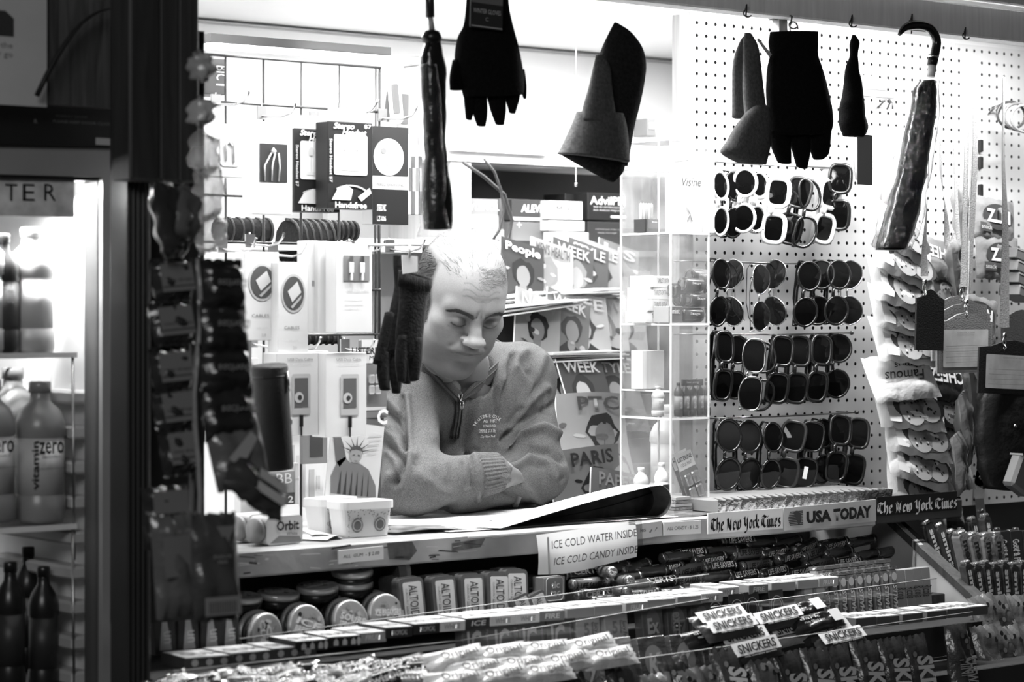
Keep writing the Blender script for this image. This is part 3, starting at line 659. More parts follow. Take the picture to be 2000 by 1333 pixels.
def head_tone(V):
    x, y, z = V[:, 0], V[:, 1], V[:, 2]; ax = np.abs(x); t = np.full(len(V), .19)
    def g(cx, cz, rx, rz, p=2): return np.exp(-(np.abs((ax-cx)/rx)**p+np.abs((z-cz)/rz)**p))
    fr = np.clip((-y-.03)/.03, 0, 1)
    t *= 1-.42*np.clip((-.028-z)/.03, 0, 1)*np.clip((z+.15)/.03, 0, 1)*np.clip((.03-y)/.05, 0, 1)*(1-.9*g(0, -.03, .03, .02)*fr)   # shaved beard area
    t *= 1-.42*fr*g(.030, -.001, .019, .013)                                                # eye socket shade painted into the skin tone
    z0 = z; z = np.where(z < 0, z*1.34, z); t *= 1-.40*fr*g(.017, .006, .009, .016); t *= 1-.30*fr*g(.030, -.0165, .017, .0045)  # painted shade at the inner eye corners and under the eyes
    t *= 1-.35*fr*g(0, -.0745, .025, .0085, 4)                                            # lips
    lash = np.abs(z0-(-.0085+.0030*((ax-.030)/.0125)**2)); t = np.where((lash < .0017) & (np.abs(ax-.0305) < .0145) & (y < -.07), .03, t)
    mouth = np.abs(z-(-.0740-.0070*(ax/.0275)**2)); t = np.where((mouth < .0014) & (ax < .0265) & (y < -.08), .06, t)
    z = z0
    t = np.where((np.abs(x+.047) < .0018) & (np.abs(z+.012) < .0018) & (y < -.04), .12, t)  # mole
    hair = np.clip((y+.042-.30*np.clip(z-.0, 0, 1))/.012, 0, 1)*np.clip((z+.045)/.01, 0, 1)*np.clip((ax-.058+.45*np.clip(y-.05, 0, 1))/.010, 0, 1)*np.clip((.094-z)/.03, 0, 1)
    hair = np.maximum(hair, np.clip((y-.055)/.03, 0, 1)*np.clip((z+.07)/.02, 0, 1)*np.clip((.10-z)/.03, 0, 1))
    ear = (((ax-.081)/.013)**2+((y-.014)/.021)**2+((z+.010)/.035)**2) < 1
    hair = hair*(~ear)
    for zf in (.046, .056, .066): t = np.where((ax < .036) & (y < -.05), t*(1-.30*np.exp(-((z0-zf-.10*ax+.0025*np.sin(ax*190))/.0011)**2)), t)  # crease shade painted along the forehead lines
    return t*(1-.85*hair)
HS = 1.0
hc = at(898, 582, 3.462); HM = Matrix.Translation(hc) @ Euler((math.radians(31), math.radians(4), math.radians(-14)), 'XYZ').to_matrix().to_4x4() @ Matrix.Scale(HS, 4)
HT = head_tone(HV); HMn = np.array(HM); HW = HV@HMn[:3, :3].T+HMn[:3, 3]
# ---- body joints, measured from the photograph
J = {}
J['shL'] = at(1022, 735, 3.62); J['elL'] = at(1050, 926, 3.50); J['wrL'] = at(890, 968, 3.42)
J['shR'] = at(800, 792, 3.56); J['elR'] = at(803, 948, 3.42); J['wrR'] = at(958, 925, 3.385)
J['hR'] = at(1004, 925, 3.49)
NB = at(900, 745, 3.57); CH = Vector(((J['shL'].x+J['shR'].x)/2, 3.64, 1.21))
def torso(P, o=0.0):
    f = eli(P, CH, (.185+o, .115+o, .25))
    f = smin(f, cap(P, J['shR']+Vector((.03, .02, -.01)), J['shL']+Vector((-.03, 0, -.02)), .065+o), .06)
    f = smin(f, cap(P, (CH.x, CH.y+.01, 1.15), (CH.x, CH.y+.03, .93), .15+o), .06)
    f = smin(f, cap(P, NB+Vector((-.05, .03, -.02)), J['shR'], .042+o, .058+o), .05)
    f = smin(f, cap(P, NB+Vector((.05, .03, -.02)), J['shL'], .042+o, .058+o), .05)
    return f
def armR(P, o=0.0, w_=True):
    f = cap(P, J['shR'], J['elR'], .054+o, .050+o)
    return smin(f, cap(P, J['elR'], J['wrR'], .047+o, .036+o), .03)
def armL(P, o=0.0):
    f = cap(P, J['shL'], J['elL'], .054+o, .052+o)
    return smin(f, cap(P, J['elL'], J['wrL'], .048+o, .034+o), .03)
def hand(P, wr, tip, side, up=(0, 0, 1)):
    d = (tip-wr).normalized(); up = Vector(up); s_ = d.cross(up).normalized()*side; u = s_.cross(d)*side
    pc = wr+d*.055; f = smin(cap(P, wr, wr+d*.03, .026, .027), cap(P, wr+d*.03+u*.016, pc+u*.02+d*.02, .017), .02); f = smin(f, cap(P, wr+d*.03-u*.016, pc-u*.02+d*.015, .017), .02)
    for k, (o, l) in enumerate(((.030, .066), (.010, .074), (-.010, .070), (-.029, .056))):
        a = pc+u*o+d*.018; b_ = a+d*l*.45-s_*.006; c = b_+d*l*.30-s_*.022; e = c+d*.004-s_*.022
        f = smin(f, cap(P, a, b_, .0095, .009), .005); f = smin(f, cap(P, b_, c, .009, .008), .003); f = smin(f, cap(P, c, e, .008, .0075), .003)
    a = wr+d*.02+u*.02; b_ = a+d*.033+u*.012; c = b_+d*.028-u*.002
    f = smin(f, cap(P, a, b_, .013, .011), .008); return smin(f, cap(P, b_, c, .0105, .009), .003)
def body_sdf(P):
    f = torso(P, -.024); f = smin(f, armR(P, -.022), .015); f = smin(f, armL(P, -.022), .015)
    f = smin(f, cap(P, NB+Vector((0, .01, -.04)), NB+Vector((-.005, -.02, .03)), .045), .03)
    f = smin(f, hand(P, J['wrR']+(J['hR']-J['wrR'])*.1, J['hR'], 1, (0, 1, .2)), .012)
    return smin(f, hand(P, J['wrL'], J['wrL']+Vector((-.02, .14, .03)), -1, (0, 0, 1)), .012)
lo = (min(J['elR'].x, J['shR'].x)-.13, 3.27, .90); hi = (J['elL'].x+.13, 3.84, 1.50)
BV, BQ = surface_net(body_sdf, lo, hi, .0055)
skin = tone_mat('skin', .48, .3, .12, 500)
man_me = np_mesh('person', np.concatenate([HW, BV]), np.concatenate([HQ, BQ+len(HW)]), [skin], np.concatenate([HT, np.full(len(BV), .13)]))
man = tag(put('person', man_me), 'balding man in a zip sweater leaning with crossed arms on the counter', 'person')
# ---- sweater: one cloth surface, folds raised along measured crease lines
def proj(V):
    x, y, z = V[:, 0], V[:, 1], V[:, 2]; s_, c = math.sin(PHI), math.cos(PHI); D = s_*x+c*y
    return np.stack([1000+F*(c*x-s_*y)/D, HOR+F*(EYE-z)/D], 1), D
def sweater_sdf(P):
    f = torso(P, 0); f = smin(f, armL(P, 0), .022)
    g_ = armR(P, 0); f = smin(f, g_, .014)
    a, b_ = J['wrR'], J['elR']; d = (a-b_).normalized()
    f = np.maximum(f, ((P-np.array(a+d*.012, np.float32))@np.array(d, np.float32))-1e3*(g_ > .02)) if False else f
    f = ssub(f, cap(P, NB+Vector((0, .02, -.02)), NB+Vector((-.005, -.045, .09)), .060, .072), .008)
    dz = NB+Vector((-.004, -.09, .03)); return f
SV, SQ = surface_net(sweater_sdf, lo, hi, .0042)
def fold(V, N, PX, pts, h, wd):
    D = np.full(len(V), 1e9)
    for (ax, ay), (bx, by) in zip(pts, pts[1:]):
        a = np.array((ax, ay)); ab = np.array((bx-ax, by-ay)); t = np.clip(((PX-a)@ab)/(ab@ab), 0, 1); D = np.minimum(D, np.hypot(*(PX-a-t[:, None]*ab).T))
    return h*np.exp(-(D/wd)**2)
def normals(V, Q):
    a, b_, c, d = V[Q[:, 0]], V[Q[:, 1]], V[Q[:, 2]], V[Q[:, 3]]; n = np.cross(c-a, d-b_); N = np.zeros_like(V)
    for k in range(4): np.add.at(N, Q[:, k], n)
    return N/(np.linalg.norm(N, axis=1)[:, None]+1e-12)
SN = normals(SV, SQ); PX, SD = proj(SV)
front = np.clip(-(SN[:, 0]*math.sin(PHI)+SN[:, 1]*math.cos(PHI))*2.5, 0, 1)
h = np.zeros(len(SV))
for pts, hh, wd in (
  ([(1000, 835), (1030, 790), (1065, 760)], .006, 9), ([(985, 860), (1010, 828), (1050, 805), (1085, 790)], -.006, 7), ([(990, 880), (1020, 850), (1060, 835), (1090, 850)], .008, 8),
  ([(1005, 900), (1035, 875), (1075, 880), (1100, 900)], -.007, 7), ([(1000, 915), (1030, 896), (1060, 905), (1085, 930)], .007, 8), ([(985, 745), (1010, 700), (1025, 690)], .005, 9), ([(980, 830), (988, 760), (1000, 700)], -.006, 6),
  ([(1040, 760), (1020, 800), (995, 830)], -.004, 7), ([(1060, 700), (1045, 740), (1020, 790)], .004, 9), ([(990, 935), (1030, 960), (1060, 985)], .004, 8), ([(975, 948), (1010, 975), (1030, 995)], -.004, 7),
  ([(790, 895), (782, 925), (770, 945)], -.007, 6), ([(800, 893), (797, 925), (790, 955)], .006, 6), ([(815, 893), (812, 905)], -.005, 5), ([(752, 840), (775, 860), (790, 890)], .005, 8), ([(745, 865), (770, 880), (785, 898)], -.006, 6),
  ([(748, 800), (775, 820), (792, 860), (796, 890)], -.007, 6), ([(745, 780), (765, 785), (783, 810)], .006, 8), ([(742, 830), (768, 838)], .005, 7), ([(760, 930), (752, 960)], .004, 8),
  ([(840, 915), (838, 940)], .0025, 9), ([(868, 908), (868, 935)], .0025, 9), ([(905, 905), (915, 930), (912, 950)], -.003, 6), ([(925, 890), (933, 920), (935, 955), (932, 975)], .005, 5), ([(912, 888), (920, 900), (924, 925), (924, 950)], -.005, 4),
  ([(925, 775), (915, 820), (905, 880)], -.0045, 5), ([(940, 760), (930, 820), (925, 870)], .004, 12), ([(795, 775), (800, 830), (797, 890)], .005, 6), ([(787, 775), (791, 830), (790, 880)], -.006, 4), ([(830, 730), (850, 790), (855, 850)], .003, 16), ([(1010, 720), (1030, 750), (1040, 790)], .0035, 7), ([(1035, 730), (1060, 770), (1072, 810)], -.003, 7), ([(1040, 905), (1070, 915), (1095, 935)], -.004, 7), ([(820, 930), (850, 955), (880, 965)], .003, 12), ([(760, 885), (775, 905), (780, 930)], .004, 6), ([(968, 760), (970, 820), (968, 880)], -.005, 4), ([(1000, 690), (978, 720), (972, 760)], .003, 10)):
    h += fold(SV, SN, PX, pts, hh, wd)
h *= front*2.0
rg = np.array([mnoise.noise(Vector(v)*14) for v in SV])
h += .0030*rg
SV2 = SV+SN*h[:, None]
knit = tone_mat('knit', .93, .12, .7, 620, grain=.42)
st = np.full(len(SV), .10)
# the ribbed cuff of the arm on top is its own mesh; body panels a little darker than the sleeves
sw = np_mesh('sweater', SV2, SQ, [knit], st); sweater = put('sweater', sw, man)
# ribbed cuff
a, b_ = J['wrR'], J['elR']; d = (a-b_).normalized(); U = Vector((0, 0, 1)); U = (U-d*U.dot(d)).normalized(); W_ = d.cross(U)
b = B()
def cuff(u, v):
    an = 2*PI*u; r = (.030+.012*min(1, v*8) if v < .13 else .0425-.008*v)*(1+.022*math.cos(34*an))
    return a+d*(-.035+.052*v)+(U*math.cos(an)+W_*math.sin(an))*r
b.sheet(cuff, 204, 6, mat(.10, .95, .1, bump=.6, bscale=620, var=.3, vscale=500)); put('cuff', b, sweater)
# zip placket, puller, collar
clothm = mat(.09, .95, .1, bump=.6, bscale=620, var=.3, vscale=500)
def on_front(px, py, off=.003):
    """nearest sweater point under a pixel, pushed out a little"""
    k = np.argmin((PX[:, 0]-px)**2+(PX[:, 1]-py)**2+1e6*(front < .2)+((SD-SD.min())*60)**2); return Vector((SV2[k]+SN[k]*off).tolist())
zt_ = on_front(895, 782); zl = on_front(889, 858)
b = B(); pts = [zt_.lerp(zl, k/8) for k in range(9)]
pts = [on_front(895-6*k/8, 782+76*k/8, .002) for k in range(9)]
for k in range(1, 8): pts[k] = (pts[k-1]+pts[k]+pts[k+1])/3
b.tube(pts, .0085, mat(.11, .9, .1, bump=.8, bscale=620, var=.4, vscale=500), 8, flat=.35, up=(1, 0, 0)); pk = put('zip_placket', b, sweater)
b = B()
for sx in (-1, 1): b.tube([p+Vector((sx*.0072, -.003, 0)) for p in pts], .0014, mat(.03, .9, bump=.8, bscale=600), 5)
b.tube([p+Vector((0, -.004, 0)) for p in pts], .0012, metal(.12, .5), 5); put('zip_seam', b, pk)
b = B(); p = pts[0]+Vector((0, -.007, .004))
for sx in (-1, 1): b.tube([p+Vector((sx*.004, 0, .006)), p+Vector((sx*.0025, -.001, -.002)), p+Vector((0, -.002, -.007))], .0011, metal(.8, .25), 6)
b.tube([p+Vector(((.0038 if k in (1, 2) else -.0038)*1.0, -.004, (-.008, -.008, -.022, -.022)[k])) for k in range(4)], .0011, metal(.8, .25), 6, closed=True)
b.box(p+Vector((0, -.0035, -.019)), (.006, .0012, .007), metal(.7, .25)); put('zip_puller', b, sweater)
# collar: standing band, folded open to a V at the zip
def crom(P, n):
    o = []; P = [Vector(p) for p in P]; m_ = len(P)-1
    for k in range(n+1):
        t = k/n*m_; i = min(int(t), m_-1); t -= i; a, b_, c, d = P[max(i-1, 0)], P[i], P[i+1], P[min(i+2, m_)]
        o.append(.5*((2*b_)+(c-a)*t+(2*a-5*b_+4*c-d)*t*t+(3*b_-a-3*c+d)*t**3))
    return o
zp = pts[0]; yz = zp.y-.004
E_ = [at(894, 779, yz), at(868, 752, yz+.003), at(845, 728, yz+.012), at(820, 704, yz+.03), at(806, 676, yz+.09), at(850, 662, yz+.16), at(925, 655, yz+.17), at(975, 668, yz+.13), at(984, 690, yz+.085), at(974, 707, yz+.045), at(948, 731, yz+.016), at(920, 756, yz+.004), at(896, 779, yz)]
EP = crom(E_, 96); cN = NB+Vector((-.002, -.015, .02))
def outw(p, a, dz):
    d_ = Vector((p.x-cN.x, p.y-cN.y, 0)); d_ = d_.normalized() if d_.length > 1e-4 else Vector((0, -1, 0)); return p+d_*a+Vector((0, 0, dz))
b = B()
kf = lambda k: min(1, min(k, 96-k)/26)
def c_out(u, v):
    k = round(u*96); p = EP[k]; return outw(p, .003-.013*v*v*kf(k)+.001*v, -(.006+.034*kf(k))*v)
def c_in(u, v):
    k = 96-round(u*96); p = EP[k]; return outw(p, -.001-.020*v*kf(k), -.030*v*kf(k)-.001+.0*v)
b.sheet(c_out, 96, 5, clothm); b.sheet(c_in, 96, 5, mat(.6, .9)); put('collar', b, sweater)
b = B(); b.tube(EP, .0022, mat(.02, .7, bump=.6, bscale=500), 6); b.tube([outw(p, .004, -.006) for p in EP], .0014, mat(.05, .8), 5); put('zip_edge', b, sweater)
# grey undershirt in the V
def und(u, v):
    k = round((1-v)*30); a, c = EP[k], EP[96-k]; p = a.lerp(c, u); return p+Vector((0, .012+.018*v-.020*math.sin(PI*u)*v, -.004-.010*math.sin(PI*u)*v))
b = B(); b.sheet(und, 16, 10, mat(.16, .9, bump=.4, bscale=500)); put('undershirt', b, man)
# chest print
p = on_front(948, 835, .002); n = Vector((SN[np.argmin((PX[:, 0]-948)**2+(PX[:, 1]-835)**2+1e6*(front < .2))]).tolist())
t = put('chest_print', None, sweater, p+Vector((0, -.006, 0)), (0, 0, math.atan2(n.x, -n.y)))
gm = ink(.62)
for k, ch in enumerate('THE ULTIMATE COLLE'):
    if ch == ' ': continue
    an = math.radians(158-k*6.6); txt(t, ch, {'I': .0012, 'M': .0052, 'L': .003, 'E': .0033}.get(ch, .0042), .0062, (.034*math.cos(an)*1.1+.004, 0, .034*math.sin(an)*.8-.004), gm, ang=an-PI/2)
txt(t, 'No.', .012, .006, (-.004, 0, .013), gm, shear=.5); txt(t, 'F1872', .015, .006, (.015, 0, .013), gm); txt(t, 'DETAILED RED.', .03, .0045, (.006, 0, .004), gm); txt(t, 'EMPIRE STATE', .04, .0065, (.0, 0, -.005), gm); txt(t, 'City New York', .036, .006, (.002, 0, -.016), gm, shear=.6)
# ---- hair: fine strands rooted on the scalp
hair = B(); hm = mat(.012, .5, .5); hm2 = mat(.04, .45, .5); rr = random.Random(7)
HN = normals(HV, HQ); T2 = HT/.19
side = np.where((T2 < .5) & (HV[:, 2] > -.05) & (HV[:, 1] > -.05))[0]
top = np.where((HV[:, 2] > .07) & (np.abs(HV[:, 0]) < .06) & (HV[:, 1] > -.07))[0]
def strand(i, L_, dirv, m_, w0=.0006, lift=.3):
    p = Vector(HV[i].tolist()); n_ = Vector(HN[i].tolist()); d_ = Vector(dirv); d_ = (d_-n_*d_.dot(n_)).normalized()
    q = [p-n_*.0005, p+d_*L_*.5+n_*L_*lift*.5, p+d_*L_+n_*L_*lift*.35]; s_ = d_.cross(n_)*w0
    hair.add([HM@(q[0]-s_), HM@(q[0]+s_), HM@(q[1]-s_), HM@(q[1]+s_), HM@q[2]], [(0, 1, 3, 2), (2, 3, 4)], m_)
for k in range(5200):
    i = side[rr.randrange(len(side))]; strand(i, rr.uniform(.008, .02), (rr.uniform(-.25, .25), .75, -.75+rr.uniform(-.3, .3)), hm, lift=.25)
for k in range(900):
    i = top[rr.randrange(len(top))]; x, y, z = HV[i]
    if rr.random() > min(1, .25+max(0, abs(x)-.03)*20+.3*(y > .05)): continue
    strand(i, rr.uniform(.012, .026), (x*6+rr.uniform(-.4, .4), .8, .1), hm2, .00017, .3)
fore = np.where((HV[:, 2] > .070) & (HV[:, 2] < .094) & (HV[:, 0] > -.012) & (HV[:, 0] < .052) & (HV[:, 1] < -.045))[0]
for k in range(300):
    i = fore[rr.randrange(len(fore))]; strand(i, rr.uniform(.012, .022), (.7+rr.uniform(-.5, .5), .1, -.3+rr.uniform(-.5, .6)), hm2, .00013, .15)
h_ = put('hair', hair, man); h_['kind'] = 'stuff'
# eyebrows
for sx in (-1, 1):
    hair = B()
    c = np.where((np.sign(HV[:, 0]) == sx) & (HV[:, 1] < -.055))[0]; V_ = HV[c]
    for k in range(950):
        u = rr.random(); x = sx*(.0085+.0435*u); z = .0140+.0075*math.sin(min(1, u*1.2)*PI*.62)-(.005*max(0, u-.7)*4)+rr.uniform(-1, 1)*.0042*(1.05-u*.5)
        i = c[np.argmin((V_[:, 0]-x)**2+(V_[:, 2]-z)**2)]; strand(i, rr.uniform(.005, .009), (sx*1.0, .2, rr.uniform(-.1, .45)*(1-u)-.3*u), hm, .00042, .12)
    e = put('eyebrow', hair, man); e['kind'] = 'stuff'
# ================================================================ behind the man: shelf, boxes, magazine rack
YS = 4.30
def bx(b, x0, y0, x1, y1, Y, d, m_, ch=0):
    """box whose front face spans photo pixels at depth Y, d deep"""
    a, c = at(x0, y0, Y), at(x1, y1, Y); b.box(((a.x+c.x)/2, Y+d/2, (a.z+c.z)/2), (abs(c.x-a.x), d, abs(a.z-c.z)), m_, ch=ch); return a, c
sh = thing('wall_shelf', 'open wall shelf unit with white edge and dark back behind the man', 'shelf')
b = B(); bx(b, 640, 302, 1420, 316, YS, .30, mat(.75)); put('top_shelf', b, sh)
b = B(); bx(b, 880, 311, 920, 474, YS+.004, .28, wood(.42, .12)); put('upright', b, sh)
b = B(); bx(b, 925, 318, 1420, 340, YS+.02, .02, mat(.10)); put('dark_valance', b, sh)
b = B(); bx(b, 922, 318, 1420, 480, YS+.24, .02, mat(.05)); put('back_panel', b, sh)
b = B(); bx(b, 640, 318, 880, 480, YS+.24, .02, mat(.5)); put('back_panel', b, sh)
b = B(); bx(b, 640, 474, 1420, 482, YS, .28, mat(.7)); put('lower_shelf', b, sh)
def at_shelf(px, Y=YS): return at(px, 474, Y)
# cigarette sign
a, c = at(876, 244, YS-.01), at(1074, 304, YS-.01)
t = thing('cigarette_sign', 'white sign with faded grey lettering about cigarettes on the shelf edge', 'sign', ((a.x+c.x)/2, YS-.01, (a.z+c.z)/2)); W_ = c.x-a.x; H_ = a.z-c.z
put('board', B().box((0, 0, 0), (W_, .004, H_), card(.8)), t); txt(t, 'Cigarette', W_*.72, H_*.62, (W_*.12, -.0025, 0), ink(.5), bold=.04); txt(t, 'sell', W_*.12, H_*.28, (-W_*.40, -.0025, -H_*.05), ink(.55))
# pull chain
b = B(); p = at(1125, 322, 3.95)
for k in range(14): b.lathe([(0, -.0022), (.0022, 0), (0, .0022)], metal(.7), 6, Matrix.Translation((p.x, p.y, p.z+.02-k*.0042)))
b.lathe([(0, 0), (.003, .002), (.003, .009), (0, .011)], metal(.7), 8, Matrix.Translation((p.x, p.y, p.z-.048)))
b.tube([(p.x, p.y, p.z+.02), (p.x, p.y, ZT)], .0006, metal(.6), 4); solo('pull_chain', b, 'beaded light pull chain hanging under the gray beanie', 'chain')
# two cables
for k, (P_, lb) in enumerate((([(905, 318), (945, 345), (985, 380), (1000, 430), (992, 470), (975, 487), (958, 480)], 'thick dark cable looping lower over the medicine shelf'), ([(945, 310), (965, 335), (978, 370), (984, 410), (975, 450), (957, 478)], 'thinner dark cable curving inside the looped one'))):
    b = B(); b.tube([at(x, y, YS-.06-.02*k) for x, y in P_], .0042-.001*k, mat(.03, .35), 8); solo('cable', b, lb, 'cable')
# ---- medicine boxes
def med(x0, y0, x1, y1, Y, d, v, lab, words=(), extra=None, name='medicine_box'):
    a, c = at(x0, y0, Y), at(x1, y1, Y); w_, h = c.x-a.x, a.z-c.z
    t = thing(name, lab, 'box', ((a.x+c.x)/2, Y, (a.z+c.z)/2)); put('carton', B().box((0, d/2, 0), (w_, d, h), card(v), ch=.001), t)
    for wd, fw, fh, fx, fz, col, kw in words: txt(t, wd, w_*fw, h*fh, (w_*fx, -.0008, h*fz), ink(col), **kw)
    if extra:
        b = B()
        for (ax, az, bx_, bz, col) in extra: b.poly(rect(w_*ax, h*az, w_*bx_, h*bz), -.0006, ink(col))
        put('printed_band', b, t)
    return t
med(920, 388, 973, 447, YS+.02, .08, .22, 'grey pain relief carton at the left end of the medicine shelf', [('TYLENOL', 1.25, .22, -.1, .22, .8, dict(bold=.03))], [(-.5, -.5, .5, -.05, .45)])
med(925, 447, 985, 475, YS-.01, .05, .3, 'low grey carton below the pain relief carton at the left', [], [(-.4, -.2, .3, .3, .5)])
med(975, 388, 1000, 476, YS+.05, .08, .12, 'narrow dark carton mostly hidden by the looped cable', [('VE', .5, .1, 0, .3, .7, {})])
med(1000, 389, 1072, 432, YS+.02, .08, .04, 'dark carton with bold white heading and a small plane emblem', [('ALEVE', .62, .38, .05, .08, .85, dict(bold=.05, shear=.1))], [(-.5, -.5, .5, -.36, .7)])
med(1000, 433, 1072, 476, YS+.02, .08, .14, 'dark carton bearing a round cross emblem, below the bold headed one', [], [(-.32, .22, -.30, .5, .6), (-.38, .34, -.24, .38, .6)])
med(1072, 392, 1138, 430, YS-.01, .08, .6, 'light carton with thin dark lettering in the middle of the shelf', [('Motrin', .66, .34, .05, .05, .06, {})], [(-.4, -.38, .1, -.33, .4)])
med(1072, 431, 1142, 452, YS-.01, .08, .7, 'white carton directly under the light lettered one', [], [(.25, -.1, .45, .1, .5)])
b = B(); a = at(1085, 476, YS-.05); t = med(1088, 453, 1150, 478, YS-.06, .05, .5, 'open pale counter tray holding leaflets before the light cartons')
med(1104, 378, 1146, 430, YS+.06, .08, .015, 'narrow black carton behind the light lettered one', [('PM', .5, .16, .2, .25, .6, {})])
med(1148, 376, 1222, 432, YS+.01, .08, .012, 'large black carton with big white lettering at the right', [('AdvilPM', .92, .30, .02, .22, .85, dict(bold=.02)), ('Ibuprofen and Diphenhydramine', .8, .07, .05, -.02, .6, {}), ('Pain Reliever Nighttime', .8, .07, .05, -.14, .6, {})], [(.1, -.40, .5, -.32, .75)])
med(1148, 433, 1222, 476, YS+.01, .08, .03, 'dark carton with faint text rows under the large black one', [('relieves pain helps you', .7, .08, .05, .15, .35, {}), ('sleep through', .5, .08, .0, -.02, .35, {})])
# white boxes and shapes on the upper shelf
for i, (x0, y0, x1, y1, v, lb) in enumerate(((1250, 232, 1266, 268, .1, 'thin dark folder on the top shelf behind the acrylic case'), (1268, 238, 1282, 268, .5, 'thin pale folder beside the dark one on the top shelf'), (1300, 258, 1345, 276, .55, 'low white box on the top shelf above the acrylic case'), (1326, 74, 1350, 110, .62, 'small pale packet stuck high on the white wall'))):
    b = B(); a, c = at(x0, y0, 4.2), at(x1, y1, 4.2); b.box((0, 0, 0), (c.x-a.x, .05, a.z-c.z), card(v), ch=.001); o = solo('box', b, lb, 'box', ((a.x+c.x)/2, 4.2 if i < 3 else 4.58, (a.z+c.z)/2))
    if i == 3: o.location = at(1338, 92, 4.58)
    b = B(); b.poly(rect(-.3*(c.x-a.x), -.1*(a.z-c.z), .3*(c.x-a.x), .25*(a.z-c.z)), -.026, ink(.25)); put('printed_patch', b, o)
# ---- magazines
def magazine(seed, w_=.20, h=.27, th=.006, title=None, tv=.3, base=None, curl=0.0):
    r = random.Random(seed); bv = base if base is not None else r.choice((.02, .04, .07, .12, .18)); t = put('magazine', None)
    def fn(u, v, o=0): return ((u-.5)*w_, -curl*math.sin(PI*u)*1.0-o-curl*(v-.5)**2*2, (v-.5)*h)
    b = B(); b.sheet(lambda u, v: fn(u, v, 0), 8, 8, card(bv)); b.sheet(lambda u, v: fn(1-u, v, -th), 8, 8, card(.6))
    ed = card(.8)
    b.sheet(lambda u, v: fn(u, 1, -th*v), 8, 1, ed); b.sheet(lambda u, v: fn(1-u, 0, -th*v), 8, 1, ed); b.sheet(lambda u, v: fn(0, 1-u, -th*v), 8, 1, ed); b.sheet(lambda u, v: fn(1, u, -th*v), 8, 1, ed)
    put('pages', b, t)
    b = B(); cs = (.02, .06, .3, .4, .1) if bv > .18 else (.15, .25, .35, .02, .1)
    def bl(cx, cz, rx, rz, col, rot=0, n=14, j=.18):
        P_ = [(x, z) for x, z in ell(cx, cz, rx, rz, n, rot=rot)]; P_ = [(cx+(x-cx)*(1+r.uniform(-j, j)), cz+(z-cz)*(1+r.uniform(-j, j))) for x, z in P_]
        P_ = [(max(-.49*w_, min(.49*w_, x)), max(-.49*h, min(.49*h, z))) for x, z in P_]
        for x, z in P_: pass
        k = len(P_); vs = [(cx, fn(cx/w_+.5, cz/h+.5, .0009+.0002*bl.k)[1], cz)]+[(x, fn(x/w_+.5, z/h+.5, .0009+.0002*bl.k)[1], z) for x, z in P_]
        b.add(vs, [(0, 1+q, 1+(q+1) % k) for q in range(k)], ink(col)); bl.k += 1
    bl.k = 0
    sk = r.choice((.16, .22, .28)); fx = r.uniform(-.12, .12)*w_
    bl(fx, -.36*h, .40*w_, .22*h, r.choice((.02, .3, .08))); bl(fx, .08*h, .24*w_, .19*h, r.choice((.01, .03, .15))); bl(fx, -.14*h, .09*w_, .09*h, sk, j=.05)
    bl(fx, .04*h, .155*w_, .145*h, sk, j=.04)
    for k in range(5): bl(r.uniform(-.45, .45)*w_, r.uniform(-.45, .2)*h, r.uniform(.04, .12)*w_, r.uniform(.015, .04)*h, r.choice(cs), r.uniform(-.3, .3), 8)
    put('cover_print', b, t)['kind'] = 'stuff'
    tw = title or r.choice(('STYLE', 'NOW', 'WEEK', 'LIFE', 'US', 'TIME')); txt(t, tw, w_*(.8 if curl < .02 else .6), h*.15, (0, -.0040-curl*1.32, h*.38), ink(tv), bold=.04)
    txt(t, r.choice(('new season special', 'the big interview', 'fifty best ideas')), w_*.5, h*.03, (-w_*.1, -.0030-curl*.6, -h*.40), ink(.5)); return t
def mag_at(m_, px, py, Y, roll, lean, lab, grp, yaw=0, k=1):
    p = at(px, py, Y); m_.location = p; m_.rotation_euler = (-lean, roll, yaw); m_.scale = (k, k, k); return tag(m_, lab, 'magazine', grp)
G1, G2, G3 = 'magazines in the top rack row', 'magazines in the middle rack row', 'large magazines beside the seated man'
mag_at(magazine(1, title='People', tv=.8, base=.03), 1020, 545, 4.05, .22, .25, 'black covered magazine with a large white title in the top rack row', G1, k=.62)
mag_at(magazine(2, title="MEN'S HEALTH", tv=.06, base=.25), 1078, 545, 4.07, .24, .25, "pale magazine with small dark heading, second in the top row", G1, k=.62)
for i, (x, sd, lb) in enumerate(((1118, 3, 'third'), (1148, 4, 'fourth'), (1172, 5, 'fifth'), (1208, 6, 'sixth'))):
    mag_at(magazine(sd+4, base=(.05, .06, .2, .1)[i]), x, 545, 4.09+.012*i, .26, .25, f'{lb} magazine from the left in the top rack row', G1, k=.62)
mag_at(magazine(23, base=.35), 985, 545, 4.09, .2, .25, 'magazine half hidden by the man\'s head in the top row', G1, k=.62)
# stacks of folded papers lying between rows
def papers(x0, y0, x1, y1, Y, n, lab, seed, d=.16):
    r = random.Random(seed); b = B(); a, c = at(x0, y0, Y), at(x1, y1, Y); wd = c.x-a.x
    t = thing('newspaper_pile', lab, 'newspapers', ((a.x+c.x)/2, Y, c.z), (0, -math.atan2(c.z-a.z, wd), 0))
    for k in range(n):
        b = B(); b.box((r.uniform(-.01, .01), d/2+r.uniform(-.012, .012), k*.0042), (wd*r.uniform(.9, 1), d, .0026), card(r.choice((.75, .6, .8, .7))), M=Matrix.Rotation(r.uniform(-.05, .05), 4, 'Z') @ Matrix.Rotation(r.uniform(-.02, .02), 4, 'Y')); put('newspaper', b, t)
    return t
papers(975, 600, 1085, 588, 3.98, 4, 'folded newspapers lying below the top magazine row at the left', 1)
papers(1080, 592, 1225, 584, 3.99, 5, 'folded newspapers lying below the top magazine row at the right', 2)
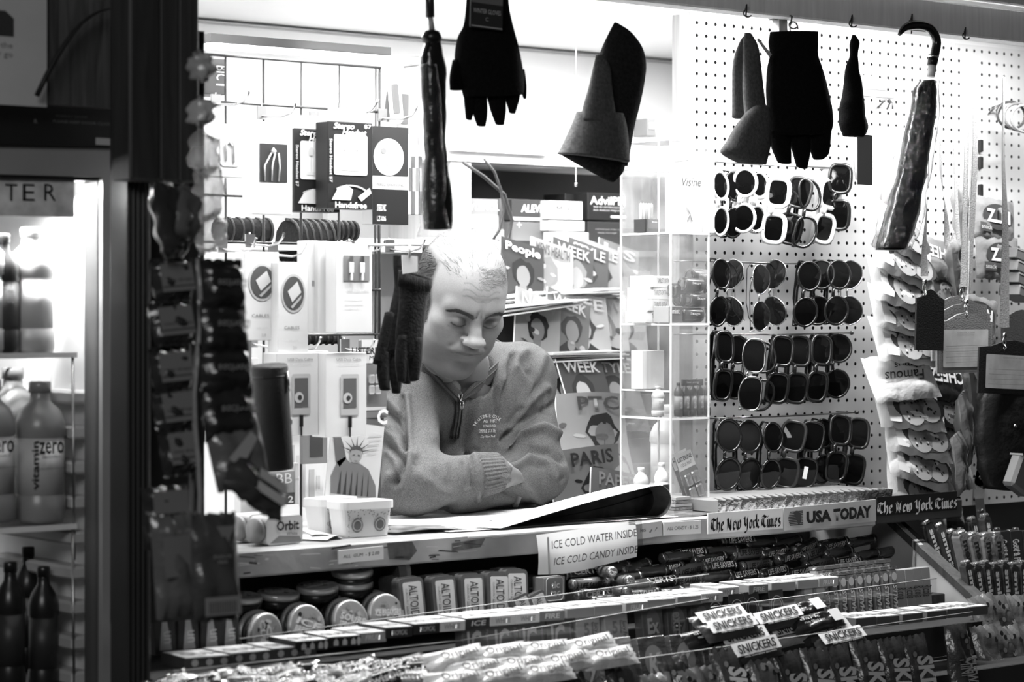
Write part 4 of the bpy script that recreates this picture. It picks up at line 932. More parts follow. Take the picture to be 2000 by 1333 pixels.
for i, (x, Y, sd, bs, rl) in enumerate(((1050, 3.93, 31, .25, .32), (1108, 3.95, 32, .1, .34), (1148, 3.96, 33, .25, .12), (1185, 3.98, 34, .3, .14), (1222, 4.0, 35, .22, .16))):
    mag_at(magazine(sd, base=bs), x, 650, Y, rl, .3, f'{ORD[i]} magazine from the left in the middle rack row', G2, k=.64)
o = papers(975, 628, 1150, 606, 3.90, 4, 'white newspapers fanned over the middle magazine row', 3, d=.1)
papers(1075, 712, 1222, 706, 3.90, 6, 'thick newspaper pile under the middle magazine row', 5)
for i, (x, Y, sd, bs, rl) in enumerate(((1110, 3.88, 41, .2, .3), (1150, 3.86, 42, .03, .02), (1210, 3.87, 43, .06, .05))):
    mag_at(magazine(sd, base=bs), x, 772, Y, rl, .45, f'{ORD[i]} dark magazine from the left under the newspaper pile', 'magazines in the third rack row', k=.62)
m_ = mag_at(magazine(51, title='PTC', tv=.06, base=.3, curl=.03, w_=.26), 1160, 862, 3.80, .02, .25, 'large curled magazine with a dark haired face on its cover', G3, k=.72)
m_ = mag_at(magazine(53, title='PARIS', tv=.03, base=.22, curl=.03, w_=.26), 1150, 968, 3.76, -.06, .2, 'large curled magazine with bold black title beside the man\'s elbow', G3, k=.72)
m_ = mag_at(magazine(54, title='PAPER', tv=.3, base=.16, curl=.01, w_=.2), 1200, 1005, 3.72, .18, .2, 'grey magazine leaning over the lowest curled one', G3, k=.66)
# rack behind the magazines
rk2 = thing('magazine_rack', 'dark stepped magazine rack behind the man\'s shoulder', 'rack')
for i, (y0, y1, Y) in enumerate(((478, 592, 4.18), (592, 712, 4.07), (700, 830, 3.97), (790, 900, 3.90), (880, 1040, 3.84))):
    b = B(); a, c = at(955, y0, Y), at(1310, y1, Y); b.box(((a.x+c.x)/2, Y, (a.z+c.z)/2), (c.x-a.x, .01, abs(a.z-c.z)+.02), mat(.035)); put('rack_panel', b, rk2)
    b = B(); b.box(((a.x+c.x)/2, Y-.045, c.z), (c.x-a.x, .09, .008), mat(.05)); put('rack_ledge', b, rk2)
# ================================================================ drinks cooler at the left
YC = 3.08
def flat(px, py, Y, org): p = at(px, py, Y); return (p.x-org.x, p.z-org.z)
def frame_poly(pxs, Y, y1, mt, org, b=None):
    b = b or B(); b.prism([flat(x, y, Y, org) for x, y in pxs], Y-org.y, y1-org.y, mt); return b
co = at(100, 700, YC); cool = thing('drinks_cooler', 'lit glass door drinks cooler with pale metal door frame', 'cooler', co)
fm = mat(.30, .35, .5, .3)
put('door_frame_top', frame_poly([(-80, 283), (254, 290), (200, 346), (-80, 338)], YC, YC+.035, fm, co), cool)
put('door_frame_side', frame_poly([(255, 290), (255, 1400), (200, 1400), (200, 346)], YC, YC+.035, fm, co), cool)
put('inner_gasket', frame_poly([(200, 346), (200, 1400), (190, 1400), (190, 354), (-80, 348), (-80, 339)], YC+.012, YC+.05, mat(.06, .5), co), cool)
hb = frame_poly([(-80, 200), (254, 212), (258, 288), (-80, 281)], YC-.01, YC+.3, mat(.008, .35), co); hd = put('header_panel', hb, cool)
p = at(70, 237, YC-.012); txt(hd, 'R', .005, .006, tuple(p-co), ink(.25)); p = at(165, 240, YC-.012); txt(hd, 'PLEASE KEEP DOOR CLOSED', .10, .004, tuple(p-co), ink(.12)); txt(hd, 'ENERGY SAVER', .05, .003, tuple(p-co+Vector((-.02, 0, .008))), ink(.1))
q = at(205, 277, YC-.012); hb = B(); hb.box(q-co, (.03, .002, .010), ink(.3)); put('sticker', hb, hd)
# body
xl, xr = at(-90, 700, YC).x, at(255, 700, YC).x; zt_c = at(200, 300, YC).z; zb_c = at(200, 1400, YC).z
b = B(); y0, y1 = YC+.05, YC+.48; wm = mat(.8, .4)
b.box(((xl+xr)/2-co.x, y1-co.y, (zt_c+zb_c)/2-co.z), (xr-xl, .02, zt_c-zb_c), wm); put('rear_liner', b, cool)
b = B(); b.box((xr-.012-co.x, (y0+y1)/2-co.y, (zt_c+zb_c)/2-co.z), (.022, y1-y0, zt_c-zb_c), wm); sl = put('side_liner', b, cool)
b = B(); b.box(((xl+xr)/2-co.x, (y0+y1)/2-co.y, zt_c-co.z), (xr-xl, y1-y0, .02), wm); put('roof_liner', b, cool)
for i in range(9):                                                           # shelf bearers moulded in the side liner
    z = at(165, 775+68*i, YC+.1).z; b = B(); b.box((xr-.040-co.x, YC+.2-co.y, z-co.z), (.034, .26, .020), mat(.45, .5), ch=.004); put('shelf_bearer', b, cool)
def cshelf(py, lab):
    z = at(100, py, YC+.08).z-co.z; b = B(); w_ = xr-.05-xl
    for k in range(24): b.box(((xl+xr-.05)/2-co.x, .08+k*.015, z), (w_, .003, .003), metal(.6))
    b.box(((xl+xr-.05)/2-co.x, .07, z), (w_, .006, .008), plastic(.8)); s = put('wire_shelf', b, cool); s['kind'] = 'stuff'
    b = B(); b.tube([(xr-.055-co.x, .072, z), (xr-.052-co.x, .072, z-.3)], .0022, metal(.35), 6); put('shelf_upright', b, cool)
    return z+co.z
z1 = cshelf(694, ''); z2 = cshelf(1030, '')
# cooler interior lamp: a real tube inside the top and side
b = B(); b.tube([(xl+.02-co.x, .07, zt_c-.035-co.z), (xr-.06-co.x, .07, zt_c-.035-co.z)], .008, mat(.8, emit=9), 8); put('lamp_tube', b, cool)
area('cooler_lamp', ((xl+xr)/2-.02, YC+.09, zt_c-.05), .3, .04, 6, (math.radians(-12), 0, 0))
# glass with the lettered sticker
g = B(); g.add([(xl-co.x, .022, zb_c-co.z), (xr-.055-co.x, .022, zb_c-co.z), (xr-.055-co.x, .022, zt_c-.055-co.z), (xl-co.x, .022, zt_c-.055-co.z)], [(0, 1, 2, 3)], clear_plastic(.97, .05)); gl_ = put('door_glass', g, cool)
p = at(62, 382, YC+.018)-co; b = B(); b.box(p, (at(130, 380, YC).x-at(-40, 380, YC).x, .001, .060), mat(.55, .5, var=.3, vscale=30)); st = put('glass_sticker', b, gl_)
for ch, px in (('A', -25), ('T', 22), ('E', 56), ('R', 98)): pp = at(px, 376, YC+.0165)-co; txt(st, ch, .019, .024, tuple(pp), ink(.02))
# bottles
def bottle(R, H, body, capv, lab, name='drink_bottle', band=None, words=()):
    t = put(name, None); m_ = plastic(body)
    b = B(); b.lathe([(R*.9, 0), (R, .006), (R, H*.18), (R*.93, H*.2), (R*.93, H*.6), (R, H*.62), (R*.98, H*.70), (R*.8, H*.79), (R*.42, H*.86), (R*.38, H*.91), (R*.38, H*.93)], m_, 24); put('bottle_body', b, t)
    b = B(); b.lathe([(R*.44, H*.92), (R*.44, H*.99), (R*.38, H), (0, H)], plastic(capv), 20); put('cap', b, t)
    b = B(); b.lathe([(R*.945, H*.2), (R*.945, H*.6)], card(lab), 28); lb = put('label_wrap', b, t)
    for (s, w_, h, z, v, kw) in words: txt(lb, s, w_, h, (0, -R*.95-.0006, z*H), ink(v), **kw)
    return t
def set_bottle(o, px, pyb, Y, lab, cat='bottle', grp='bottles in the drinks cooler'):
    p = at(px, pyb, Y); o.location = p; return tag(o, lab, cat, grp)
s_ = ppm(75, YC+.1)
bt1 = bottle(50/s_, 275/s_, .26, .25, .5, words=(('zero', .040, .018, .535, .03, dict(bold=.03)), ('DRAGONFRUIT', .03, .004, .47, .1, {}), ('naturally sweetened vitamin drink', .05, .0028, .39, .12, {})))
b = B(); b.poly([(-.03, .06), (.03, .06), (.03, .064), (-.03, .064)], -50/s_*.95-.0008, ink(.1)); 
txt(bt1.children[2] if len(bt1.children) > 2 else bt1, 'vitamin', .07, .011, (-.024, -50/s_*.86, .085), ink(.03), ang=PI/2, bold=.03)
set_bottle(bt1, 78, 1020, YC+.10, 'grey plastic drink bottle labelled zero on the middle cooler shelf')
o = copy_tree(bt1); set_bottle(o, -20, 1020, YC+.10, 'drink bottle cut off by the photo edge on the middle cooler shelf')
for k, px in enumerate((25, 118)):
    o = copy_tree(bt1); set_bottle(o, px, 985, YC+.22, f'{("dim", "second dim")[k]} drink bottle standing behind the one labelled zero')
bt2 = bottle(46/s_, 245/s_, .5, .6, .65, words=(('spring water', .045, .008, .5, .4, {}), ))
set_bottle(bt2, 60, 690, YC+.10, 'clear pale water bottle behind the glass on the top cooler shelf')
o = copy_tree(bt2); set_bottle(o, -25, 690, YC+.10, 'pale water bottle at the left photo edge on the top cooler shelf')
o = bottle(34/s_, 230/s_, .03, .05, .08, words=(('cola', .01, .03, .5, .5, {}), )); set_bottle(o, 5, 690, YC+.09, 'dark slim bottle at the left edge of the top cooler shelf')
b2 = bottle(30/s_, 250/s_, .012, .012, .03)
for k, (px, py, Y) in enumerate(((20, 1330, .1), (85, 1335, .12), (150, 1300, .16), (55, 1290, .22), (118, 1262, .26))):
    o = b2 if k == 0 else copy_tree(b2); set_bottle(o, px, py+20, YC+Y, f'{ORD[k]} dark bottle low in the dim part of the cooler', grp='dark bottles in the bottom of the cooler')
# ================================================================ wire grid with its hooks and packages
YG = 3.37
G = at(590, 600, YG); gp = .0762; grid = thing('wire_grid', 'black wire grid panel the phone accessories hang from', 'grid', G)
top_z = at(590, 121, YG).z-G.z; xs = [at(x, 400, YG).x-G.x for x in (368, 441, 515, 588, 662, 733)]; wm_ = mat(.05, .35, .6, .6)
zbot = ZC-G.z+.003
for x in xs: b = B(); b.tube([(x, 0, zbot), (x, 0, top_z)], .0022, wm_, 6); put('vertical_wire', b, grid)
b = B(); b.tube([(xs[-1]+.008, 0, zbot), (xs[-1]+.008, 0, top_z)], .003, wm_, 6); put('frame_wire', b, grid)
for k in range(9):
    z = top_z-k*gp
    if z < zbot: break
    b = B(); b.tube([(xs[0], -.004, z), (xs[-1]+.008, -.004, z)], .0022, wm_, 6); put('horizontal_wire', b, grid)
def hook(px, py, L_=.10, Y=YG-.005, v=.45, lab=None):
    p = at(px, py, Y); b = B(); b.tube([(0, 0, .02), (0, -.003, 0), (0, -L_*.6, -.004), (0, -L_*.88, .0), (0, -L_, .010), (0, -L_-.003, .017)], .0019, metal(v, .25), 6)
    b.box((0, -.002, .006), (.018, .004, .022), metal(v*.8, .4)); return solo('grid_hook', b, lab, 'hook', p)
HK = [(420, 205, 'first from left'), (510, 228, 'second from left'), (612, 238, 'third from left'), (668, 222, 'fourth from left'), (745, 232, 'rightmost')]
for x, y, l in HK: hook(x, y, lab=f'bent steel hook in the top row of the wire grid, {l}')
for x, y, l in ((433, 488, 'first from left'), (487, 478, 'second from left'), (532, 498, 'third from left'), (682, 490, 'fourth from left'), (760, 488, 'rightmost')): hook(x, y, lab=f'bent steel hook in the middle row of the wire grid, {l}')
for x, y, l in ((492, 673, 'at left'), (568, 678, 'at middle'), (672, 682, 'at right')): hook(x, y, L_=.085, lab=f'bent steel hook in the lower row of the wire grid, {l}')
GE = 'phone accessory boxes on the wire grid'
def dress(t, fn): b = B(); fn(b); return put('printed_art', b, t)
def headset(x0, y0, x1, y1, Y, lab, full=True):
    t = med(x0, y0+24, x1, y1, Y, .035, .012, lab, [], None, 'headset_box'); t['group'] = GE
    a, c = at(x0, y0+24, Y), at(x1, y1, Y); w_, h = c.x-a.x, a.z-c.z
    put('hang_tab', B().box((-w_*.04, .004, h/2+.011), (w_*.86, .0012, .022), card(.28)), t)
    b = B(); b.poly(rrect(-w_*.04, h/2+.013, .02, .006, .0028), .0030, ink(.8)); put('hang_slot', b, t)
    b = B(); b.poly(rrect(w_*.0, h*.12, w_*.74, h*.46, .004), -.0012, mat(.72, .25)); wn = put('window', b, t)
    b = B()
    for s in (-1, 1): b.poly(ell(s*w_*.14, h*.22, w_*.07, w_*.09, 14), -.0018, ink(.5)); b.poly(rect(s*w_*.14-.001, h*-.02, s*w_*.14+.001, h*.18), -.0018, ink(.55))
    b.poly(rect(-w_*.25, -h*.06, w_*.25, -h*.02), -.0018, ink(.6)); put('earbuds', b, wn)
    txt(t, 'Stereo', w_*.46, h*.07, (-w_*.15, -.0014, h*.45), ink(.85), shear=.3, bold=.05); txt(t, 'Headset', w_*.54, h*.07, (w_*.08, -.0014, h*.38), ink(.85), shear=.3, bold=.05); txt(t, '$7', w_*.16, h*.05, (w_*.38, -.0014, h*.455), ink(.6), bold=.03)
    txt(t, 'Stereo Headset $7', h*.5, w_*.07, (-w_*.44, -.0014, h*.05), ink(.55), ang=-PI/2, bold=.03); txt(t, 'Handsfree', w_*.7, h*.07, (0, -.0022, -h*.455), ink(.85), bold=.05)
    b = B(); b.poly([(-w_*.42, -h*.40), (-w_*.30, -h*.28), (-w_*.1, -h*.22), (w_*.05, -h*.28), (w_*.0, -h*.4)], -.0014, ink(.6)); b.poly([(w_*.16, -h*.36), (w_*.42, -h*.25), (w_*.46, -h*.31), (w_*.24, -h*.41)], -.0014, ink(.7)); b.poly(ell(0, -h*.37, w_*.44, h*.15, 14, .3, 2.4)+ell(0, -h*.37, w_*.40, h*.13, 14, 2.4, .3), -.0013, ink(.4)); put('printed_art', b, t)
    return t
headset(574, 226, 664, 416, 3.285, 'stereo headset box behind and left of the frontmost one')
headset(640, 212, 728, 410, 3.24, 'frontmost stereo headset box with large pale window on the wire grid')
t = med(727, 246, 797, 440, 3.27, .03, .5, 'earphones box with round window and black base, rightmost of the top row', [('WIRED EARPHONES', .8, .035, 0, -.02-.07, .15, {}), ('STEREO MIC', .25, .07, -.25, -.33, .8, dict(bold=.03)), ('LZ-006', .25, .05, -.25, -.44, .8, dict(bold=.03))], None, 'earphone_box'); t['group'] = GE
a, c = at(727, 246, 3.27), at(797, 440, 3.27); w_, h = c.x-a.x, a.z-c.z
b = B(); b.poly(rect(-w_/2, h*.35, w_/2, h/2), -.0006, ink(.02)); b.poly(rect(-w_/2, -h/2, w_/2, -h*.14), -.0006, ink(.012)); b.poly(rect(-w_/2, h*.0, w_/2, h*.36), -.0005, ink(.02)); put('printed_band', b, t)
b = B(); b.poly(ell(-w_*.05, h*.19, w_*.42, h*.19, 26), -.0010, ink(.75)); b.poly(ell(-w_*.05, h*.19, w_*.38, h*.17, 26), -.0014, mat(.5, .2)); b.poly(ell(-w_*.2, h*.25, w_*.08, w_*.07, 12), -.0018, ink(.2)); b.poly(ell(-w_*.08, h*.14, w_*.07, w_*.09, 12), -.0018, ink(.3)); put('round_window', b, t)
t = med(493, 236, 571, 420, 3.26, .03, .8, 'white earphone box with dark square window in the top row', [('Earphones', .5, .035, .0, .36, .5, {}), ('stereo', .2, .02, .3, -.46, .2, {})], None, 'earphone_box'); t['group'] = GE
w_, h = [(at(571, 300, 3.26).x-at(493, 300, 3.26).x), (at(500, 236, 3.26).z-at(500, 420, 3.26).z)]
b = B(); b.poly(rect(-w_*.33, -h*.15, w_*.37, h*.26), -.0008, ink(.03)); wn = put('window', b, t)
b = B()
for k in range(3): b.tube([(-w_*.2+k*w_*.17, -.002, -h*.14), (-w_*.22+k*w_*.19, -.003, h*.02), (-w_*.05+k*w_*.09, -.003, h*.16)], .0012, plastic(.8), 5)
b.lathe([(0, -.005), (.005, 0), (0, .006)], plastic(.8), 10, Matrix.Translation((0, -.003, h*.18))); put('coiled_cable', b, wn)
# bottom row / cables
t = med(395, 240, 486, 348, 3.25, .02, .8, 'white blister pack with pale earbuds at the left of the top row', [], None, 'earbud_pack'); t['group'] = GE
b = B(); b.poly(rrect(.008, 0, .038, .05, .008), -.001, mat(.55, .2)); wn = put('blister', b, t); b = B(); b.tube([(-.0, -.002, -.015), (-.001, -.004, .01), (.006, -.004, .017), (.014, -.004, .010), (.014, -.002, -.018)], .0016, plastic(.8), 6); put('earbuds', b, wn)
def cables(x0, y0, x1, y1, Y, lab):
    t = med(x0, y0, x1, y1, Y, .03, .8, lab, [('CABLES', .5, .035, -.05, -.22, .2, {}), ('usb sync', .3, .02, 0, -.36, .6, {}), ('2.0', .12, .03, .05, -.44, .4, {})], None, 'cable_box'); t['group'] = GE
    w_ = at(x1, 500, Y).x-at(x0, 500, Y).x; h = at(x0, y0, Y).z-at(x0, y1, Y).z
    b = B(); b.poly(ell(0, h*.16, w_*.40, h*.215, 26), -.0008, ink(.55)); b.poly(ell(0, h*.16, w_*.345, h*.185, 26), -.0012, ink(.09)); put('round_window', b, t)
    b = B(); b.poly([(-w_*.2, h*.18), (w_*.12, h*.29), (w_*.25, h*.17), (-w_*.05, h*.06)], -.0018, plastic(.7)); b.poly([(-w_*.1, h*.01), (w_*.26, h*.14), (w_*.24, h*.10), (-w_*.04, h*-.01)], -.0018, plastic(.5)); put('plug', b, t); return t
cables(478, 492, 545, 665, 3.27, 'white cable box with oval window, left one of two'); cables(543, 512, 602, 690, 3.25, 'white cable box with oval window, right one of two')
t = med(452, 560, 486, 640, 3.29, .02, .7, 'white card with half a dark circle beside the cable boxes', [], None, 'accessory_card'); b = B(); b.poly(ell(0, 0, .009, .014, 18), -.001, ink(.12)); put('printed_art', b, t)
t = med(440, 560, 492, 770, 3.30, .015, .35, 'grey hanging card low at the left of the wire grid', [], [(-.4, -.2, .4, -.12, .8)], 'accessory_card')
for k in range(4): t = med(600+k*22, 470+k, 622+k*22, 648+k, 3.20-.012*k+.06, .03, .72, f'white data cable box in the pressed stack, {ORD[k]} from left', [], [(-.1, .0, .3, .06, .3)] if k == 0 else None, 'cable_box'); t['group'] = GE
t = med(656, 478, 727, 650, 3.21, .03, .8, 'frontmost white data cable box with two plugs behind its window', [('USB Data Cable', .6, .03, .1, -.02, .5, {}), ('for charging and sync', .5, .02, .0, -.12, .6, {}), ('fast and reliable', .5, .02, .0, -.17, .6, {}), ('tangle free', .4, .02, -.05, -.22, .6, {})], None, 'cable_box'); t['group'] = GE
w_ = at(727, 500, 3.21).x-at(656, 500, 3.21).x; h = at(656, 478, 3.21).z-at(656, 650, 3.21).z
b = B(); b.poly(rect(-w_*.3, h*.09, w_*.42, h*.38), -.0008, ink(.25)); wn = put('window', b, t)
for s in (-.1, .2): b = B(); b.box((w_*s, -.003, h*.24), (.009, .003, .018), plastic(.85), ch=.001); b.box((w_*s, -.003, h*.33), (.006, .002, .012), metal(.6)); b.box((w_*s, -.003, h*.14), (.004, .003, .012), plastic(.85)); put('plug', b, wn)
def usb(x0, y0, x1, y1, Y, lab):
    t = med(x0, y0, x1, y1, Y, .04, .82, lab, [('USB Data Cable', .6, .035, .06, .42, .25, {}), ('for mobile phones', .5, .02, .06, .36, .4, {})], None, 'cable_box'); t['group'] = GE
    w_ = at(x1, 700, Y).x-at(x0, 700, Y).x; h = at(x0, y0, Y).z-at(x0, y1, Y).z
    b = B(); b.poly(rrect(w_*.08, 0, w_*.44, h*.5, .003), -.0010, ink(.55)); b.poly(rect(-w_*.08, -h*.16, w_*.24, h*.2), -.0014, ink(.13)); b.poly(ell(w_*.02, -h*.04, w_*.11, w_*.11, 18), -.0018, ink(.6)); b.poly(ell(w_*.04, -h*.04, w_*.05, w_*.05, 14), -.0021, ink(.05)); put('phone_window', b, t)
    b = B(); b.box((w_*.08, -.0015, -h*.33), (.006, .002, .018), plastic(.02)); b.box((w_*.08, -.0015, -h*.44), (.002, .002, .02), plastic(.05)); put('connector', b, t); return t
usb(540, 690, 622, 850, 3.24, 'USB data cable box with printed phone, left of the pair'); usb(636, 690, 716, 852, 3.22, 'USB data cable box with printed phone, right of the pair')
t = med(616, 686, 642, 845, 3.265, .03, .78, 'plain white box edge wedged between the USB data cable boxes', [], [(-.1, -.1, .2, .2, .2)], 'cable_box'); t['group'] = GE
b = B(); p = at(563, 825, 3.2); b.lathe([(0.0065, 0), (.0065, .002), (0, .0025)], plastic(.01), 18, Matrix.Rotation(PI/2, 4, 'X')); solo('round_magnet', b, 'small black disc stuck to the lower left of the USB cable boxes', 'magnet', p)
# black cylinder case
p = at(532, 815, 3.12); hh = 205/ppm(535, 3.12)/2; rr_ = 36/ppm(535, 3.12); t = thing('speaker_case', 'black cylindrical zip case hanging beside the snack bags', 'case', p, (.05, -.10, 0))
b = B(); b.lathe([(rr_*.96, -hh), (rr_, -hh+.004), (rr_, hh-.004), (rr_*.94, hh)], mat(.010, .6, bump=.3, bscale=300), 28); put('case_body', b, t); b = B(); b.lathe([(rr_*1.01, hh-.018), (rr_*1.01, hh-.015)], mat(.002, .4), 28); put('seam', b, t); b = B(); b.tube([(rr_*.5, -rr_*.9, hh-.01), (rr_*.6, -rr_*.92, hh-.04)], .002, metal(.6), 6); put('zip_puller', b, t)
# dark things behind the grid
for k, (x0, y0, x1, y1) in enumerate(((425, 425, 520, 475), (562, 428, 630, 520), (640, 432, 690, 470), (600, 655, 660, 672))):
    b = B(); a, c = at(x0, y0, 3.75), at(x1, y1, 3.75); w_ = c.x-a.x; h = a.z-c.z; b.tube([(-w_/2, 0, 0), (w_/2, 0, 0)], h/2, mat(.006, .8, .1, bump=.6, bscale=80), 12)
    for q in range(6): b.tube([(-w_/2+w_*q/5, -h*.5*math.cos(a_), h*.5*math.sin(a_)) for a_ in [x*.4-1.5 for x in range(9)]], .003, mat(.008, .6, .2), 5)
    solo('cable_coil', b, f'{ORD[k]} dark coil of cable on the shelf behind the wire grid', 'coil', ((a.x+c.x)/2, 3.75, (a.z+c.z)/2))
sb = thing('rear_shelf', 'white shelf behind the wire grid carrying cable coils', 'shelf'); b = B(); a, c = at(360, 476, 3.72), at(800, 476, 3.72); b.box(((a.x+c.x)/2, 3.78, c.z-.012), (c.x-a.x, .2, .012), mat(.7)); put('shelf_board', b, sb)
# light fitting channel and its lighter box
a, c = at(398, 82, 3.9), at(803, 112, 3.9); t = thing('light_channel', 'long metal light channel above the wire grid', 'light fitting', ((a.x+c.x)/2, 3.9, (a.z+c.z)/2), (0, -math.atan2(c.z-a.z, c.x-a.x)*.6, 0)); L_ = c.x-a.x
put('housing', B().box((-L_*.07, 0, .006), (L_*.86, .05, .016), mat(.03, .7, .2)), t); put('diffuser', B().box((0, -.002, -.010), (L_, .05, .014), mat(.45, .3, .5, .4)), t); put('end_cap', B().box((L_/2+.002, -.002, -.009), (.006, .052, .02), metal(.5)), t)
t = med(398, 112, 441, 186, 3.40, .05, .03, 'dark lettered carton at the top left of the wire grid', [('BIC', .55, .34, .3, .1, .55, dict(ang=-PI/2))], [(.05, -.25, .5, -.2, .4)], 'lighter_box')
# hanging round-cornered tags at the right of the grid
for k, (x, y, rx, ry, v) in enumerate(((772, 185, 16, 58, .45), (790, 205, 18, 60, .3), (758, 200, 14, 60, .65))):
    b = B(); p = at(x, y, 3.55+.02*k); s = ppm(x, 3.5); b.prism(rrect(0, 0, 2*rx/s, 2*ry/s, rx*.8/s, 5), 0, .002, card(v)); o = solo('hanging_card', b, f'{ORD[k]} rounded hanging card beside the wire grid top', 'card', p, (0, .12*k-.1, 0)); b = B(); b.poly(rrect(0, -.008, rx/s, ry/s, .003), -.001, ink(.12)); put('printed_art', b, o)
# glasses-like dark folders between grid and umbrella
for k in range(4):
    t = med(797+k*7, 305, 804+k*7, 420, 3.6+.01*k, .03, (.5, .1, .6, .08)[k], f'{ORD[k]} slim booklet standing right of the wire grid', [], [(-.3, -.1, .3, .3, (.1, .5, .2, .4)[k])], 'booklet')
# Listerine blister behind the gloves
t = med(706, 664, 756, 816, 3.30, .01, .15, 'mouth freshener card half hidden by the hanging gray gloves', [('LISTERINE', 1.35, .09, -.2, .36, .02, dict(bold=.05)), ('MINT', .6, .05, .1, .27, .02, {})], [(-.5, .2, .5, .5, .55), (-.4, -.4, .45, -.36, .5)], 'freshener_card')
for q in range(4): b = B(); b.box((-.008+.013*(q % 2), -.004, -.0-.018*(q//2)), (.011, .006, .015), clear_plastic(.8, .5, .3), ch=.002); put('blister', b, t)
# statue brochure
p = at(692, 905, 3.30); S = ppm(690, 3.30); t = thing('brochure', 'city brochure showing the crowned statue with raised arm, tilted under the wire grid', 'brochure', p, (0, .12, 0)); W_ = 104/S/.83; H_ = 155/S
put('card', B().box((0, 0, 0), (W_, .003, H_), card(.62)), t)
b = B(); X = lambda px: (px-690)/S/.83; Z = lambda py: -(py-905)/S
def pp(l, v, y=-.0022): b.poly([(X(x), Z(z)) for x, z in l], y, ink(v))
pp([(648, 968), (645, 935), (655, 905), (668, 895), (680, 905), (700, 905), (718, 915), (735, 945), (738, 968)], .16); pp([(652, 905), (640, 845), (650, 842), (664, 872), (672, 898), (660, 915)], .13)
b2_ = [(690+12*math.cos(a_), 890+15*math.sin(a_)) for a_ in np.linspace(0, 6.0, 16)]; pp(b2_, .30, -.0026)
pp([(676, 886), (679, 875), (690, 870), (701, 875), (704, 886), (699, 880), (690, 878), (681, 880)], .08, -.0028)
for a_ in np.linspace(-1.25, 1.25, 7): pp([(690+13*math.sin(a_-.09), 885-13*math.cos(a_-.09)), (690+36*math.sin(a_), 885-34*math.cos(a_)), (690+13*math.sin(a_+.09), 885-13*math.cos(a_+.09))], .04, -.0027)
for k in range(6): pp([(660+k*12, 968), (664+k*11, 920), (667+k*11, 968)], .04, -.0026)
pp([(683, 889), (688, 888), (688, 890), (683, 891)], .08, -.0030); pp([(693, 888), (698, 889), (698, 891), (693, 890)], .08, -.0030); pp([(686, 900), (695, 900), (691, 902)], .1, -.0030)
for k in range(5): pp([(712, 850+k*9), (738-k*2, 846+k*9), (738-k*2, 847.5+k*9), (712, 851.5+k*9)], .45)
put('statue_print', b, t)
txt(t, 'C', .022, .026, (W_*.43, -.003, H_*.5+.016), ink(.75), bold=.08)
b = B(); b.box((W_*.28, .002, H_*.5+.012), (.045, .002, .03), card(.12)); put('header_flap', b, t)
t = med(590, 842, 640, 905, 3.34, .008, .2, 'dark hanging accessory card left of the statue brochure', [], [(-.2, -.3, .3, .4, .05)], 'accessory_card')
t = med(524, 922, 575, 985, 3.38, .03, .30, 'small grey carton printed with two capitals low behind the wire grid', [('BB', .6, .30, .1, .28, .75, {}), ('2', .2, .2, .35, -.35, .8, dict(bold=.05))], [(-.5, -.5, .5, -.15, .08)], 'battery_box')
t = med(576, 905, 584, 985, 3.39, .03, .6, 'narrow white carton beside the grey battery carton', [('GOODNESS', .5, .1, 0, .1, .2, dict(ang=PI/2))], None, 'battery_box')
for k, (x0, y0, x1, y1, v) in enumerate(((560, 850, 590, 985, .7), (596, 905, 632, 990, .75), (470, 700, 505, 1015, .72))):
    t = med(x0, y0, x1, y1, 3.41, .02, v, f'{ORD[k]} pale blurred packet standing behind the wire grid', [], [(-.3, -.3, .0, .35, .45), (.1, -.1, .3, .2, .55)], 'packet')
# on the counter
def tub(px, pyb, w_, d_, h, Y, lab, rot, lid=True):
    p = at(px, pyb, Y); p.z = ZC; t = thing('gum_tub', lab, 'tub', p, (0, 0, rot)); b = B()
    P0 = rrect(0, 0, w_*.86, d_*.86, .01); P1 = rrect(0, 0, w_, d_, .012); n = len(P0)
    vs = [(x, y, 0.001) for x, y in P0]+[(x, y, h) for x, y in P1]; b.add(vs, [list(range(n))[::-1]]+[(i, (i+1) % n, n+(i+1) % n, n+i) for i in range(n)]+[[n+i for i in range(n)]], mat(.75, .4), False); put('tub_body', b, t)
    b = B(); P2 = rrect(0, 0, w_*1.05, d_*1.05, .013); vs = [(x, y, h-.010) for x, y in P2]+[(x, y, h+.002) for x, y in P2]; b.add(vs, [(i, (i+1) % n, n+(i+1) % n, n+i) for i in range(n)]+[[n+i for i in range(n)]]+[list(range(n))[::-1]], mat(.85, .35)); put('rim', b, t)
    r = random.Random(3); b = B(); sl_ = (d_-d_*.86)/2/h
    def P(x, z): return (x, -(d_*.43+sl_*z)-.0012, z)
    for k in range(70):
        x, z = r.uniform(-.42, .42)*w_*.95, h*(.55+.33*r.random()) if k < 45 else h*r.uniform(.05, .85); s = r.uniform(.0006, .0012)
        if k >= 45: x = (-.42+.05*r.random())*w_ if k % 2 else (.38+.05*r.random())*w_
        b.add([P(x-s, z), P(x, z-s), P(x+s, z), P(x, z+s)], [(0, 1, 2, 3)], ink(.02))
    for s in (-1, 1):
        for (rx, v, o_) in ((.011, .2, .0), (.009, .55, .0004), (.007, .15, .0008)):
            e = ell(s*w_*.22, h*.36, rx, rx*1.05, 18); b.add([tuple(Vector(P(x, z))+Vector((0, -o_, 0))) for x, z in e], [list(range(18))], ink(v))
    put('dotted_print', b, t)['kind'] = 'stuff'; return t
tub(645, 1020, .085, .05, .058, 3.27, 'rear white gum tub with black dots, behind the front tub', .25); tub(703, 1052, .098, .055, .056, 3.21, 'front white gum tub with black dots and two printed rings', -.05)
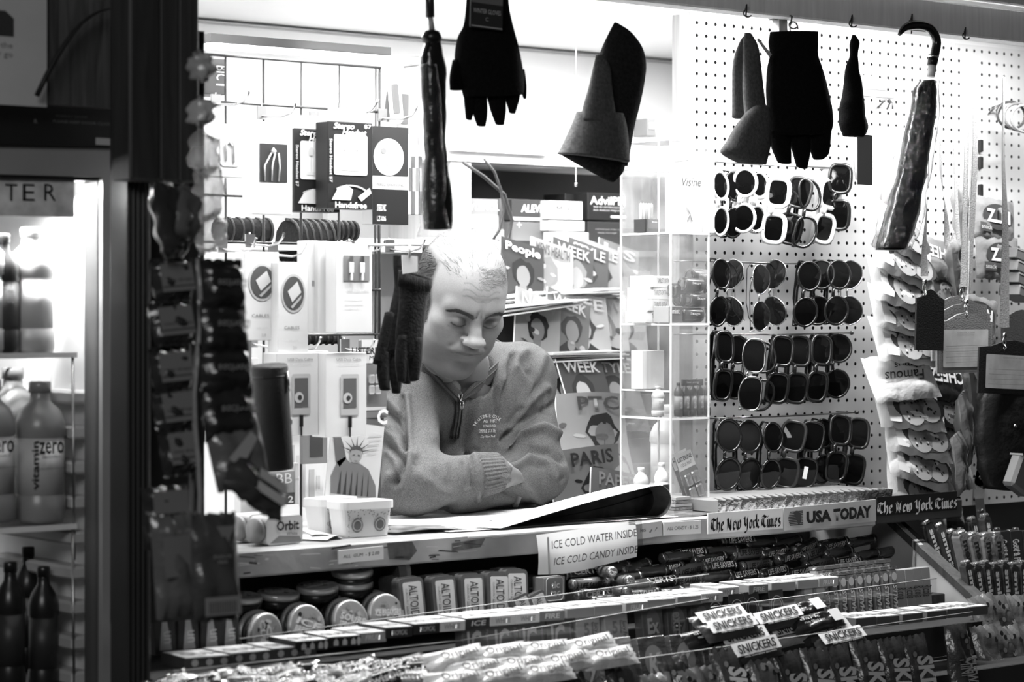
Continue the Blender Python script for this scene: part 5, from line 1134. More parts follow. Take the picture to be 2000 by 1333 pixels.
def gum_bottle(px, pyb, Y, lab, k):
    p = at(px, pyb, Y); p.z = ZC+.0235; t = thing('gum_pack', lab, 'gum', p, (0, 0, .12)); b = B(); b.prism(rrect(0, 0, .074, .044, .008), -.02, .02, mat(.55, .3)); put('pack_body', b, t)
    b = B(); b.lathe([(.019, 0), (.020, .004), (.019, .010), (0, .011)], mat(.2, .3), 18, Matrix.Translation((-.037, 0, 0)) @ Matrix.Rotation(-PI/2, 4, 'Y')); put('lid', b, t)
    txt(t, 'Orbit', .046, .015, (.006, -.0208, .007), ink(.02), bold=.05); txt(t, 'White', .022, .006, (.014, -.0208, -.006), ink(.1)); b = B(); b.poly([(-.030, -.019), (.036, -.02), (.03, -.011), (-.012, -.008)], -.0204, ink(.2)); put('printed_band', b, t)
gum_bottle(540, 1062, 3.18, 'pale gum pack with bold lettering at the front of the counter', 0); gum_bottle(505, 1050, 3.235, 'gum pack half hidden behind the front pale one', 1)
for k, (x, y, w_, d_, v, a_) in enumerate(((600, 1045, .06, .10, .8, .5), (625, 1030, .05, .12, .75, -.4))):
    p = at(x, y, 3.22+.02*k); b = B(); b.sheet(lambda u, v_: ((u-.5)*w_, (v_-.5)*d_, .002+.004*math.sin(3*u+k)), 6, 6, card(v)); solo('paper_slip', b, f'{("white", "second white")[k]} paper slip lying on the counter beside the gum tubs', 'paper', (p.x, p.y, ZC+.001+.003*k), (0, 0, a_))
# ================================================================ things hanging from the beam, as lofted solids
def loft(b, rows, Y, mt, org, depth=.5, n=14, sub=4, dmin=.004, caps=True, M=None, ymul=1.0, wob=0.0, seed=1):
    """rows of (left px, left py, right px, right py[, depth factor]) -> a closed solid standing at y = Y"""
    C = [];
    for r_ in rows:
        a, c = at(r_[0], r_[1], Y), at(r_[2], r_[3], Y); C.append((((a+c)/2-org), (c-a)/2, (r_[4] if len(r_) > 4 else 1.0)))
    S = []; m_ = len(C)-1; rg_ = random.Random(seed)
    for k in range(m_*sub+1):
        t = k/sub; i = min(int(t), m_-1); t -= i; q = [C[max(i-1, 0)], C[i], C[i+1], C[min(i+2, m_)]]
        f = lambda j: .5*((2*q[1][j])+(q[2][j]-q[0][j])*t+(2*q[0][j]-5*q[1][j]+4*q[2][j]-q[3][j])*t*t+(3*q[1][j]-q[0][j]-3*q[2][j]+q[3][j])*t**3)
        S.append((f(0), f(1), f(2)))
    if caps: S = [(S[0][0]+(S[0][0]-S[1][0])*.25, S[0][1]*.5, S[0][2]*.5)]+S+[(S[-1][0]+(S[-1][0]-S[-2][0])*.25, S[-1][1]*.5, S[-1][2]*.5)]
    vs = []
    for c, hw, df in S:
        d = max(hw.length*depth*df, dmin*min(1, hw.length/.006))
        for k in range(n):
            an = 2*PI*k/n; w_ = 1+wob*mnoise.noise(Vector((c.x*40, c.z*40, k*.9+seed))); vs.append(c+hw*math.cos(an)*w_+Vector((0, 1, 0))*math.sin(an)*d*w_)
    N = len(S); fs = [(i*n+k, i*n+(k+1) % n, (i+1)*n+(k+1) % n, (i+1)*n+k) for i in range(N-1) for k in range(n)]
    b.add(vs, [f[::-1] for f in fs], mt, True); o = len(b.v)-len(vs); kk = b.m(mt); b.f += [[o+k for k in range(n)], [o+(N-1)*n+k for k in range(n)][::-1]]; b.mi += [kk, kk]; b.sm += [True, True]
    return b
YH = 2.96
def s_hook(px, py, L_, Y, lab, loop=.010):
    p = at(px, py, Y); b = B(); z = zb-p.z; b.tube([(0, .02, z+.004), (0, .004, z+.002), (-.004, 0, z-.008), (-.002, 0, .012)]+[(loop*math.sin(a_)*-1, 0, .002-loop*(1-math.cos(a_))*.6+.0) for a_ in np.linspace(0.6, 4.2, 9)], .0014, metal(.1, .4), 6)
    return solo('ceiling_hook', b, lab, 'hook', p)
for x, y, lb in ((1460, 22, 'above the folded gray beanie'), (1549, 45, 'holding the big black gloves'), (1666, 42, 'holding the narrow black glove'), (1783, 40, 'holding the crook-handled umbrella'), (1887, 66, 'left empty at the right')): s_hook(x, y, .03, YH+.01, f'dark wire hook under the beam, {lb}')
# black gloves at the top centre
KN = mat(.006, .95, .1, bump=.7, bscale=420, var=.3, vscale=200); KG2 = mat(.012, .95, .1, bump=.7, bscale=420, var=.3, vscale=200)
o_ = at(955, 60, YH); b = B(); loft(b, [(912, -40, 995, -40), (910, 10, 994, 10), (905, 50, 1003, 55), (893, 75, 1012, 90), (888, 120, 1020, 130), (900, 170, 1024, 165), (905, 190, 1022, 185)], YH, KN, o_, .3)
for rows in ([(884, 118, 905, 112), (878, 150, 905, 150), (879, 176, 906, 176)], [(905, 170, 930, 175), (907, 205, 928, 205), (910, 232, 921, 235)], [(922, 180, 950, 182), (924, 220, 952, 220), (932, 246, 948, 247)], [(950, 182, 986, 180), (958, 215, 988, 215), (968, 243, 984, 244)], [(986, 170, 1018, 165), (988, 195, 1014, 195), (995, 220, 1006, 222)], [(1008, 140, 1024, 135), (1015, 165, 1028, 165), (1022, 192, 1028, 192)]):
    loft(b, rows, YH, KN, o_, .42)
t = solo('knit_gloves', b, 'pair of black knitted gloves with retail band at the top, beside the left umbrella', 'gloves', o_)
b = B(); a, c = at(917, 0, YH-.02), at(980, 50, YH-.02); w_ = c.x-a.x; b.box((0, 0, 0), (w_, .002, .065), card(.03)); tg = put('retail_band', b, t, ((a.x+c.x)/2-o_.x, -.022, a.z-.01-o_.z), (0, .03, 0))
txt(tg, 'WINTER GLOVES', w_*.85, .007, (0, -.0018, -.006), ink(.55)); txt(tg, 'C', .006, .006, (0, -.0018, -.018), ink(.4)); b = B(); b.poly(rect(-w_*.48, -.031, w_*.48, -.029), -.0018, ink(.4)); b.poly(rect(-w_*.48, .006, w_*.48, .02), -.0018, ink(.16)); put('printed_band', b, tg)
# gloves in front of the seller
YG2 = 3.14; KG = mat(.012, .95, .1, bump=.5, bscale=260, var=.45, vscale=160, sheen=.1); o_ = at(790, 540, YG2); b = B()
loft(b, [(768, 498, 800, 498), (768, 520, 806, 520), (770, 560, 812, 560), (762, 600, 815, 600), (752, 650, 808, 650), (745, 690, 800, 690)], YG2+.012, KG, o_, .3)
for rows in ([(728, 710, 750, 712), (740, 660, 762, 670), (752, 610, 772, 615)], [(742, 685, 762, 690), (736, 725, 760, 728), (742, 762, 762, 762)], [(760, 690, 786, 690), (760, 730, 786, 730), (766, 768, 782, 768)], [(782, 680, 806, 680), (782, 715, 806, 715), (784, 748, 802, 750)]): loft(b, rows, YG2+.01, KG, o_, .45)
loft(b, [(779, 527, 845, 545), (777, 550, 843, 562), (780, 575, 836, 580), (776, 620, 831, 620), (772, 660, 826, 660), (778, 700, 824, 700)], YG2-.012, KG, o_, .32)
for rows in ([(776, 655, 800, 655), (772, 700, 796, 700), (776, 745, 792, 745)], [(800, 660, 826, 660), (798, 705, 824, 705), (800, 745, 818, 742)]): loft(b, rows, YG2-.014, KG, o_, .5)
t = solo('knit_gloves', b, 'pair of dark gray knitted gloves dangling in front of the man\'s right temple', 'gloves', o_)
b = B()
for k in range(22):
    x = 780+k*2.9; a, c = at(x, 530+k*.85, YG2-.034+.0007*abs(k-11)), at(x-1, 560+k*.55, YG2-.034+.0007*abs(k-11)); b.tube([a-o_, c-o_], .0011, KG, 4)
put('ribbed_cuff', b, t)['kind'] = 'stuff'
b = B(); a, c = at(785, 498, YG2-.03), at(816, 536, YG2-.03); b.prism([(0, 0), (c.x-a.x, -.002), (c.x-a.x, c.z-a.z+.004), (.002, c.z-a.z)], 0, .0015, card(.8)); put('price_tag', b, t, a-o_)
b = B(); p = at(800, 492, YG2-.03)-o_; b.tube([p+Vector((0, 0, -.008)), p+Vector((0, 0, .012)), p+Vector((.002, .05, .012)), p+Vector((-.03, .20, .014))], .0022, plastic(.6), 6); put('hanging_loop', b, t)
# gray beanie in the middle
WG = mat(.10, .95, .1, bump=.7, bscale=420, var=.25, vscale=200); WD = mat(.02, .95, .1, bump=.7, bscale=420, var=.3, vscale=200); o_ = at(1190, 120, YH); b = B()
loft(b, [(1200, 44, 1207, 46), (1188, 66, 1232, 62), (1176, 92, 1254, 92), (1168, 118, 1262, 125), (1160, 160, 1259, 160), (1146, 205, 1250, 205), (1135, 240, 1240, 245), (1120, 280, 1232, 290), (1125, 305, 1226, 325)], YH+.01, WD, o_, .26)
loft(b, [(1164, 108, 1180, 108), (1158, 135, 1192, 135), (1150, 170, 1195, 170), (1140, 205, 1200, 210), (1134, 235, 1205, 240)], YH-.012, WG, o_, .35)
t = solo('knit_beanie', b, 'single gray knitted beanie with turned-up brim hanging over the acrylic case', 'beanie', o_)
b = B(); loft(b, [(1128, 218, 1215, 222), (1124, 229, 1220, 240), (1112, 258, 1224, 268), (1098, 288, 1226, 300), (1091, 299, 1226, 318)], YH-.004, WG, o_, .42, caps=False); put('turned_brim', b, t)
b = B(); loft(b, [(1095, 302, 1222, 318), (1135, 325, 1218, 335), (1170, 345, 1208, 348), (1192, 355, 1198, 356)], YH+.008, WD, o_, .25); put('lining_point', b, t)
# folded gray beanie right
o_ = at(1460, 70, YH); b = B()
loft(b, [(1458, 66, 1466, 66), (1446, 80, 1460, 82), (1432, 120, 1452, 120), (1430, 180, 1452, 180), (1430, 230, 1456, 230)], YH+.02, WG, o_, .4); loft(b, [(1455, 64, 1467, 66), (1452, 85, 1480, 90), (1452, 130, 1486, 130), (1452, 180, 1492, 185), (1456, 230, 1498, 225)], YH-.004, WG, o_, .38)
t = solo('knit_beanie', b, 'folded gray beanie hanging left of the big black gloves', 'beanie', o_)
b = B(); loft(b, [(1474, 206, 1500, 206), (1455, 222, 1506, 226), (1434, 250, 1506, 255), (1420, 275, 1505, 282), (1408, 298, 1500, 305), (1440, 318, 1496, 322)], YH-.012, WG, o_, .30); put('turned_brim', b, t)
b = B(); a = at(1478, 78, YH-.03)-o_; b.add([a, a+Vector((.004, 0, .004)), a+Vector((.036, 0, -.022)), a+Vector((.030, 0, -.028))], [(0, 3, 2, 1)], card(.5)); put('price_tag', b, t)
# big black gloves right
o_ = at(1555, 70, YH); b = B(); loft(b, [(1505, 62, 1597, 62), (1502, 85, 1597, 85), (1504, 108, 1597, 108), (1499, 135, 1604, 130), (1497, 180, 1615, 170), (1500, 225, 1624, 225), (1503, 265, 1612, 262)], YH, KN, o_, .28)
for rows in ([(1500, 255, 1540, 255), (1508, 290, 1544, 290), (1520, 318, 1545, 320)], [(1538, 255, 1580, 255), (1548, 295, 1582, 295), (1556, 325, 1576, 330)], [(1574, 225, 1624, 225), (1582, 262, 1622, 262), (1584, 295, 1618, 300), (1590, 312, 1606, 312)], [(1600, 200, 1624, 205), (1606, 240, 1627, 240), (1608, 260, 1622, 262)]): loft(b, rows, YH, KN, o_, .4)
t = solo('knit_gloves', b, 'large pair of plain black knitted gloves hanging right of the folded gray beanie', 'gloves', o_)
b = B(); b.tube([(-.006+.010*math.cos(a_), 0, .012+.012*math.sin(a_)) for a_ in np.linspace(0, 5.8, 12)], .0014, metal(.4), 5); put('hanging_ring', b, t)
# narrow glove
o_ = at(1666, 80, YH); b = B(); loft(b, [(1665, 68, 1671, 70), (1661, 85, 1677, 85), (1661, 110, 1674, 110), (1652, 140, 1676, 140), (1650, 180, 1682, 175), (1645, 210, 1684, 215), (1644, 245, 1689, 245), (1650, 265, 1684, 268)], YH, KN, o_, .7, wob=.15)
t = solo('knit_gloves', b, 'narrow black glove pair seen edge-on between the big gloves and the umbrella', 'gloves', o_)
b = B(); a, c = at(1674, 262, YH-.01), at(1704, 362, YH-.01); b.box(((a.x+c.x)/2-o_.x, -.01, (a.z+c.z)/2-o_.z), (c.x-a.x, .0015, a.z-c.z), card(.33), ch=.0005); put('hang_card', b, t)
# umbrellas
BKG = mat(.006, .22, .5, bump=.7, bscale=28)
o_ = at(840, 90, YH-.05); Yu = YH-.05; b = B(); loft(b, [(832, 82, 858, 78), (826, 110, 864, 110), (826, 160, 868, 160), (828, 220, 868, 220), (832, 290, 870, 290), (830, 350, 876, 350), (828, 410, 880, 405), (832, 448, 878, 448)], Yu, BKG, o_, .8, wob=.16, seed=3)
t = solo('folded_umbrella', b, 'black folded umbrella in clear wrapping hanging left of the seller', 'umbrella', o_)
b = B(); loft(b, [(818, 130, 850, 125), (818, 200, 858, 200), (822, 280, 862, 280), (824, 360, 866, 360), (824, 430, 870, 430), (822, 462, 880, 462)], Yu-.004, clear_plastic(.93, .15, 0, .08, 1.0), o_, .95, wob=.2, seed=5); put('clear_sleeve', b, t)
b = B(); b.tube([at(839, -30, Yu)-o_, at(840, 34, Yu)-o_], .007, mat(.02, .3), 10); b.tube([at(840, 34, Yu)-o_, at(844, 60, Yu)-o_], .0045, plastic(.4), 8); b.lathe([(0, -.012), (.014, -.008), (.016, 0), (.012, .008), (0, .012)], mat(.01, .3), 12, Matrix.Translation(at(843, 72, Yu)-o_)); put('handle', b, t)
o_ = at(1820, 150, YH); b = B(); loft(b, [(1800, 158, 1822, 156), (1788, 178, 1824, 176), (1782, 220, 1822, 222), (1768, 280, 1812, 282), (1756, 340, 1802, 345), (1740, 400, 1790, 405), (1725, 455, 1775, 460), (1718, 488, 1765, 488)], YH, BKG, o_, .75, wob=.14, seed=8)
t = solo('folded_umbrella', b, 'black folded umbrella with crook handle hanging by the lanyards', 'umbrella', o_)
b = B(); loft(b, [(1796, 160, 1828, 158), (1774, 240, 1824, 240), (1750, 330, 1808, 335), (1728, 420, 1790, 425), (1712, 480, 1772, 488)], YH-.002, clear_plastic(.95, .12, 0, .06, 1.0), o_, .85, wob=.18, seed=9); put('clear_sleeve', b, t)
b = B(); hp = crom([at(x, y, YH)-o_ for x, y in ((1756, 68), (1768, 54), (1790, 49), (1815, 55), (1829, 78), (1826, 105), (1822, 124))], 24); b.tube(hp, [.003+.0055*min(1, k/6) for k in range(25)], mat(.006, .2, .6), 10); put('crook_handle', b, t)
b = B(); b.tube([at(1823, 108, YH)-o_, at(1822, 114, YH)-o_], .0095, metal(.7, .2), 12); b.tube([at(1821, 126, YH)-o_, at(1818, 150, YH)-o_], .0075, plastic(.7), 10); b.tube([at(1822, 112, YH)-o_, at(1820, 128, YH)-o_], .009, mat(.01, .3), 12); put('ferrule', b, t)
# ================================================================ acrylic case on the counter
AC = clear_plastic(.965, .3, .14, .03); ACE = mat(.78, .25, .6)
a1, a2 = atz(1310, 1000, ZC+.003), atz(1397, 996, ZC+.003); a3 = atz(1215, 984, ZC+.003)
cy0 = a1.y; cx0 = a1.x; cw = a2.x-a1.x; cdp = .135; chh = at(1310, 272, cy0).z-ZC-.003
t = thing('acrylic_case', 'tall clear acrylic display case with shelves standing on the counter', 'display case', (cx0, cy0, ZC+.003))
shz = [0]+[at(1345, y, cy0).z-ZC-.003 for y in (818, 634, 456)]+[chh]
for nm, q in (('front_panel', [(0, 0, 0), (cw, 0, 0), (cw, 0, chh), (0, 0, chh)]), ('side_panel', [(0, cdp, 0), (0, 0, 0), (0, 0, chh), (0, cdp, chh)]), ('side_panel', [(cw, 0, 0), (cw, cdp, 0), (cw, cdp, chh), (cw, 0, chh)]), ('rear_panel', [(0, cdp, 0), (cw, cdp, 0), (cw, cdp, chh), (0, cdp, chh)])):
    put(nm, B().add(q, [(0, 1, 2, 3)], AC), t)
for z in shz: put('case_shelf', B().box((cw/2, cdp/2, z), (cw-.001, cdp-.001, .003), clear_plastic(.9, .5, .12, .05)), t)
for z in shz: b = B(); b.box((cw/2, -.0008, z), (cw, .002, .004), ACE); b.box((-.0008, cdp/2, z), (.002, cdp, .004), ACE); put('shelf_edge', b, t)
for x, y in ((0, 0), (cw, 0), (0, cdp), (cw, cdp)): put('corner_edge', B().box((x, y, chh/2), (.003, .003, chh), ACE), t)
put('side_shelf_edge', B().box((-.001, cdp/2, at(1260, 770, cy0).z-ZC), (.002, cdp, .003), ACE), t)
def inc(px, k, Y=.05): p = at(px, 700, cy0+Y); return (p.x, cy0+Y, ZC+.006+shz[k])
def carton(px, k, w_, d, h, v, lab, Y=.04, dz=0, words=(), rot=0, name='medicine_box', extra=None):
    x, y, z = inc(px, k, Y); o = thing(name, lab, 'box', (x, y, z+dz), (0, 0, rot)); put('carton', B().box((0, 0, h/2), (w_, d, h), card(v), ch=.0006), o)
    for s, fw, fh, fx, fz, c, kw in words: txt(o, s, w_*fw, h*fh, (w_*fx, -d/2-.0007, h*(fz+.5)), ink(c), **kw)
    if extra: b = B(); [b.poly(rect(w_*e[0], h*(e[1]+.5), w_*e[2], h*(e[3]+.5)), -d/2-.0005, ink(e[4])) for e in extra]; put('printed_band', b, o)
    return o
o = carton(1335, 3, .060, .035, .105, .78, 'white eye drop carton standing on the top shelf of the acrylic case', words=[('Visine', .8, .15, .05, .38, .05, dict(shear=.2)), ('eye drops', .5, .04, .0, .26, .4, {}), ('0.5 fl oz', .4, .04, .1, -.45, .4, {})])
b = B(); b.tube([(-.008, -.019, .02), (-.002, -.019, .035), (.004, -.019, .02)], .0012, card(.4), 5); b.tube([(-.009, -.019, .048), (-.002, -.019, .033), (.005, -.019, .048)], .0012, card(.4), 5); put('printed_mark', b, o)
carton(1370, 3, .030, .04, .135, .72, 'taller white carton right of the eye drop carton in the case', Y=.05, words=[('Clear', .7, .05, .0, .3, .3, dict(shear=.3)), ('care', .6, .04, 0, .2, .3, {})])
o = carton(1262, 3, .034, .03, .024, .03, 'short black tray of lip balms on the top shelf of the case', Y=.08, words=[('Blistex', .4, .14, .2, .3, .8, {})], name='balm_tray')
for k in range(5): b = B(); b.lathe([(.0035, .0), (.0035, .045), (.003, .05), (0, .052)], mat((.6, .75, .5, .7, .4)[k], .3), 10, Matrix.Translation((-.013+k*.0065, 0, .002))); put('balm_stick', b, o)
for k in range(4): carton(1262+k*3-(k == 2)*2, 2, .06, .05, .021, .78, f'white tablet carton in the case stack, {ORD[k]} from the bottom', Y=.075, dz=.0215*k, rot=.1+.05*(k % 2), words=[('TABLETS EXTRA', .6, .4, .1, .1, .12, dict(bold=.04))])
carton(1305, 2, .035, .04, .03, .3, 'grey patterned small box at the bottom of the second shelf', Y=.02, words=[('mint', .5, .3, 0, .2, .8, {})])
def roll_film(px, k, dz, lab, v=.02, ang=0, Y=.03):
    x, y, z = inc(px, k, Y); o = thing('candle_tin', lab, 'tin', (x, y, z+dz+.014), (0, 0, ang)); b = B(); M = Matrix.Rotation(PI/2, 4, 'Y'); b.lathe([(.013, -.024), (.0135, -.022), (.0135, .022), (.013, .024)], mat(v, .25), 20, M); put('tin_body', b, o)
    txt(o, 'Stage', .025, .006, (0, -.0139, .002), ink(.6), bold=.03); b = B(); b.lathe([(0, -.0246), (.010, -.0246)], mat(.3, .3, bump=.5), 16, M); put('end_print', b, o)
for k, (px, dz, v) in enumerate(((1348, 0, .02), (1340, .028, .02), (1358, .028, .03), (1330, .045, .015), (1350, .056, .04), (1362, .072, .12))): roll_film(px, 2, dz, f'{ORD[k]} dark roll counted upward on the second case shelf', v, .1*(k % 3), Y=.03+.012*(k % 2))
o = carton(1265, 1, .055, .03, .070, .78, 'bulky white packet on the third shelf of the acrylic case', Y=.08, dz=.05, name='tissue_packet')
# energy shot bottles
sh0 = bottle(.0085, .062, .06, .02, .25, 'shot_bottle', words=(('ENERGY', .006, .02, .4, .8, {}),))
for k, px in enumerate((1325, 1338, 1352, 1366, 1380)):
    o = sh0 if k == 0 else copy_tree(sh0); x, y, z = inc(px, 1, .022); o.location = (x, y, z); tag(o, f'{ORD[k]} small dark bottle from the left on the lower case shelf', 'bottle', 'small bottles in the acrylic case')
carton(1352, 1, .052, .004, .012, .02, 'dark card header above the small bottles in the case', Y=.012, dz=.056, words=[('hour energy', .6, .4, 0, 0, .5, {})], name='header_card')
o = bottle(.012, .055, .8, .8, .6, 'pill_bottle', words=(('DOUBLE', .016, .006, .45, .2, {}),)); x, y, z = inc(1285, 1, .06); o.location = (x, y, z); tag(o, 'white pill bottle left of the small dark bottles', 'bottle')
o = bottle(.013, .085, .8, .8, .7, 'sanitizer_bottle', words=(('Purell', .014, .006, .45, .1, {}), ('hand gel', .012, .005, .3, .2, {}))); x, y, z = inc(1292, 0, .02); o.location = (x, y, z); tag(o, 'clear gel bottle with white cap at the bottom front of the case', 'bottle')
b = B(); b.poly(rect(-.009, .030, .009, .046), -.0135, ink(.03)); put('dark_label', b, o)
o = bottle(.014, .075, .6, .8, .75, 'sanitizer_bottle'); x, y, z = inc(1252, 0, .06); o.location = (x, y, z); tag(o, 'pale squat bottle left of the clear gel bottle', 'bottle')
o = bottle(.042, .185, .6, .7, .55, 'water_jug', words=(('Big Win', .03, .02, .5, .2, dict(bold=.04)),)); p = atz(1246, 975, ZC); o.location = (p.x, cy0+.19, ZC+.001); tag(o, 'large clear water jug standing behind the acrylic case', 'jug')
b = B(); b.poly(ell(0, .095, .02, .015, 18), -.0405, ink(.25)); put('oval_logo', b, o)
for k, (dx, dz) in enumerate(((0, 0), (.012, -.006))):
    x, y, z = inc(1340, 0, .05-.02*k); o = thing('breath_strip_card', ('rear', 'front')[k]+' leaning breath freshener card on the case floor', 'card', (x+dx, y, z+.052), (-.15, -.32, 0))
    put('card', B().box((0, 0, 0), (.042, .002, .10), card(.12)), o); b = B(); b.poly(rect(-.021, .02, .021, .05), -.0015, ink(.7)); put('header_print', b, o)
    txt(o, 'LISTERINE', .036, .008, (0, -.002, .040), ink(.02), bold=.05); txt(o, 'COOL MINT', .028, .006, (0, -.002, .029), ink(.05))
    for q in range(4): b = B(); b.box((-.009+.018*(q % 2), -.004, .0-.026*(q//2)), (.015, .006, .022), clear_plastic(.85, .6, .25), ch=.002); put('blister', b, o)
# ---------------------------------------------------------------- newspaper under the seller's arms
npp = thing('newspaper', 'open newspaper under the man\'s arms, its right side curling up', 'newspaper', (0, 0, ZC+.0015))
lf = atz(775, 1030, ZC); rt = atz(1165, 990, ZC)
PT = mat(.72, .8, var=.1, vscale=30)
def lo_(u, v): x = lf.x+(rt.x-.05-lf.x)*u; return (x, 3.135+.02*(1-u)+.30*v, .001)
b = B(); b.sheet(lo_, 20, 4, PT); put('lower_page', b, npp)
xa, xb = atz(960, 1035, ZC).x, atz(1150, 1000, ZC).x
def tear(s_, q=0.0):
    R = .028-q; L1 = xb-xa
    if s_ < .42: return (xa+L1*s_/.42, .0015+q)
    if s_ < .58: a_ = (s_-.42)/.16*PI*1.08-PI/2; return (xb+R*math.cos(a_)*1.05, .0295+R*math.sin(a_))
    t_ = min(1, (s_-.58)/.42); return (xb-.012-(L1-.012)*t_, (.0575-q)*(1-t_)**1.08+.003*t_+.004*math.sin(PI*t_))
def curl(u, v, q=0.0): x, z = tear(u, q); return (x-.03*v, 3.140+.045*v+.006*math.sin(PI*u), z)
b = B(); b.sheet(lambda u, v: curl(u, v), 90, 5, PT); put('curled_page', b, npp)
b = B(); b.sheet(lambda u, v: curl(1-u, v, .0014), 90, 5, mat(.025, .6, .2, var=.9, vscale=22)); put('printed_page', b, npp)
b = B(); b.sheet(lambda u, v: (xa+.03+(xb-xa-.02)*u, 3.17+.06*v, .004+.036*u*u*(1-.0*v)+.003), 30, 3, mat(.02, .6, .2, var=.9, vscale=26)); put('inner_page', b, npp)
q_ = [tear(k/60, .0022) for k in range(60)]; b = B(); b.poly([(x-.004, z) for x, z in q_], 3.172, mat(.02, .6, .2, var=.9, vscale=26)); put('inner_page', b, npp)
b = B(); r = random.Random(6)
for k in range(60):
    u0, v0 = r.uniform(.0, .9), r.uniform(.02, .9); x, y, z = lo_(u0, v0); b.add([(x, y, .0018), (x+.03, y, .0018), (x+.03, y+.0025, .0018), (x, y+.0025, .0018)], [(0, 1, 2, 3)], ink(.35))
put('page_print', b, npp)['kind'] = 'stuff'
b = B(); p = atz(830, 1042, ZC); b.sheet(lambda u, v: ((u-.5)*.16, (v-.5)*.10, .001+.003*math.sin(4*u)), 8, 6, mat(.2, .3, var=.9, vscale=30)); o = solo('leaflet', b, 'dark printed leaflet lying beside the front gum tub', 'leaflet', (p.x+.02, p.y+.04, ZC+.003), (0, 0, -.1))
b = B(); p = atz(1215, 1000, ZC); b.sheet(lambda u, v: ((u-.5)*.20, (v-.5)*.15, .001+.0015*math.sin(9*u)), 8, 6, mat(.12, .25, var=.95, vscale=26)); solo('counter_sheet', b, 'glossy dark printed sheet taped on the counter before the acrylic case', 'sheet', (p.x, 3.21, ZC+.0005))
# ================================================================ snack bags
def bag(w_, h, th, m_, crimp=.006, seed=0, n=12, mb=12, name='pack_body', twist=0):
    r = random.Random(seed); ph = [r.uniform(0, 6) for _ in range(6)]; b = B()
    def sh(u, v, s):
        e = max(0, 1-abs(2*u-1)**3.5)**.6*max(0, 1-abs(2*v-1)**4)**.7; hz = crimp/h
        if v < hz or v > 1-hz: e = 0
        wr = .12*th*math.sin(9*u+ph[0]+4*v)*e+.10*th*math.sin(17*v+ph[1]+3*u)*e+.12*th*math.sin(23*u+ph[3])*(abs(2*v-1)**2)
        xw = w_/2*(1-.07*math.sin(PI*v)*e); return ((2*u-1)*xw, s*(th/2*e)+wr, (v-.5)*h+(.0015*math.sin(50*u) if v in (0, 1) else 0))
    b.sheet(lambda u, v: sh(u, v, -1), n, mb, m_); b.sheet(lambda u, v: sh(1-u, v, 1), n, mb, m_); return b
def snack(lab, w_, h, th, v, loc, rot, words=(), art=None, grp=None, seed=0, name='snack_bag', m_=None):
    t = thing(name, lab, 'snack bag', loc, rot, grp); put('pack_body', bag(w_, h, th, m_ or wrap(v), seed=seed), t)
    for s, fw, fh, fx, fz, c, kw in words: txt(t, s, w_*fw, h*fh, (w_*fx, -th*.60-.0014, h*fz), ink(c), **kw)
    if art: b = B(); art(b, w_, h, -th*.58); put('printed_art', b, t)
    return t
def cookies(b, w_, h, y):
    r = random.Random(5); b.poly(ell(.08*w_, -.05*h, .40*w_, .36*h, 20), y+.0002, ink(.06))
    for cx, cz, q in ((-.05, -.16, .19), (.22, -.06, .19), (.04, .10, .15)):
        b.poly(ell(cx*w_, cz*h, q*w_, q*w_*.9, 16), y-.0008, ink(.32)); 
        for k in range(9): a_ = r.uniform(0, 6.3); d_ = r.uniform(0, q*.8)*w_; b.poly(ell(cx*w_+d_*math.cos(a_), cz*h+d_*math.sin(a_)*.9, .018*w_, .016*w_, 6), y-.0014, ink(r.choice((.02, .04, .6))))
    b.poly([(-.42*w_, -.42*h), (-.42*w_, .1*h), (-.2*w_, -.1*h), (-.25*w_, -.42*h)], y+.0004, ink(.6))
G4 = 'cookie bags shingled down the hanging strip'; YK = 3.18
spots = [(1752, 452, .45), (1762, 508, .35), (1762, 562, .25), (1764, 612, .2), (1770, 668, .1), (1760, 738, -.05), (1774, 796, .1), (1790, 850, .2), (1792, 905, .3), (1790, 965, .42)]
for k, (x, y, rl) in enumerate(spots):
    Y = YK-.004*(k % 3); p = at(x, y, Y); s = 1/ppm(1760, Y); up = k == 5
    w_ = 128*s/.72; words = [('Famous', .62, .22, -.02, -.02 if up else .26, .03, dict(ang=PI, shear=.35, bold=.01)), ('Amos', .42, .16, .08, .20 if up else .40, .03, dict(ang=PI, shear=.35))]
    t = snack(f'white cookie bag on the hanging strip, {ORD[k]} from the top' + (' with upside-down script' if up else ''), w_, 92*s*1.05, .024, .66, p, (-.45, rl, -.05), words if up else [], None if up else cookies, G4, seed=k)
b = B(); b.tube([at(1800, 400, 3.205), at(1795, 650, 3.205), at(1815, 960, 3.205)], .0018, plastic(.5), 6); solo('clip_strip', b, 'thin plastic clip strip behind the cookie bags', 'strip')
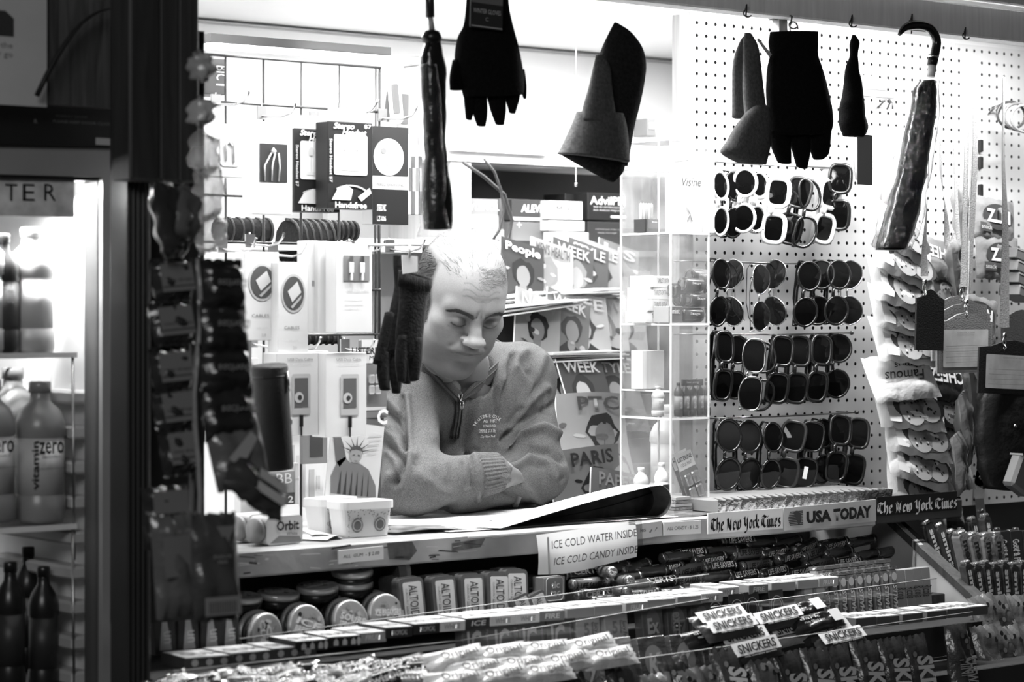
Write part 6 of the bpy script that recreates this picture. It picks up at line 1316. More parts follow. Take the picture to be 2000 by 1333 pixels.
# darker bags of the second strip
for k, (x, y, w_, h, v, rl, wd, lb) in enumerate(((1822, 500, 80, 70, .25, .2, 'CHEEZ', 'grey lettered cracker bag at the top of the second strip'), (1835, 575, 70, 80, .12, .2, '', 'dark snack bag under the grey lettered one on the second strip'), (1840, 742, 90, 80, .02, .12, 'CHEEZ', 'black cracker bag with upside-down capitals beside the cookie strip'), (1852, 800, 90, 70, .10, .1, '', 'dark grey bag printed with pretzels under the black cracker bag'), (1852, 890, 80, 130, .35, .0, 'Minis', 'pale grey bag of small biscuits behind the lower cookie bags'), (1838, 1000, 90, 60, .02, .1, 'CHEEZ', 'black bag with faint capitals under the cookie strip'))):
    p = at(x, y, 3.25); s = 1/ppm(1840, 3.25); snack(lb, w_*s/.7, h*s*1.1, .02, v, p, (-.3, rl, 0), [(wd, .8, .32 if k != 4 else .14, .0, .05 if k != 4 else .38, .7 if v < .3 else .1, dict(ang=PI if k in (0, 2, 5) else 0, bold=.05))] if wd else [], cookies if k in (3, 1) else None, 'darker bags of the second strip', seed=20+k)
for k, (x, y, l, rl) in enumerate(((1880, 430, 150, .42), (1868, 520, 120, .5), (1893, 700, 140, .35), (1905, 780, 150, .40), (1885, 840, 150, .3), (1872, 905, 120, .25))):
    p = at(x, y, 3.22-.012*k); s = 1/ppm(1890, 3.2); b = bag(38*s/.7, l*s, .03, wrap((.3, .24, .32, .26, .3, .25)[k]), seed=40+k); o = thing('snack_bag', f'{ORD[k]} silvery snack bag seen edge-on, counted down the diagonal strip', 'snack bag', p, (0, -rl, .5), 'edge-on silvery bags'); put('pack_body', b, o)
    b = B(); b.poly(ell(.004, -l*s*.28, .007, .009, 12), -.0165, ink(.08)); b.poly(rect(-.004, -l*s*.1, .001, l*s*.3), -.0165, ink(.12)); put('printed_art', b, o)
def ritz(b, w_, h, y): b.poly(ell(0, .05*h, .36*w_, .3*h, 22), y+.0002, ink(.05)); b.poly(rect(-.42*w_, -.32*h, -.15*w_, -.12*h), y, ink(.08))
for k, (x, y, rl) in enumerate(((1940, 430, .1), (1948, 505, .05), (1905, 620, .2))): p = at(x, y, 3.28-.01*k); s = 1/ppm(1940, 3.3); snack(f'{ORD[k]} striped cracker bag with round dark emblem right of the lanyards', 85*s/.68, 85*s, .022, .22, p, (-.1, rl, 0), [('RITZ', .55, .3, 0, .06, .85, dict(ang=PI, bold=.07)), ('snack', .25, .1, -.28, -.22, .6, {})], ritz, 'cracker bags', seed=60+k)
# clear hat bag, hang cards and lanyards
o = snack('clear bag holding a folded dark hat on the pegboard', .10, .17, .05, .5, at(1722, 335, 3.24), (0, -.1, 0), [('MADE IN', .25, .04, .2, .42, .1, {})], None, m_=clear_plastic(.9, .5, .6, .1, .8)); b = B(); b.tube([(-.03, 0, -.06), (.01, 0, -.07), (.045, 0, -.055)], .012, mat(.02, .7), 8); b.tube([(.02, 0, -.01), (.03, 0, .05)], .008, mat(.03, .7), 8); put('folded_hat', b, o)
o = snack('shiny packet with grey photo print behind the clear hat bag', .09, .11, .03, .35, at(1700, 300, 3.29), (0, .05, 0), [], None, seed=77)
b = B(); b.prism([(-.05, .03), (-.01, .03), (.055, -.012), (-.05, -.012)], 0, .01, mat(.12)); o = solo('roof_flap', b, 'dark sloping flap of a display high on the pegboard', 'flap', at(1712, 178, 3.3)); b = B(); b.poly([(-.05, .012), (.015, .012), (.03, .003), (-.05, .003)], -.001, ink(.25)); put('pale_band', b, o)
def peg_hook(px, py, lab):
    p = at(px, py, YP-.004); b = B(); b.tube([(-.012, 0, -.012), (-.01, -.014, .0), (0, -.02, .006), (.01, -.014, .0), (.012, -.004, -.014)], .0022, metal(.15, .4), 6); b.tube([(0, 0, .002), (0, -.02, .005), (0, -.03, -.004), (0, -.03, -.016)], .0022, metal(.15, .4), 6); solo('peg_hook', b, lab, 'hook', p)
peg_hook(1722, 200, 'double wire hook on the pegboard below the sloping flap'); peg_hook(1938, 212, 'double wire hook near the coiled cables')
def strap(pts, wpx, v, Y, lab, tw=0.0):
    P_ = crom([at(x, y, Y) for x, y in pts], 30); s = wpx/ppm(pts[0][0], Y)/.78; b = B(); c0 = P_[0].copy()
    def f(u, v_): k = round(u*30); an = tw*math.sin(3*u+1); q = P_[k]-c0; return (q.x+(v_-.5)*s*math.cos(an), q.y+(v_-.5)*s*math.sin(an), q.z)
    b.sheet(lambda u, v_: f(v_, u), 2, 30, cloth(v)); b.sheet(lambda u, v_: tuple(Vector(f(v_, 1-u))+Vector((0, .0012, 0))), 2, 30, cloth(v)); return solo('lanyard', b, lab, 'lanyard', c0)
LY = 3.11
for pts, w_, v, tw, lb in (([(1862, 85), (1864, 250), (1868, 380), (1872, 470)], 7, .7, .3, 'thin pale lanyard strap, leftmost of the hanging straps'), ([(1890, 108), (1888, 300), (1884, 450), (1882, 560)], 12, .5, .2, 'grey lanyard strap just left of the wide pair'), ([(1905, 118), (1905, 300), (1898, 450), (1890, 575)], 13, .35, .1, 'darker grey lanyard strap holding the grey badge holders'), ([(1897, 112), (1897, 300), (1893, 450), (1888, 600)], 5, .8, .5, 'narrow shiny strap between the two grey lanyards'), ([(1962, 150), (1960, 300), (1964, 450), (1962, 640)], 16, .2, .5, 'dark twisted lanyard strap holding the black badge holder'), ([(1840, 225), (1838, 330), (1848, 420), (1850, 480)], 9, .3, 1.2, 'twisted loose lanyard strap beside the crook umbrella'), ([(1816, 240), (1812, 380), (1806, 480), (1806, 540)], 11, .2, .8, 'dark strap hanging behind the crook umbrella')): strap(pts, w_, v, LY, lb, tw)
def clipm(px, py, Y, lab, sc_=1.0):
    b = B(); b.lathe([(.0045, .004), (.005, 0), (.0045, -.004)], metal(.5, .2), 10); b.tube([(.005*math.cos(a_), 0, -.012+.008*math.sin(a_)) for a_ in np.linspace(0, 6.28, 12)], .0014, metal(.6, .2), 6); b.tube([(0, 0, -.018), (.003, -.002, -.024), (0, 0, -.03), (-.003, 0, -.024)], .0016, metal(.6, .2), 6)
    solo('lanyard_clip', b, lab, 'clip', at(px, py, Y))
def badge(px, py, wpx, hpx, v, Y, lab, rot=0, win=.55, windows=True):
    s = 1/ppm(px, Y); w_, h = wpx*s/.72, hpx*s; t = thing('badge_holder', lab, 'badge holder', at(px, py, Y), (0, rot, 0)); b = B()
    ol = [(-w_/2, -h/2), (w_/2, -h/2), (w_/2, h*.34), (w_*.32, h*.37), (w_*.14, h*.47), (0, h*.5), (-w_*.14, h*.47), (-w_*.32, h*.37), (-w_/2, h*.34)]; b.prism(ol, 0, .004, mat(v, .5, bump=.4, bscale=300)); put('leather_body', b, t)
    if windows:
        b = B(); b.poly(rrect(0, -h*.09, w_*.80, h*.62, .003), -.0008, mat(win, .12, var=.15, vscale=30)); wn = put('window', b, t); txt(wn, 'IDENTIFICATION', w_*.3, h*.03, (0, -.0012, h*.17), ink(.3))
        b = B(); [b.poly([(-w_*.36, h*(-.05-.09*k)), (w_*.36, h*(-.04-.09*k)), (w_*.36, h*(-.045-.09*k)), (-w_*.36, h*(-.057-.09*k))], -.0012, ink(.3)) for k in range(4)]; put('printed_lines', b, wn)
    b = B()
    for k in range(40): a_ = k/40; x = (-.46+.92*a_)*w_; b.poly(rect(x, -h*.465, x+w_*.012, -h*.455), -.0005, ink(min(1, v*2.2))); z = (-.44+.76*a_)*h; b.poly(rect(-w_*.465, z, -w_*.455, z+h*.008), -.0005, ink(min(1, v*2.2))); b.poly(rect(w_*.455, z, w_*.465, z+h*.008), -.0005, ink(min(1, v*2.2)))
    st_ = put('stitching', b, t); st_['kind'] = 'stuff'; return t
badge(1872, 632, 122, 108, .22, LY+.03, 'rear grey leather badge holder of the stack of three', .02, windows=False); badge(1878, 650, 122, 112, .24, LY+.015, 'middle grey leather badge holder of the stack of three', .02, windows=False); badge(1886, 670, 120, 118, .26, LY, 'front grey leather badge holder with white identification card', .0, .75)
badge(1978, 718, 145, 106, .02, LY-.02, 'black badge holder with white card cut by the right photo edge', .05, .7); badge(1817, 625, 58, 120, .012, LY-.01, 'plain narrow black badge holder left of the grey ones', .03, windows=False); badge(1996, 650, 90, 90, .08, LY+.05, 'dark grey badge holder behind the black one at the right edge', 0, windows=False)
clipm(1887, 590, LY-.008, 'bright metal clip above the front grey badge holder'); clipm(1878, 560, LY+.01, 'metal clip above the middle grey badge holder'); clipm(1962, 655, LY-.025, 'metal clip above the black badge holder'); clipm(1806, 550, LY-.015, 'metal clip above the narrow black badge holder')
# coiled cables, grey boxes, dark bag, tin, narrow electronics
b = B()
for k in range(3): b.tube([(.045*math.cos(a_)+.01*k, -.01*k, .028*math.sin(a_)-.004*k) for a_ in np.linspace(0, 6.28, 24)], .003, mat(.05+.1*k, .35), 6)
solo('coiled_cables', b, 'loosely coiled cables hanging at the right edge of the pegboard', 'cable', at(1975, 225, 3.28))
for k in range(4):
    o = thing('grey_carton', f'flat grey carton in the tilted stack at the right edge, {ORD[k]} from the top', 'box', at(1988, 502+k*24, 3.26), (0, .25, .05*k)); put('carton', B().box((0, 0, 0), (.07, .05, .022), card(.14+.03*(k % 2)), ch=.001), o); put('pale_edge', B().box((0, -.0255, .008), (.07, .001, .002), card(.4)), o)
for k in range(3): o = thing('adapter', f'small black adapter hung on the pegboard, {ORD[k]} from the top', 'adapter', at(1915, (285, 318, 372)[k], 3.33)); put('adapter_body', B().box((0, 0, 0), (.010, .01, .026), mat(.01, .3), ch=.002), o); put('pale_card', B().box((.004, .006, 0), (.02, .001, .035), card(.6)), o)
o_ = at(1960, 840, 3.12); b = B(); loft(b, [(1935, 735, 2010, 715), (1915, 770, 2040, 760), (1905, 830, 2050, 830), (1910, 900, 2050, 900), (1925, 955, 2050, 960)], 3.12, mat(.008, .45, bump=.6, bscale=40), o_, .3, wob=.1); t = solo('black_bag', b, 'bulky black bag hanging low at the right edge', 'bag', o_); b = B(); b.lathe([(.004, 0), (.003, .002), (0, .003)], metal(.5), 10, Matrix.Translation((-.02, -.045, .01)) @ Matrix.Rotation(PI/2, 4, 'X')); put('stud', b, t)
o = thing('metal_tin', 'brushed metal tin tilted at the lower right photo edge', 'tin', at(1993, 928, 3.04), (0, .5, 0)); put('tin_body', B().box((0, 0, 0), (.06, .03, .07), mat(.35, .3, .5, .7), ch=.006), o); put('rim', B().box((0, -.0002, .030), (.062, .032, .004), metal(.6)), o)
# ================================================================ sweets on the stepped rack
def fan(name, cat, grp, proto, spots, labf):
    """first spot takes the prototype, the rest copies; spots: (px, py, Y, rotation)"""
    for k, (px, py, Y, rot) in enumerate(spots):
        o = proto if k == 0 else copy_tree(proto); o.location = at(px, py, Y); o.rotation_euler = rot; tag(o, labf(k), cat, grp)
# ---- round mint tins (origin: centre; axis y)
def mint_tin(seed, words, v=.05):
    t = put('mint_tin', None); M = Matrix.Rotation(PI/2, 4, 'X'); R = .033; b = B(); b.lathe([(R*.96, -.010), (R, -.008), (R, .004)], mat(.02, .25), 30, M); put('tin_body', b, t)
    b = B(); b.lathe([(R*1.01, .003), (R*1.02, .006), (R*1.02, .0105), (R*.98, .0125), (R*.9, .0125)], mat(.6, .3, .5, .5), 30, M); put('lid_rim', b, t)
    b = B(); b.lathe([(R*.9, .0124), (0, .0124)], mat(v, .3, var=.9, vscale=60), 30, M); lid = put('lid', b, t)
    r = random.Random(seed); b = B(); [b.poly(ell(r.uniform(-.02, .02), r.uniform(-.02, .02), r.uniform(.002, .006), r.uniform(.002, .005), 8), -.0127-.0001*k, ink(r.choice((.02, .3, .5)))) for k in range(12)]; put('printed_art', b, lid)
    for i, w_ in enumerate(words): txt(lid, w_, .05, .011, (0, -.0145, .004-.013*i), ink(.8), bold=.05, shear=.15)
    return t
GT = 'standing round mint tins'
ma, mb_ = mint_tin(1, ['ICE', 'BREAKERS']), mint_tin(2, ['ICE BREAKERS']); mc = mint_tin(3, ['SOURS', 'SPEARMINT'])
sp = [(510, 1240, mint_tin(4, ['ICE', 'CUBE']), 1.5, 'leftmost'), (592, 1225, ma, .35, 'second'), (678, 1215, mc, .3, 'third'), (748, 1203, mb_, .05, 'rightmost')]
for k, (x, y, o, rl, w_) in enumerate(sp):
    o.location = at(x, y, 3.10); o.rotation_euler = (-.18, rl, 0); tag(o, f'front standing mint tin, {w_} of the four in the row', 'tin', GT)
    for j in range(2): c = copy_tree(ma if k % 2 else mc); c.location = at(x-12-10*j, y-5-4*j, 3.135+.032*j); c.rotation_euler = (-.18, .6*j, 0); tag(c, f'mint tin standing {("close", "further")[j]} behind the {w_} front tin', 'tin', GT)
for k, (x, y, tl, rr2) in enumerate(((470, 1178, .10, 0), (543, 1172, .12, 0), (620, 1158, .2, -.15), (688, 1150, .08, -.1), (688, 1127, .10, -.12))):
    c = copy_tree(ma); c.location = at(x, y, 3.17); c.rotation_euler = (-PI/2+tl+.0, 0, rr2); c.rotation_euler = (-PI/2+.1, rr2*.6, 0); tag(c, f'mint tin lying flat on top of the standing ones, {("leftmost", "second", "third", "lower right", "upper right")[k]}', 'tin', 'lying round mint tins')
# ---- flat hinged tins
def hinge_tin(w_=.047, h=.078, small=False):
    t = put('hinged_tin', None); b = B(); b.prism(rrect(0, 0, w_, h, .008), 0, .015, mat(.10, .3, .5, .3)); put('tin_body', b, t)
    b = B(); b.prism(rrect(0, 0, w_*1.02, h*1.01, .008), -.005, .002, mat(.16, .3, .5, .4)); lid = put('lid', b, t); b = B(); b.prism(rrect(.001, 0, w_*.78, h*.84, .004), -.0058, -.0045, card(.62)); put('printed_panel', b, lid)
    txt(lid, 'ALTOIDS', h*.72, w_*.36, (w_*.04, -.0063, 0), ink(.03), ang=-PI/2, bold=.01); txt(lid, 'CURIOUSLY STRONG', h*.6, w_*.08, (-w_*.24, -.0063, 0), ink(.1), ang=-PI/2)
    b = B(); [b.poly(rect(-w_*.3+k*w_*.12, -h*.3, -w_*.27+k*w_*.12, -h*.05), -.0062, ink(.2)) for k in range(1)]; put('small_print', b, lid); return t
ht = hinge_tin(); n_ = 0
rots = [-.04, -.02, .03, .06, .05]
for k, (x, y) in enumerate(((803, 1178), (866, 1174), (921, 1170), (971, 1166), (1006, 1160))):
    for j in range(4 if k == 0 else 3):
        o = ht if n_ == 0 else copy_tree(ht); n_ += 1; o.location = at(x-j*9, y-j*2.5, 3.095+.019*j); o.rotation_euler = (-.12, rots[k], 0)
        tag(o, (f'upright hinged mint tin, {ORD[k]} from left at the front' if j == 0 else f'hinged mint tin {ORD[j-1]} behind the {ORD[k]} front one'), 'tin', 'upright hinged mint tins')
for k, (x, y) in enumerate(((1022, 1196), (1054, 1190))): o = copy_tree(ht); o.scale = (.72, .8, .72); o.location = at(x, y, 3.075); o.rotation_euler = (-.15, -.3, 0); tag(o, f'small hinged mint tin leaning, {("left", "right")[k]} one by the mint box', 'tin', 'small hinged mint tins')
o = copy_tree(ht); o.location = at(779, 1126, 3.16); o.rotation_euler = (-1.35, PI/2-.1, 0); tag(o, 'hinged mint tin lying flat above the upright ones', 'tin')
t = med(1062, 1130, 1104, 1172, 3.10, .03, .30, 'small square box of tiny mints between hinged tins and candy rolls', [('tic', .38, .28, .03, .17, .9, dict(bold=.03)), ('tac', .46, .28, .03, -.18, .9, dict(bold=.03))], None, 'mint_box')
b = B(); w_ = (at(1104, 1150, 3.10)-at(1062, 1150, 3.1)).x; q = [(x, z) for x, z in rrect(.0, 0, w_*.78, w_*.82, .006)]; b.tube([(x, -.0006, z) for x, z in q], .0007, ink(.8), 4, closed=True); put('logo_outline', b, t)
t = med(1030, 1128, 1060, 1160, 3.13, .03, .02, 'dark mint box left of the small square one', [], [(-.4, -.2, .4, -.1, .15)], 'mint_box')
# ---- candy rolls
def roll(v, word, wv=.7, L_=.082, R=.0098):
    t = put('candy_roll', None); M = Matrix.Rotation(PI/2, 4, 'Y'); b = B(); b.lathe([(R, -L_/2), (R, L_/2)], wrap(v), 14, M); put('wrapper', b, t)
    b = B(); b.lathe([(0, -L_/2-.002), (R*.6, -L_/2-.003), (R*.97, -L_/2), (R*1.02, -L_/2+.008)], foil(.5), 14, M); put('foil_end', b, t); b = B(); b.lathe([(R*1.02, L_/2-.008), (R*.97, L_/2), (R*.6, L_/2+.003), (0, L_/2+.002)], foil(.5), 14, M); put('foil_end', b, t)
    if word: txt(t, word, L_*.68, R*1.1, (0, -R*1.03, R*.15), ink(wv), bold=.05)
    b = B(); [b.box((-L_*.38+k*.003, 0, R*.98), (.0012, R*.7, .0006), ink(wv)) for k in range(5)]; put('barcode', b, t); return t
RA, RB, RC, RD = roll(.03, 'LIFE SAVERS', .85), roll(.16, 'LIFE SAVERS', .02), roll(.015, 'CERTS', .8), roll(.08, '', .5)
used = set(); cntr = 0
r = random.Random(12)
RL = [(1440, 1058, 'A', 0), (1405, 1078, 'D', 0), (1460, 1082, 'B', 0), (1510, 1078, 'A', .1), (1345, 1082, 'A', .05), (1385, 1092, 'A', .08), (1322, 1088, 'D', 0), (1405, 1108, 'A', 0), (1475, 1105, 'B', 0), (1345, 1112, 'B', .1), (1300, 1112, 'A', .05), (1265, 1118, 'D', 0), (1540, 1088, 'A', .12), (1590, 1082, 'B', .2), (1635, 1080, 'D', .05), (1570, 1068, 'A', .2), (1625, 1062, 'A', .12), (1680, 1058, 'D', .1), (1690, 1085, 'D', .05), (1600, 1102, 'B', .12), (1650, 1100, 'A', .08), (1560, 1118, 'A', .12), (1510, 1118, 'A', .1), (1450, 1126, 'A', .08), (1395, 1128, 'D', .06), (1335, 1134, 'B', .06), (1285, 1138, 'C', .05), (1620, 1118, 'B', .1), (1700, 1102, 'D', .1),
      (1140, 1122, 'C', .0), (1195, 1112, 'D', .1), (1240, 1108, 'D', .15), (1150, 1140, 'B', 0), (1215, 1130, 'D', .05), (1160, 1160, 'C', 0), (1235, 1145, 'D', .05), (1250, 1162, 'A', .03), (1120, 1108, 'D', .2), (1170, 1100, 'D', .0), (1190, 1172, 'D', .0), (1300, 1160, 'A', .05), (1340, 1158, 'D', .05), (1660, 1122, 'D', .1), (1725, 1080, 'D', .1), (1485, 1062, 'D', .1), (1535, 1062, 'D', .2)]
PR = {'A': RA, 'B': RB, 'C': RC, 'D': RD}; RL.sort(key=lambda q: (q[0]))
for k, (x, y, kd, rl) in enumerate(RL):
    o = PR[kd] if kd not in used else copy_tree(PR[kd]); used.add(kd); Y = 3.10+.10*(1165-y)/110+r.uniform(-.003, .003); o.location = at(x, y, Y); o.rotation_euler = (r.uniform(-.5, .5), -rl*.6, r.uniform(-.12, .12)+rl)
    kn = {'A': 'black', 'B': 'grey', 'C': 'glossy black', 'D': 'plain dark'}[kd]; tag(o, f'{kn} candy roll in the heap under the counter, {ORD[k] if k < 30 else ORD[29]+"-" +ORD[k-30]} counting rightward', 'candy', 'candy rolls heaped under the counter')
ue = roll(.1, '', .5); 
for k, (x, y) in enumerate(((1180, 1118), (1206, 1136), (1195, 1158))): o = ue if k == 0 else copy_tree(ue); o.location = at(x, y, 3.11); o.rotation_euler = (0, .1, 1.2+.2*k); tag(o, f'candy roll turned end-on showing its foil tip, {("top", "middle", "lower")[k]} of three', 'candy', 'candy rolls turned end-on')
# ---- flat gum boxes: local origin at centre, front towards -Y
def gumbox(v, word, wv, w_=.066, d=.072, h=.016, tv=.8, art=None):
    t = put('gum_box', None); put('carton', B().box((0, 0, 0), (w_, d, h), card(v), ch=.0008), t)
    tp_ = B().add([(-w_*.48, -d*.48, h/2+.0004), (w_*.48, -d*.48, h/2+.0004), (w_*.48, d*.48, h/2+.0004), (-w_*.48, d*.48, h/2+.0004)], [(0, 1, 2, 3)], mat(tv, .35, var=.35 if tv > .5 else .9, vscale=55)); top_ = put('top_print', tp_, t)
    if word: txt(t, word, w_*.6, h*.5, (0, -d/2-.0008, 0), ink(wv), bold=.05, shear=.1)
    txt(top_, (word or 'gum').upper(), w_*.8, d*.34, (0, -d*.1, h/2+.0008), ink(.16), top=True, bold=.05)
    if art == 'dots': b = B(); [b.poly(ell((-.3+.3*k)*w_, 0, h*.36, h*.32, 10), -d/2-.0006, ink(.5)) for k in range(3)]; put('printed_art', b, t)
    if art == 'houses':
        b = B()
        for k in range(3): x = (-.33+.26*k)*w_; b.poly([(x, -h*.3), (x+w_*.14, -h*.3), (x+w_*.14, h*.1), (x+w_*.07, h*.35), (x, h*.1)], -d/2-.0006, ink(.75))
        b.poly(ell(w_*.42, 0, w_*.06, h*.4, 12), -d/2-.0006, ink(.75)); put('printed_art', b, t)
    return t
GP = {'dot': gumbox(.05, '', .5, .078, art='dots', tv=.55), 'house': gumbox(.012, '', .7, .058, art='houses', tv=.75), 'fruit': gumbox(.4, 'FRUIT', .8, .05), 'dark': gumbox(.02, 'TROPICAL', .5, .05, tv=.6), 'white': gumbox(.75, 'WHITE', .4, .05), 'ice': gumbox(.03, 'ICE', .85, .05, tv=.8), 'fire': gumbox(.25, 'FIRE', .85, .05), 'grey': gumbox(.35, '', .5, .06, tv=.75), 'foil': gumbox(.12, '', .5, .055, tv=.7)}
GU = {'dot': 'dotted', 'house': 'black house-printed', 'fruit': 'grey fruit', 'dark': 'black', 'white': 'white', 'ice': 'black-fronted', 'fire': 'grey-fronted', 'grey': 'plain grey', 'foil': 'foil-wrapped'}
gu = set()
def lay(kd, px, py, Y, rz, lab, grp):
    o = GP[kd] if kd not in gu else copy_tree(GP[kd]); gu.add(kd); o.location = at(px, py, Y); o.rotation_euler = (.0, .02, rz); return tag(o, lab, 'gum', grp)
seq = [('dot', 385, 1290), ('dot', 465, 1281), ('dot', 548, 1272), ('house', 582, 1259), ('house', 648, 1251), ('fruit', 700, 1243), ('dark', 752, 1233), ('dark', 806, 1226), ('white', 857, 1221), ('ice', 905, 1215), ('white', 954, 1210), ('white', 1002, 1206), ('fire', 1052, 1201), ('grey', 1105, 1195), ('grey', 1160, 1190), ('fruit', 1215, 1184), ('grey', 1265, 1178), ('grey', 1318, 1172), ('white', 1362, 1166)]
for k, (kd, x, y) in enumerate(seq): lay(kd, x, y-2, 2.965, (-.05, .04, 0, .02)[k % 4], f'{GU[kd]} gum box lying on the long front row, {ORD[k]} from left', 'gum boxes lying along the front row')
seq2 = [('foil', 1660, 1212), ('foil', 1706, 1209), ('foil', 1752, 1204), ('foil', 1798, 1199), ('foil', 1842, 1194), ('foil', 1880, 1190)]
for k, (kd, x, y) in enumerate(seq2): lay(kd, x, y, 2.885, (.06, -.05, .03)[k % 3], f'foil-wrapped gum box lying before the cough drop sticks, {ORD[k]} from left', 'foil-wrapped gum boxes at the right')
seq3 = [('white', 1395, 1153), ('fire', 1452, 1148), ('grey', 1502, 1143), ('grey', 1550, 1138), ('fruit', 1590, 1134)]
for k, (kd, x, y) in enumerate(seq3): lay(kd, x, y, 3.04, .05*(k % 2), f'{GU[kd]} gum box lying on the ring-printed packs, {ORD[k]} from left', 'gum boxes on the ring-printed packs')
# ---- upright packs: front face print
def pack(w_, h, v, d=.02, words=(), art=None, cat_name='gum_pack', m_=None):
    t = put(cat_name, None); put('carton', B().box((0, d/2, 0), (w_, d, h), m_ or card(v), ch=.001), t)
    for s, fw, fh, fx, fz, c, kw in words: txt(t, s, w_*fw, h*fh, (w_*fx, -.0009, h*fz), ink(c), **kw)
    if art: b = B(); art(b, w_, h); put('printed_art', b, t)
    return t
def rings(b, w_, h):
    for q, c in ((.43, .4), (.40, .02), (.30, .3), (.27, .02), (.2, .01)): b.poly(ell(0, .05*h, q*w_, q*w_*1.15, 24), -.0006-(.45-q)*.003, ink(c))
    b.poly(rect(-w_*.12, -h*.32, w_*.12, -h*.22), -.0006, ink(.01))
def stars(b, w_, h): b.poly(ell(0, .1*h, w_*.36, h*.36, 18), -.0005, ink(.3)); b.poly([(-.3*w_, -.5*h), (.3*w_, -.5*h), (.12*w_, -.1*h), (.3*w_, .1*h), (-.3*w_, .1*h), (-.1*w_, -.1*h)], -.0007, ink(.12))
PK = {'ring': pack(.036, .062, .03, art=rings), 'ic': pack(.056, .07, .16, words=[('IC', .5, .6, -.1, -.05, .7, dict(bold=.06)), ('Peppermint', .6, .1, .35, 0, .5, dict(ang=-PI/2))]), 'juicy': pack(.05, .07, .7, words=[('51', .4, .3, 0, .1, .4, dict(bold=.06)), ('Juicy Fruit', .7, .16, .3, .0, .1, dict(ang=-PI/2, shear=.2))]), 'extra': pack(.045, .072, .2, words=[('Ex', .55, .36, 0, .08, .85, dict(bold=.08))], art=stars), 'tra': pack(.045, .072, .16, words=[('extra', 1.0, .28, -.05, .05, .6, dict(ang=-PI/2, bold=.06))], art=stars)}
pu = set()
def stand(kd, px, py, Y, lab, grp, rot=(-.12, 0, 0)):
    o = PK[kd] if kd not in pu else copy_tree(PK[kd]); pu.add(kd); o.location = at(px, py, Y); o.rotation_euler = rot; return tag(o, lab, 'gum', grp)
for k, x in enumerate((1355, 1398, 1440, 1470, 1518)): stand('ring', x, 1203-k*4, 3.0, f'dark pack printed with rings, {ORD[k]} from left behind the clear lip', 'packs printed with rings')
for k, (kd, x) in enumerate((('ic', 932), ('ic', 986), ('ic', 1040), ('ic', 1095), ('juicy', 1150), ('juicy', 1205), ('extra', 1276), ('tra', 1325), ('tra', 1372))): stand(kd, x, 1254-k*4, 2.94, f'upright {dict(ic="grey", juicy="white", extra="grey flame-printed", tra="darker flame-printed")[kd]} gum pack under the long row, {ORD[k]} from left', 'upright gum packs under the long row')
# cough drop sticks and boxes
hs = put('drop_stick', None); put('wrapper', B().box((0, .01, 0), (.019, .02, .075), wrap(.2), ch=.003), hs); txt(hs, 'HALLS', .042, .011, (.001, -.0012, -.012), ink(.75), ang=PI/2, shear=.2, bold=.06); b = B(); b.poly(ell(0, .024, .007, .008, 12), -.001, ink(.6)); put('printed_art', b, hs); b = B(); b.box((0, .01, .040), (.019, .02, .006), foil(.6)); put('foil_top', b, hs)
for k in range(9):
    for j in range(2): o = hs if k+j == 0 else copy_tree(hs); o.location = at(1615+k*16.5-j*10, 1168-k*2-j*14, 3.02+.028*j); o.rotation_euler = (-.1, .04*((k+j) % 3-1), 0); tag(o, f'cough drop stick in the {("front", "rear")[j]} row, {ORD[k]} from left', 'candy', 'cough drop sticks')
rk_ = pack(.024, .072, .3, .03, [('Ricola', .9, .35, .0, -.1, .05, dict(ang=-PI/2, shear=.25, bold=.03))], cat_name='drop_box'); 
for k, x in enumerate((1760, 1778, 1794, 1810)): o = rk_ if k == 0 else copy_tree(rk_); o.location = at(x, 1152-k*2, 3.02); o.rotation_euler = (-.1, 0, 0); tag(o, f'slim herb drop box beside the sticks, {ORD[k]} from left', 'candy', 'slim herb drop boxes')
wp = pack(.03, .06, .3, words=[('W', .5, .3, 0, -.25, .05, dict(bold=.05))], art=lambda b, w_, h: b.poly(ell(0, .15*h, w_*.35, h*.25, 16), -.0006, ink(.55)))
for k, x in enumerate((1578, 1602)): o = wp if k == 0 else copy_tree(wp); o.location = at(x, 1166-k*2, 3.01); tag(o, f'grey oval-printed pack, {("left", "right")[k]} one beside the cough drop sticks', 'gum', 'oval-printed packs')
# ---- bars and pouches
def bar(w_, h, v, words=(), th=.018, band=None, seed=1, name='candy_bar'):
    t = put(name, None); b = bag(h, w_, th, wrap(v), seed=seed, n=8, mb=14); b.v = [(z, y, -x) for x, y, z in b.v]; put('wrapper', b, t)
    if band: b = B(); [b.poly([(w_*e[0], h*e[1]), (w_*e[2], h*e[1]), (w_*e[2], h*e[3]), (w_*e[0], h*e[3])], -th*.58-.0025, ink(e[4])) for e in band]; put('printed_band', b, t)
    for s, fw, fh, fx, fz, c, kw in words: txt(t, s, w_*fw, h*fh, (w_*fx, -th*.58-.0042, h*fz), ink(c), **kw)
    return t
SN = bar(.118, .038, .05, [('SNICKERS', .72, .42, 0, .05, .03, dict(bold=.06, shear=.15)), ('milk chocolate peanuts', .6, .10, 0, -.32, .6, {})], band=[(-.43, -.24, .43, .38, .8)])
SA = bar(.118, .040, .4, [('SNICKERS', .7, .36, 0, .12, .02, dict(bold=.06, shear=.15)), ('Almond', .35, .22, .25, -.22, .9, dict(bold=.04))], band=[(-.42, -.1, .42, .34, .75)], seed=3)
DB = bar(.118, .037, .012, [('dark', .4, .14, -.2, .1, .6, {}), ('rich filled bar', .4, .12, -.15, -.12, .5, {})], band=[(.22, -.35, .42, .3, .6)], seed=4)
WO = bar(.11, .036, .75, [('Original', .6, .42, 0, .0, .12, dict(bold=.02)), ('chewy candy', .3, .1, .1, -.3, .5, {})], seed=5)
bu = set()
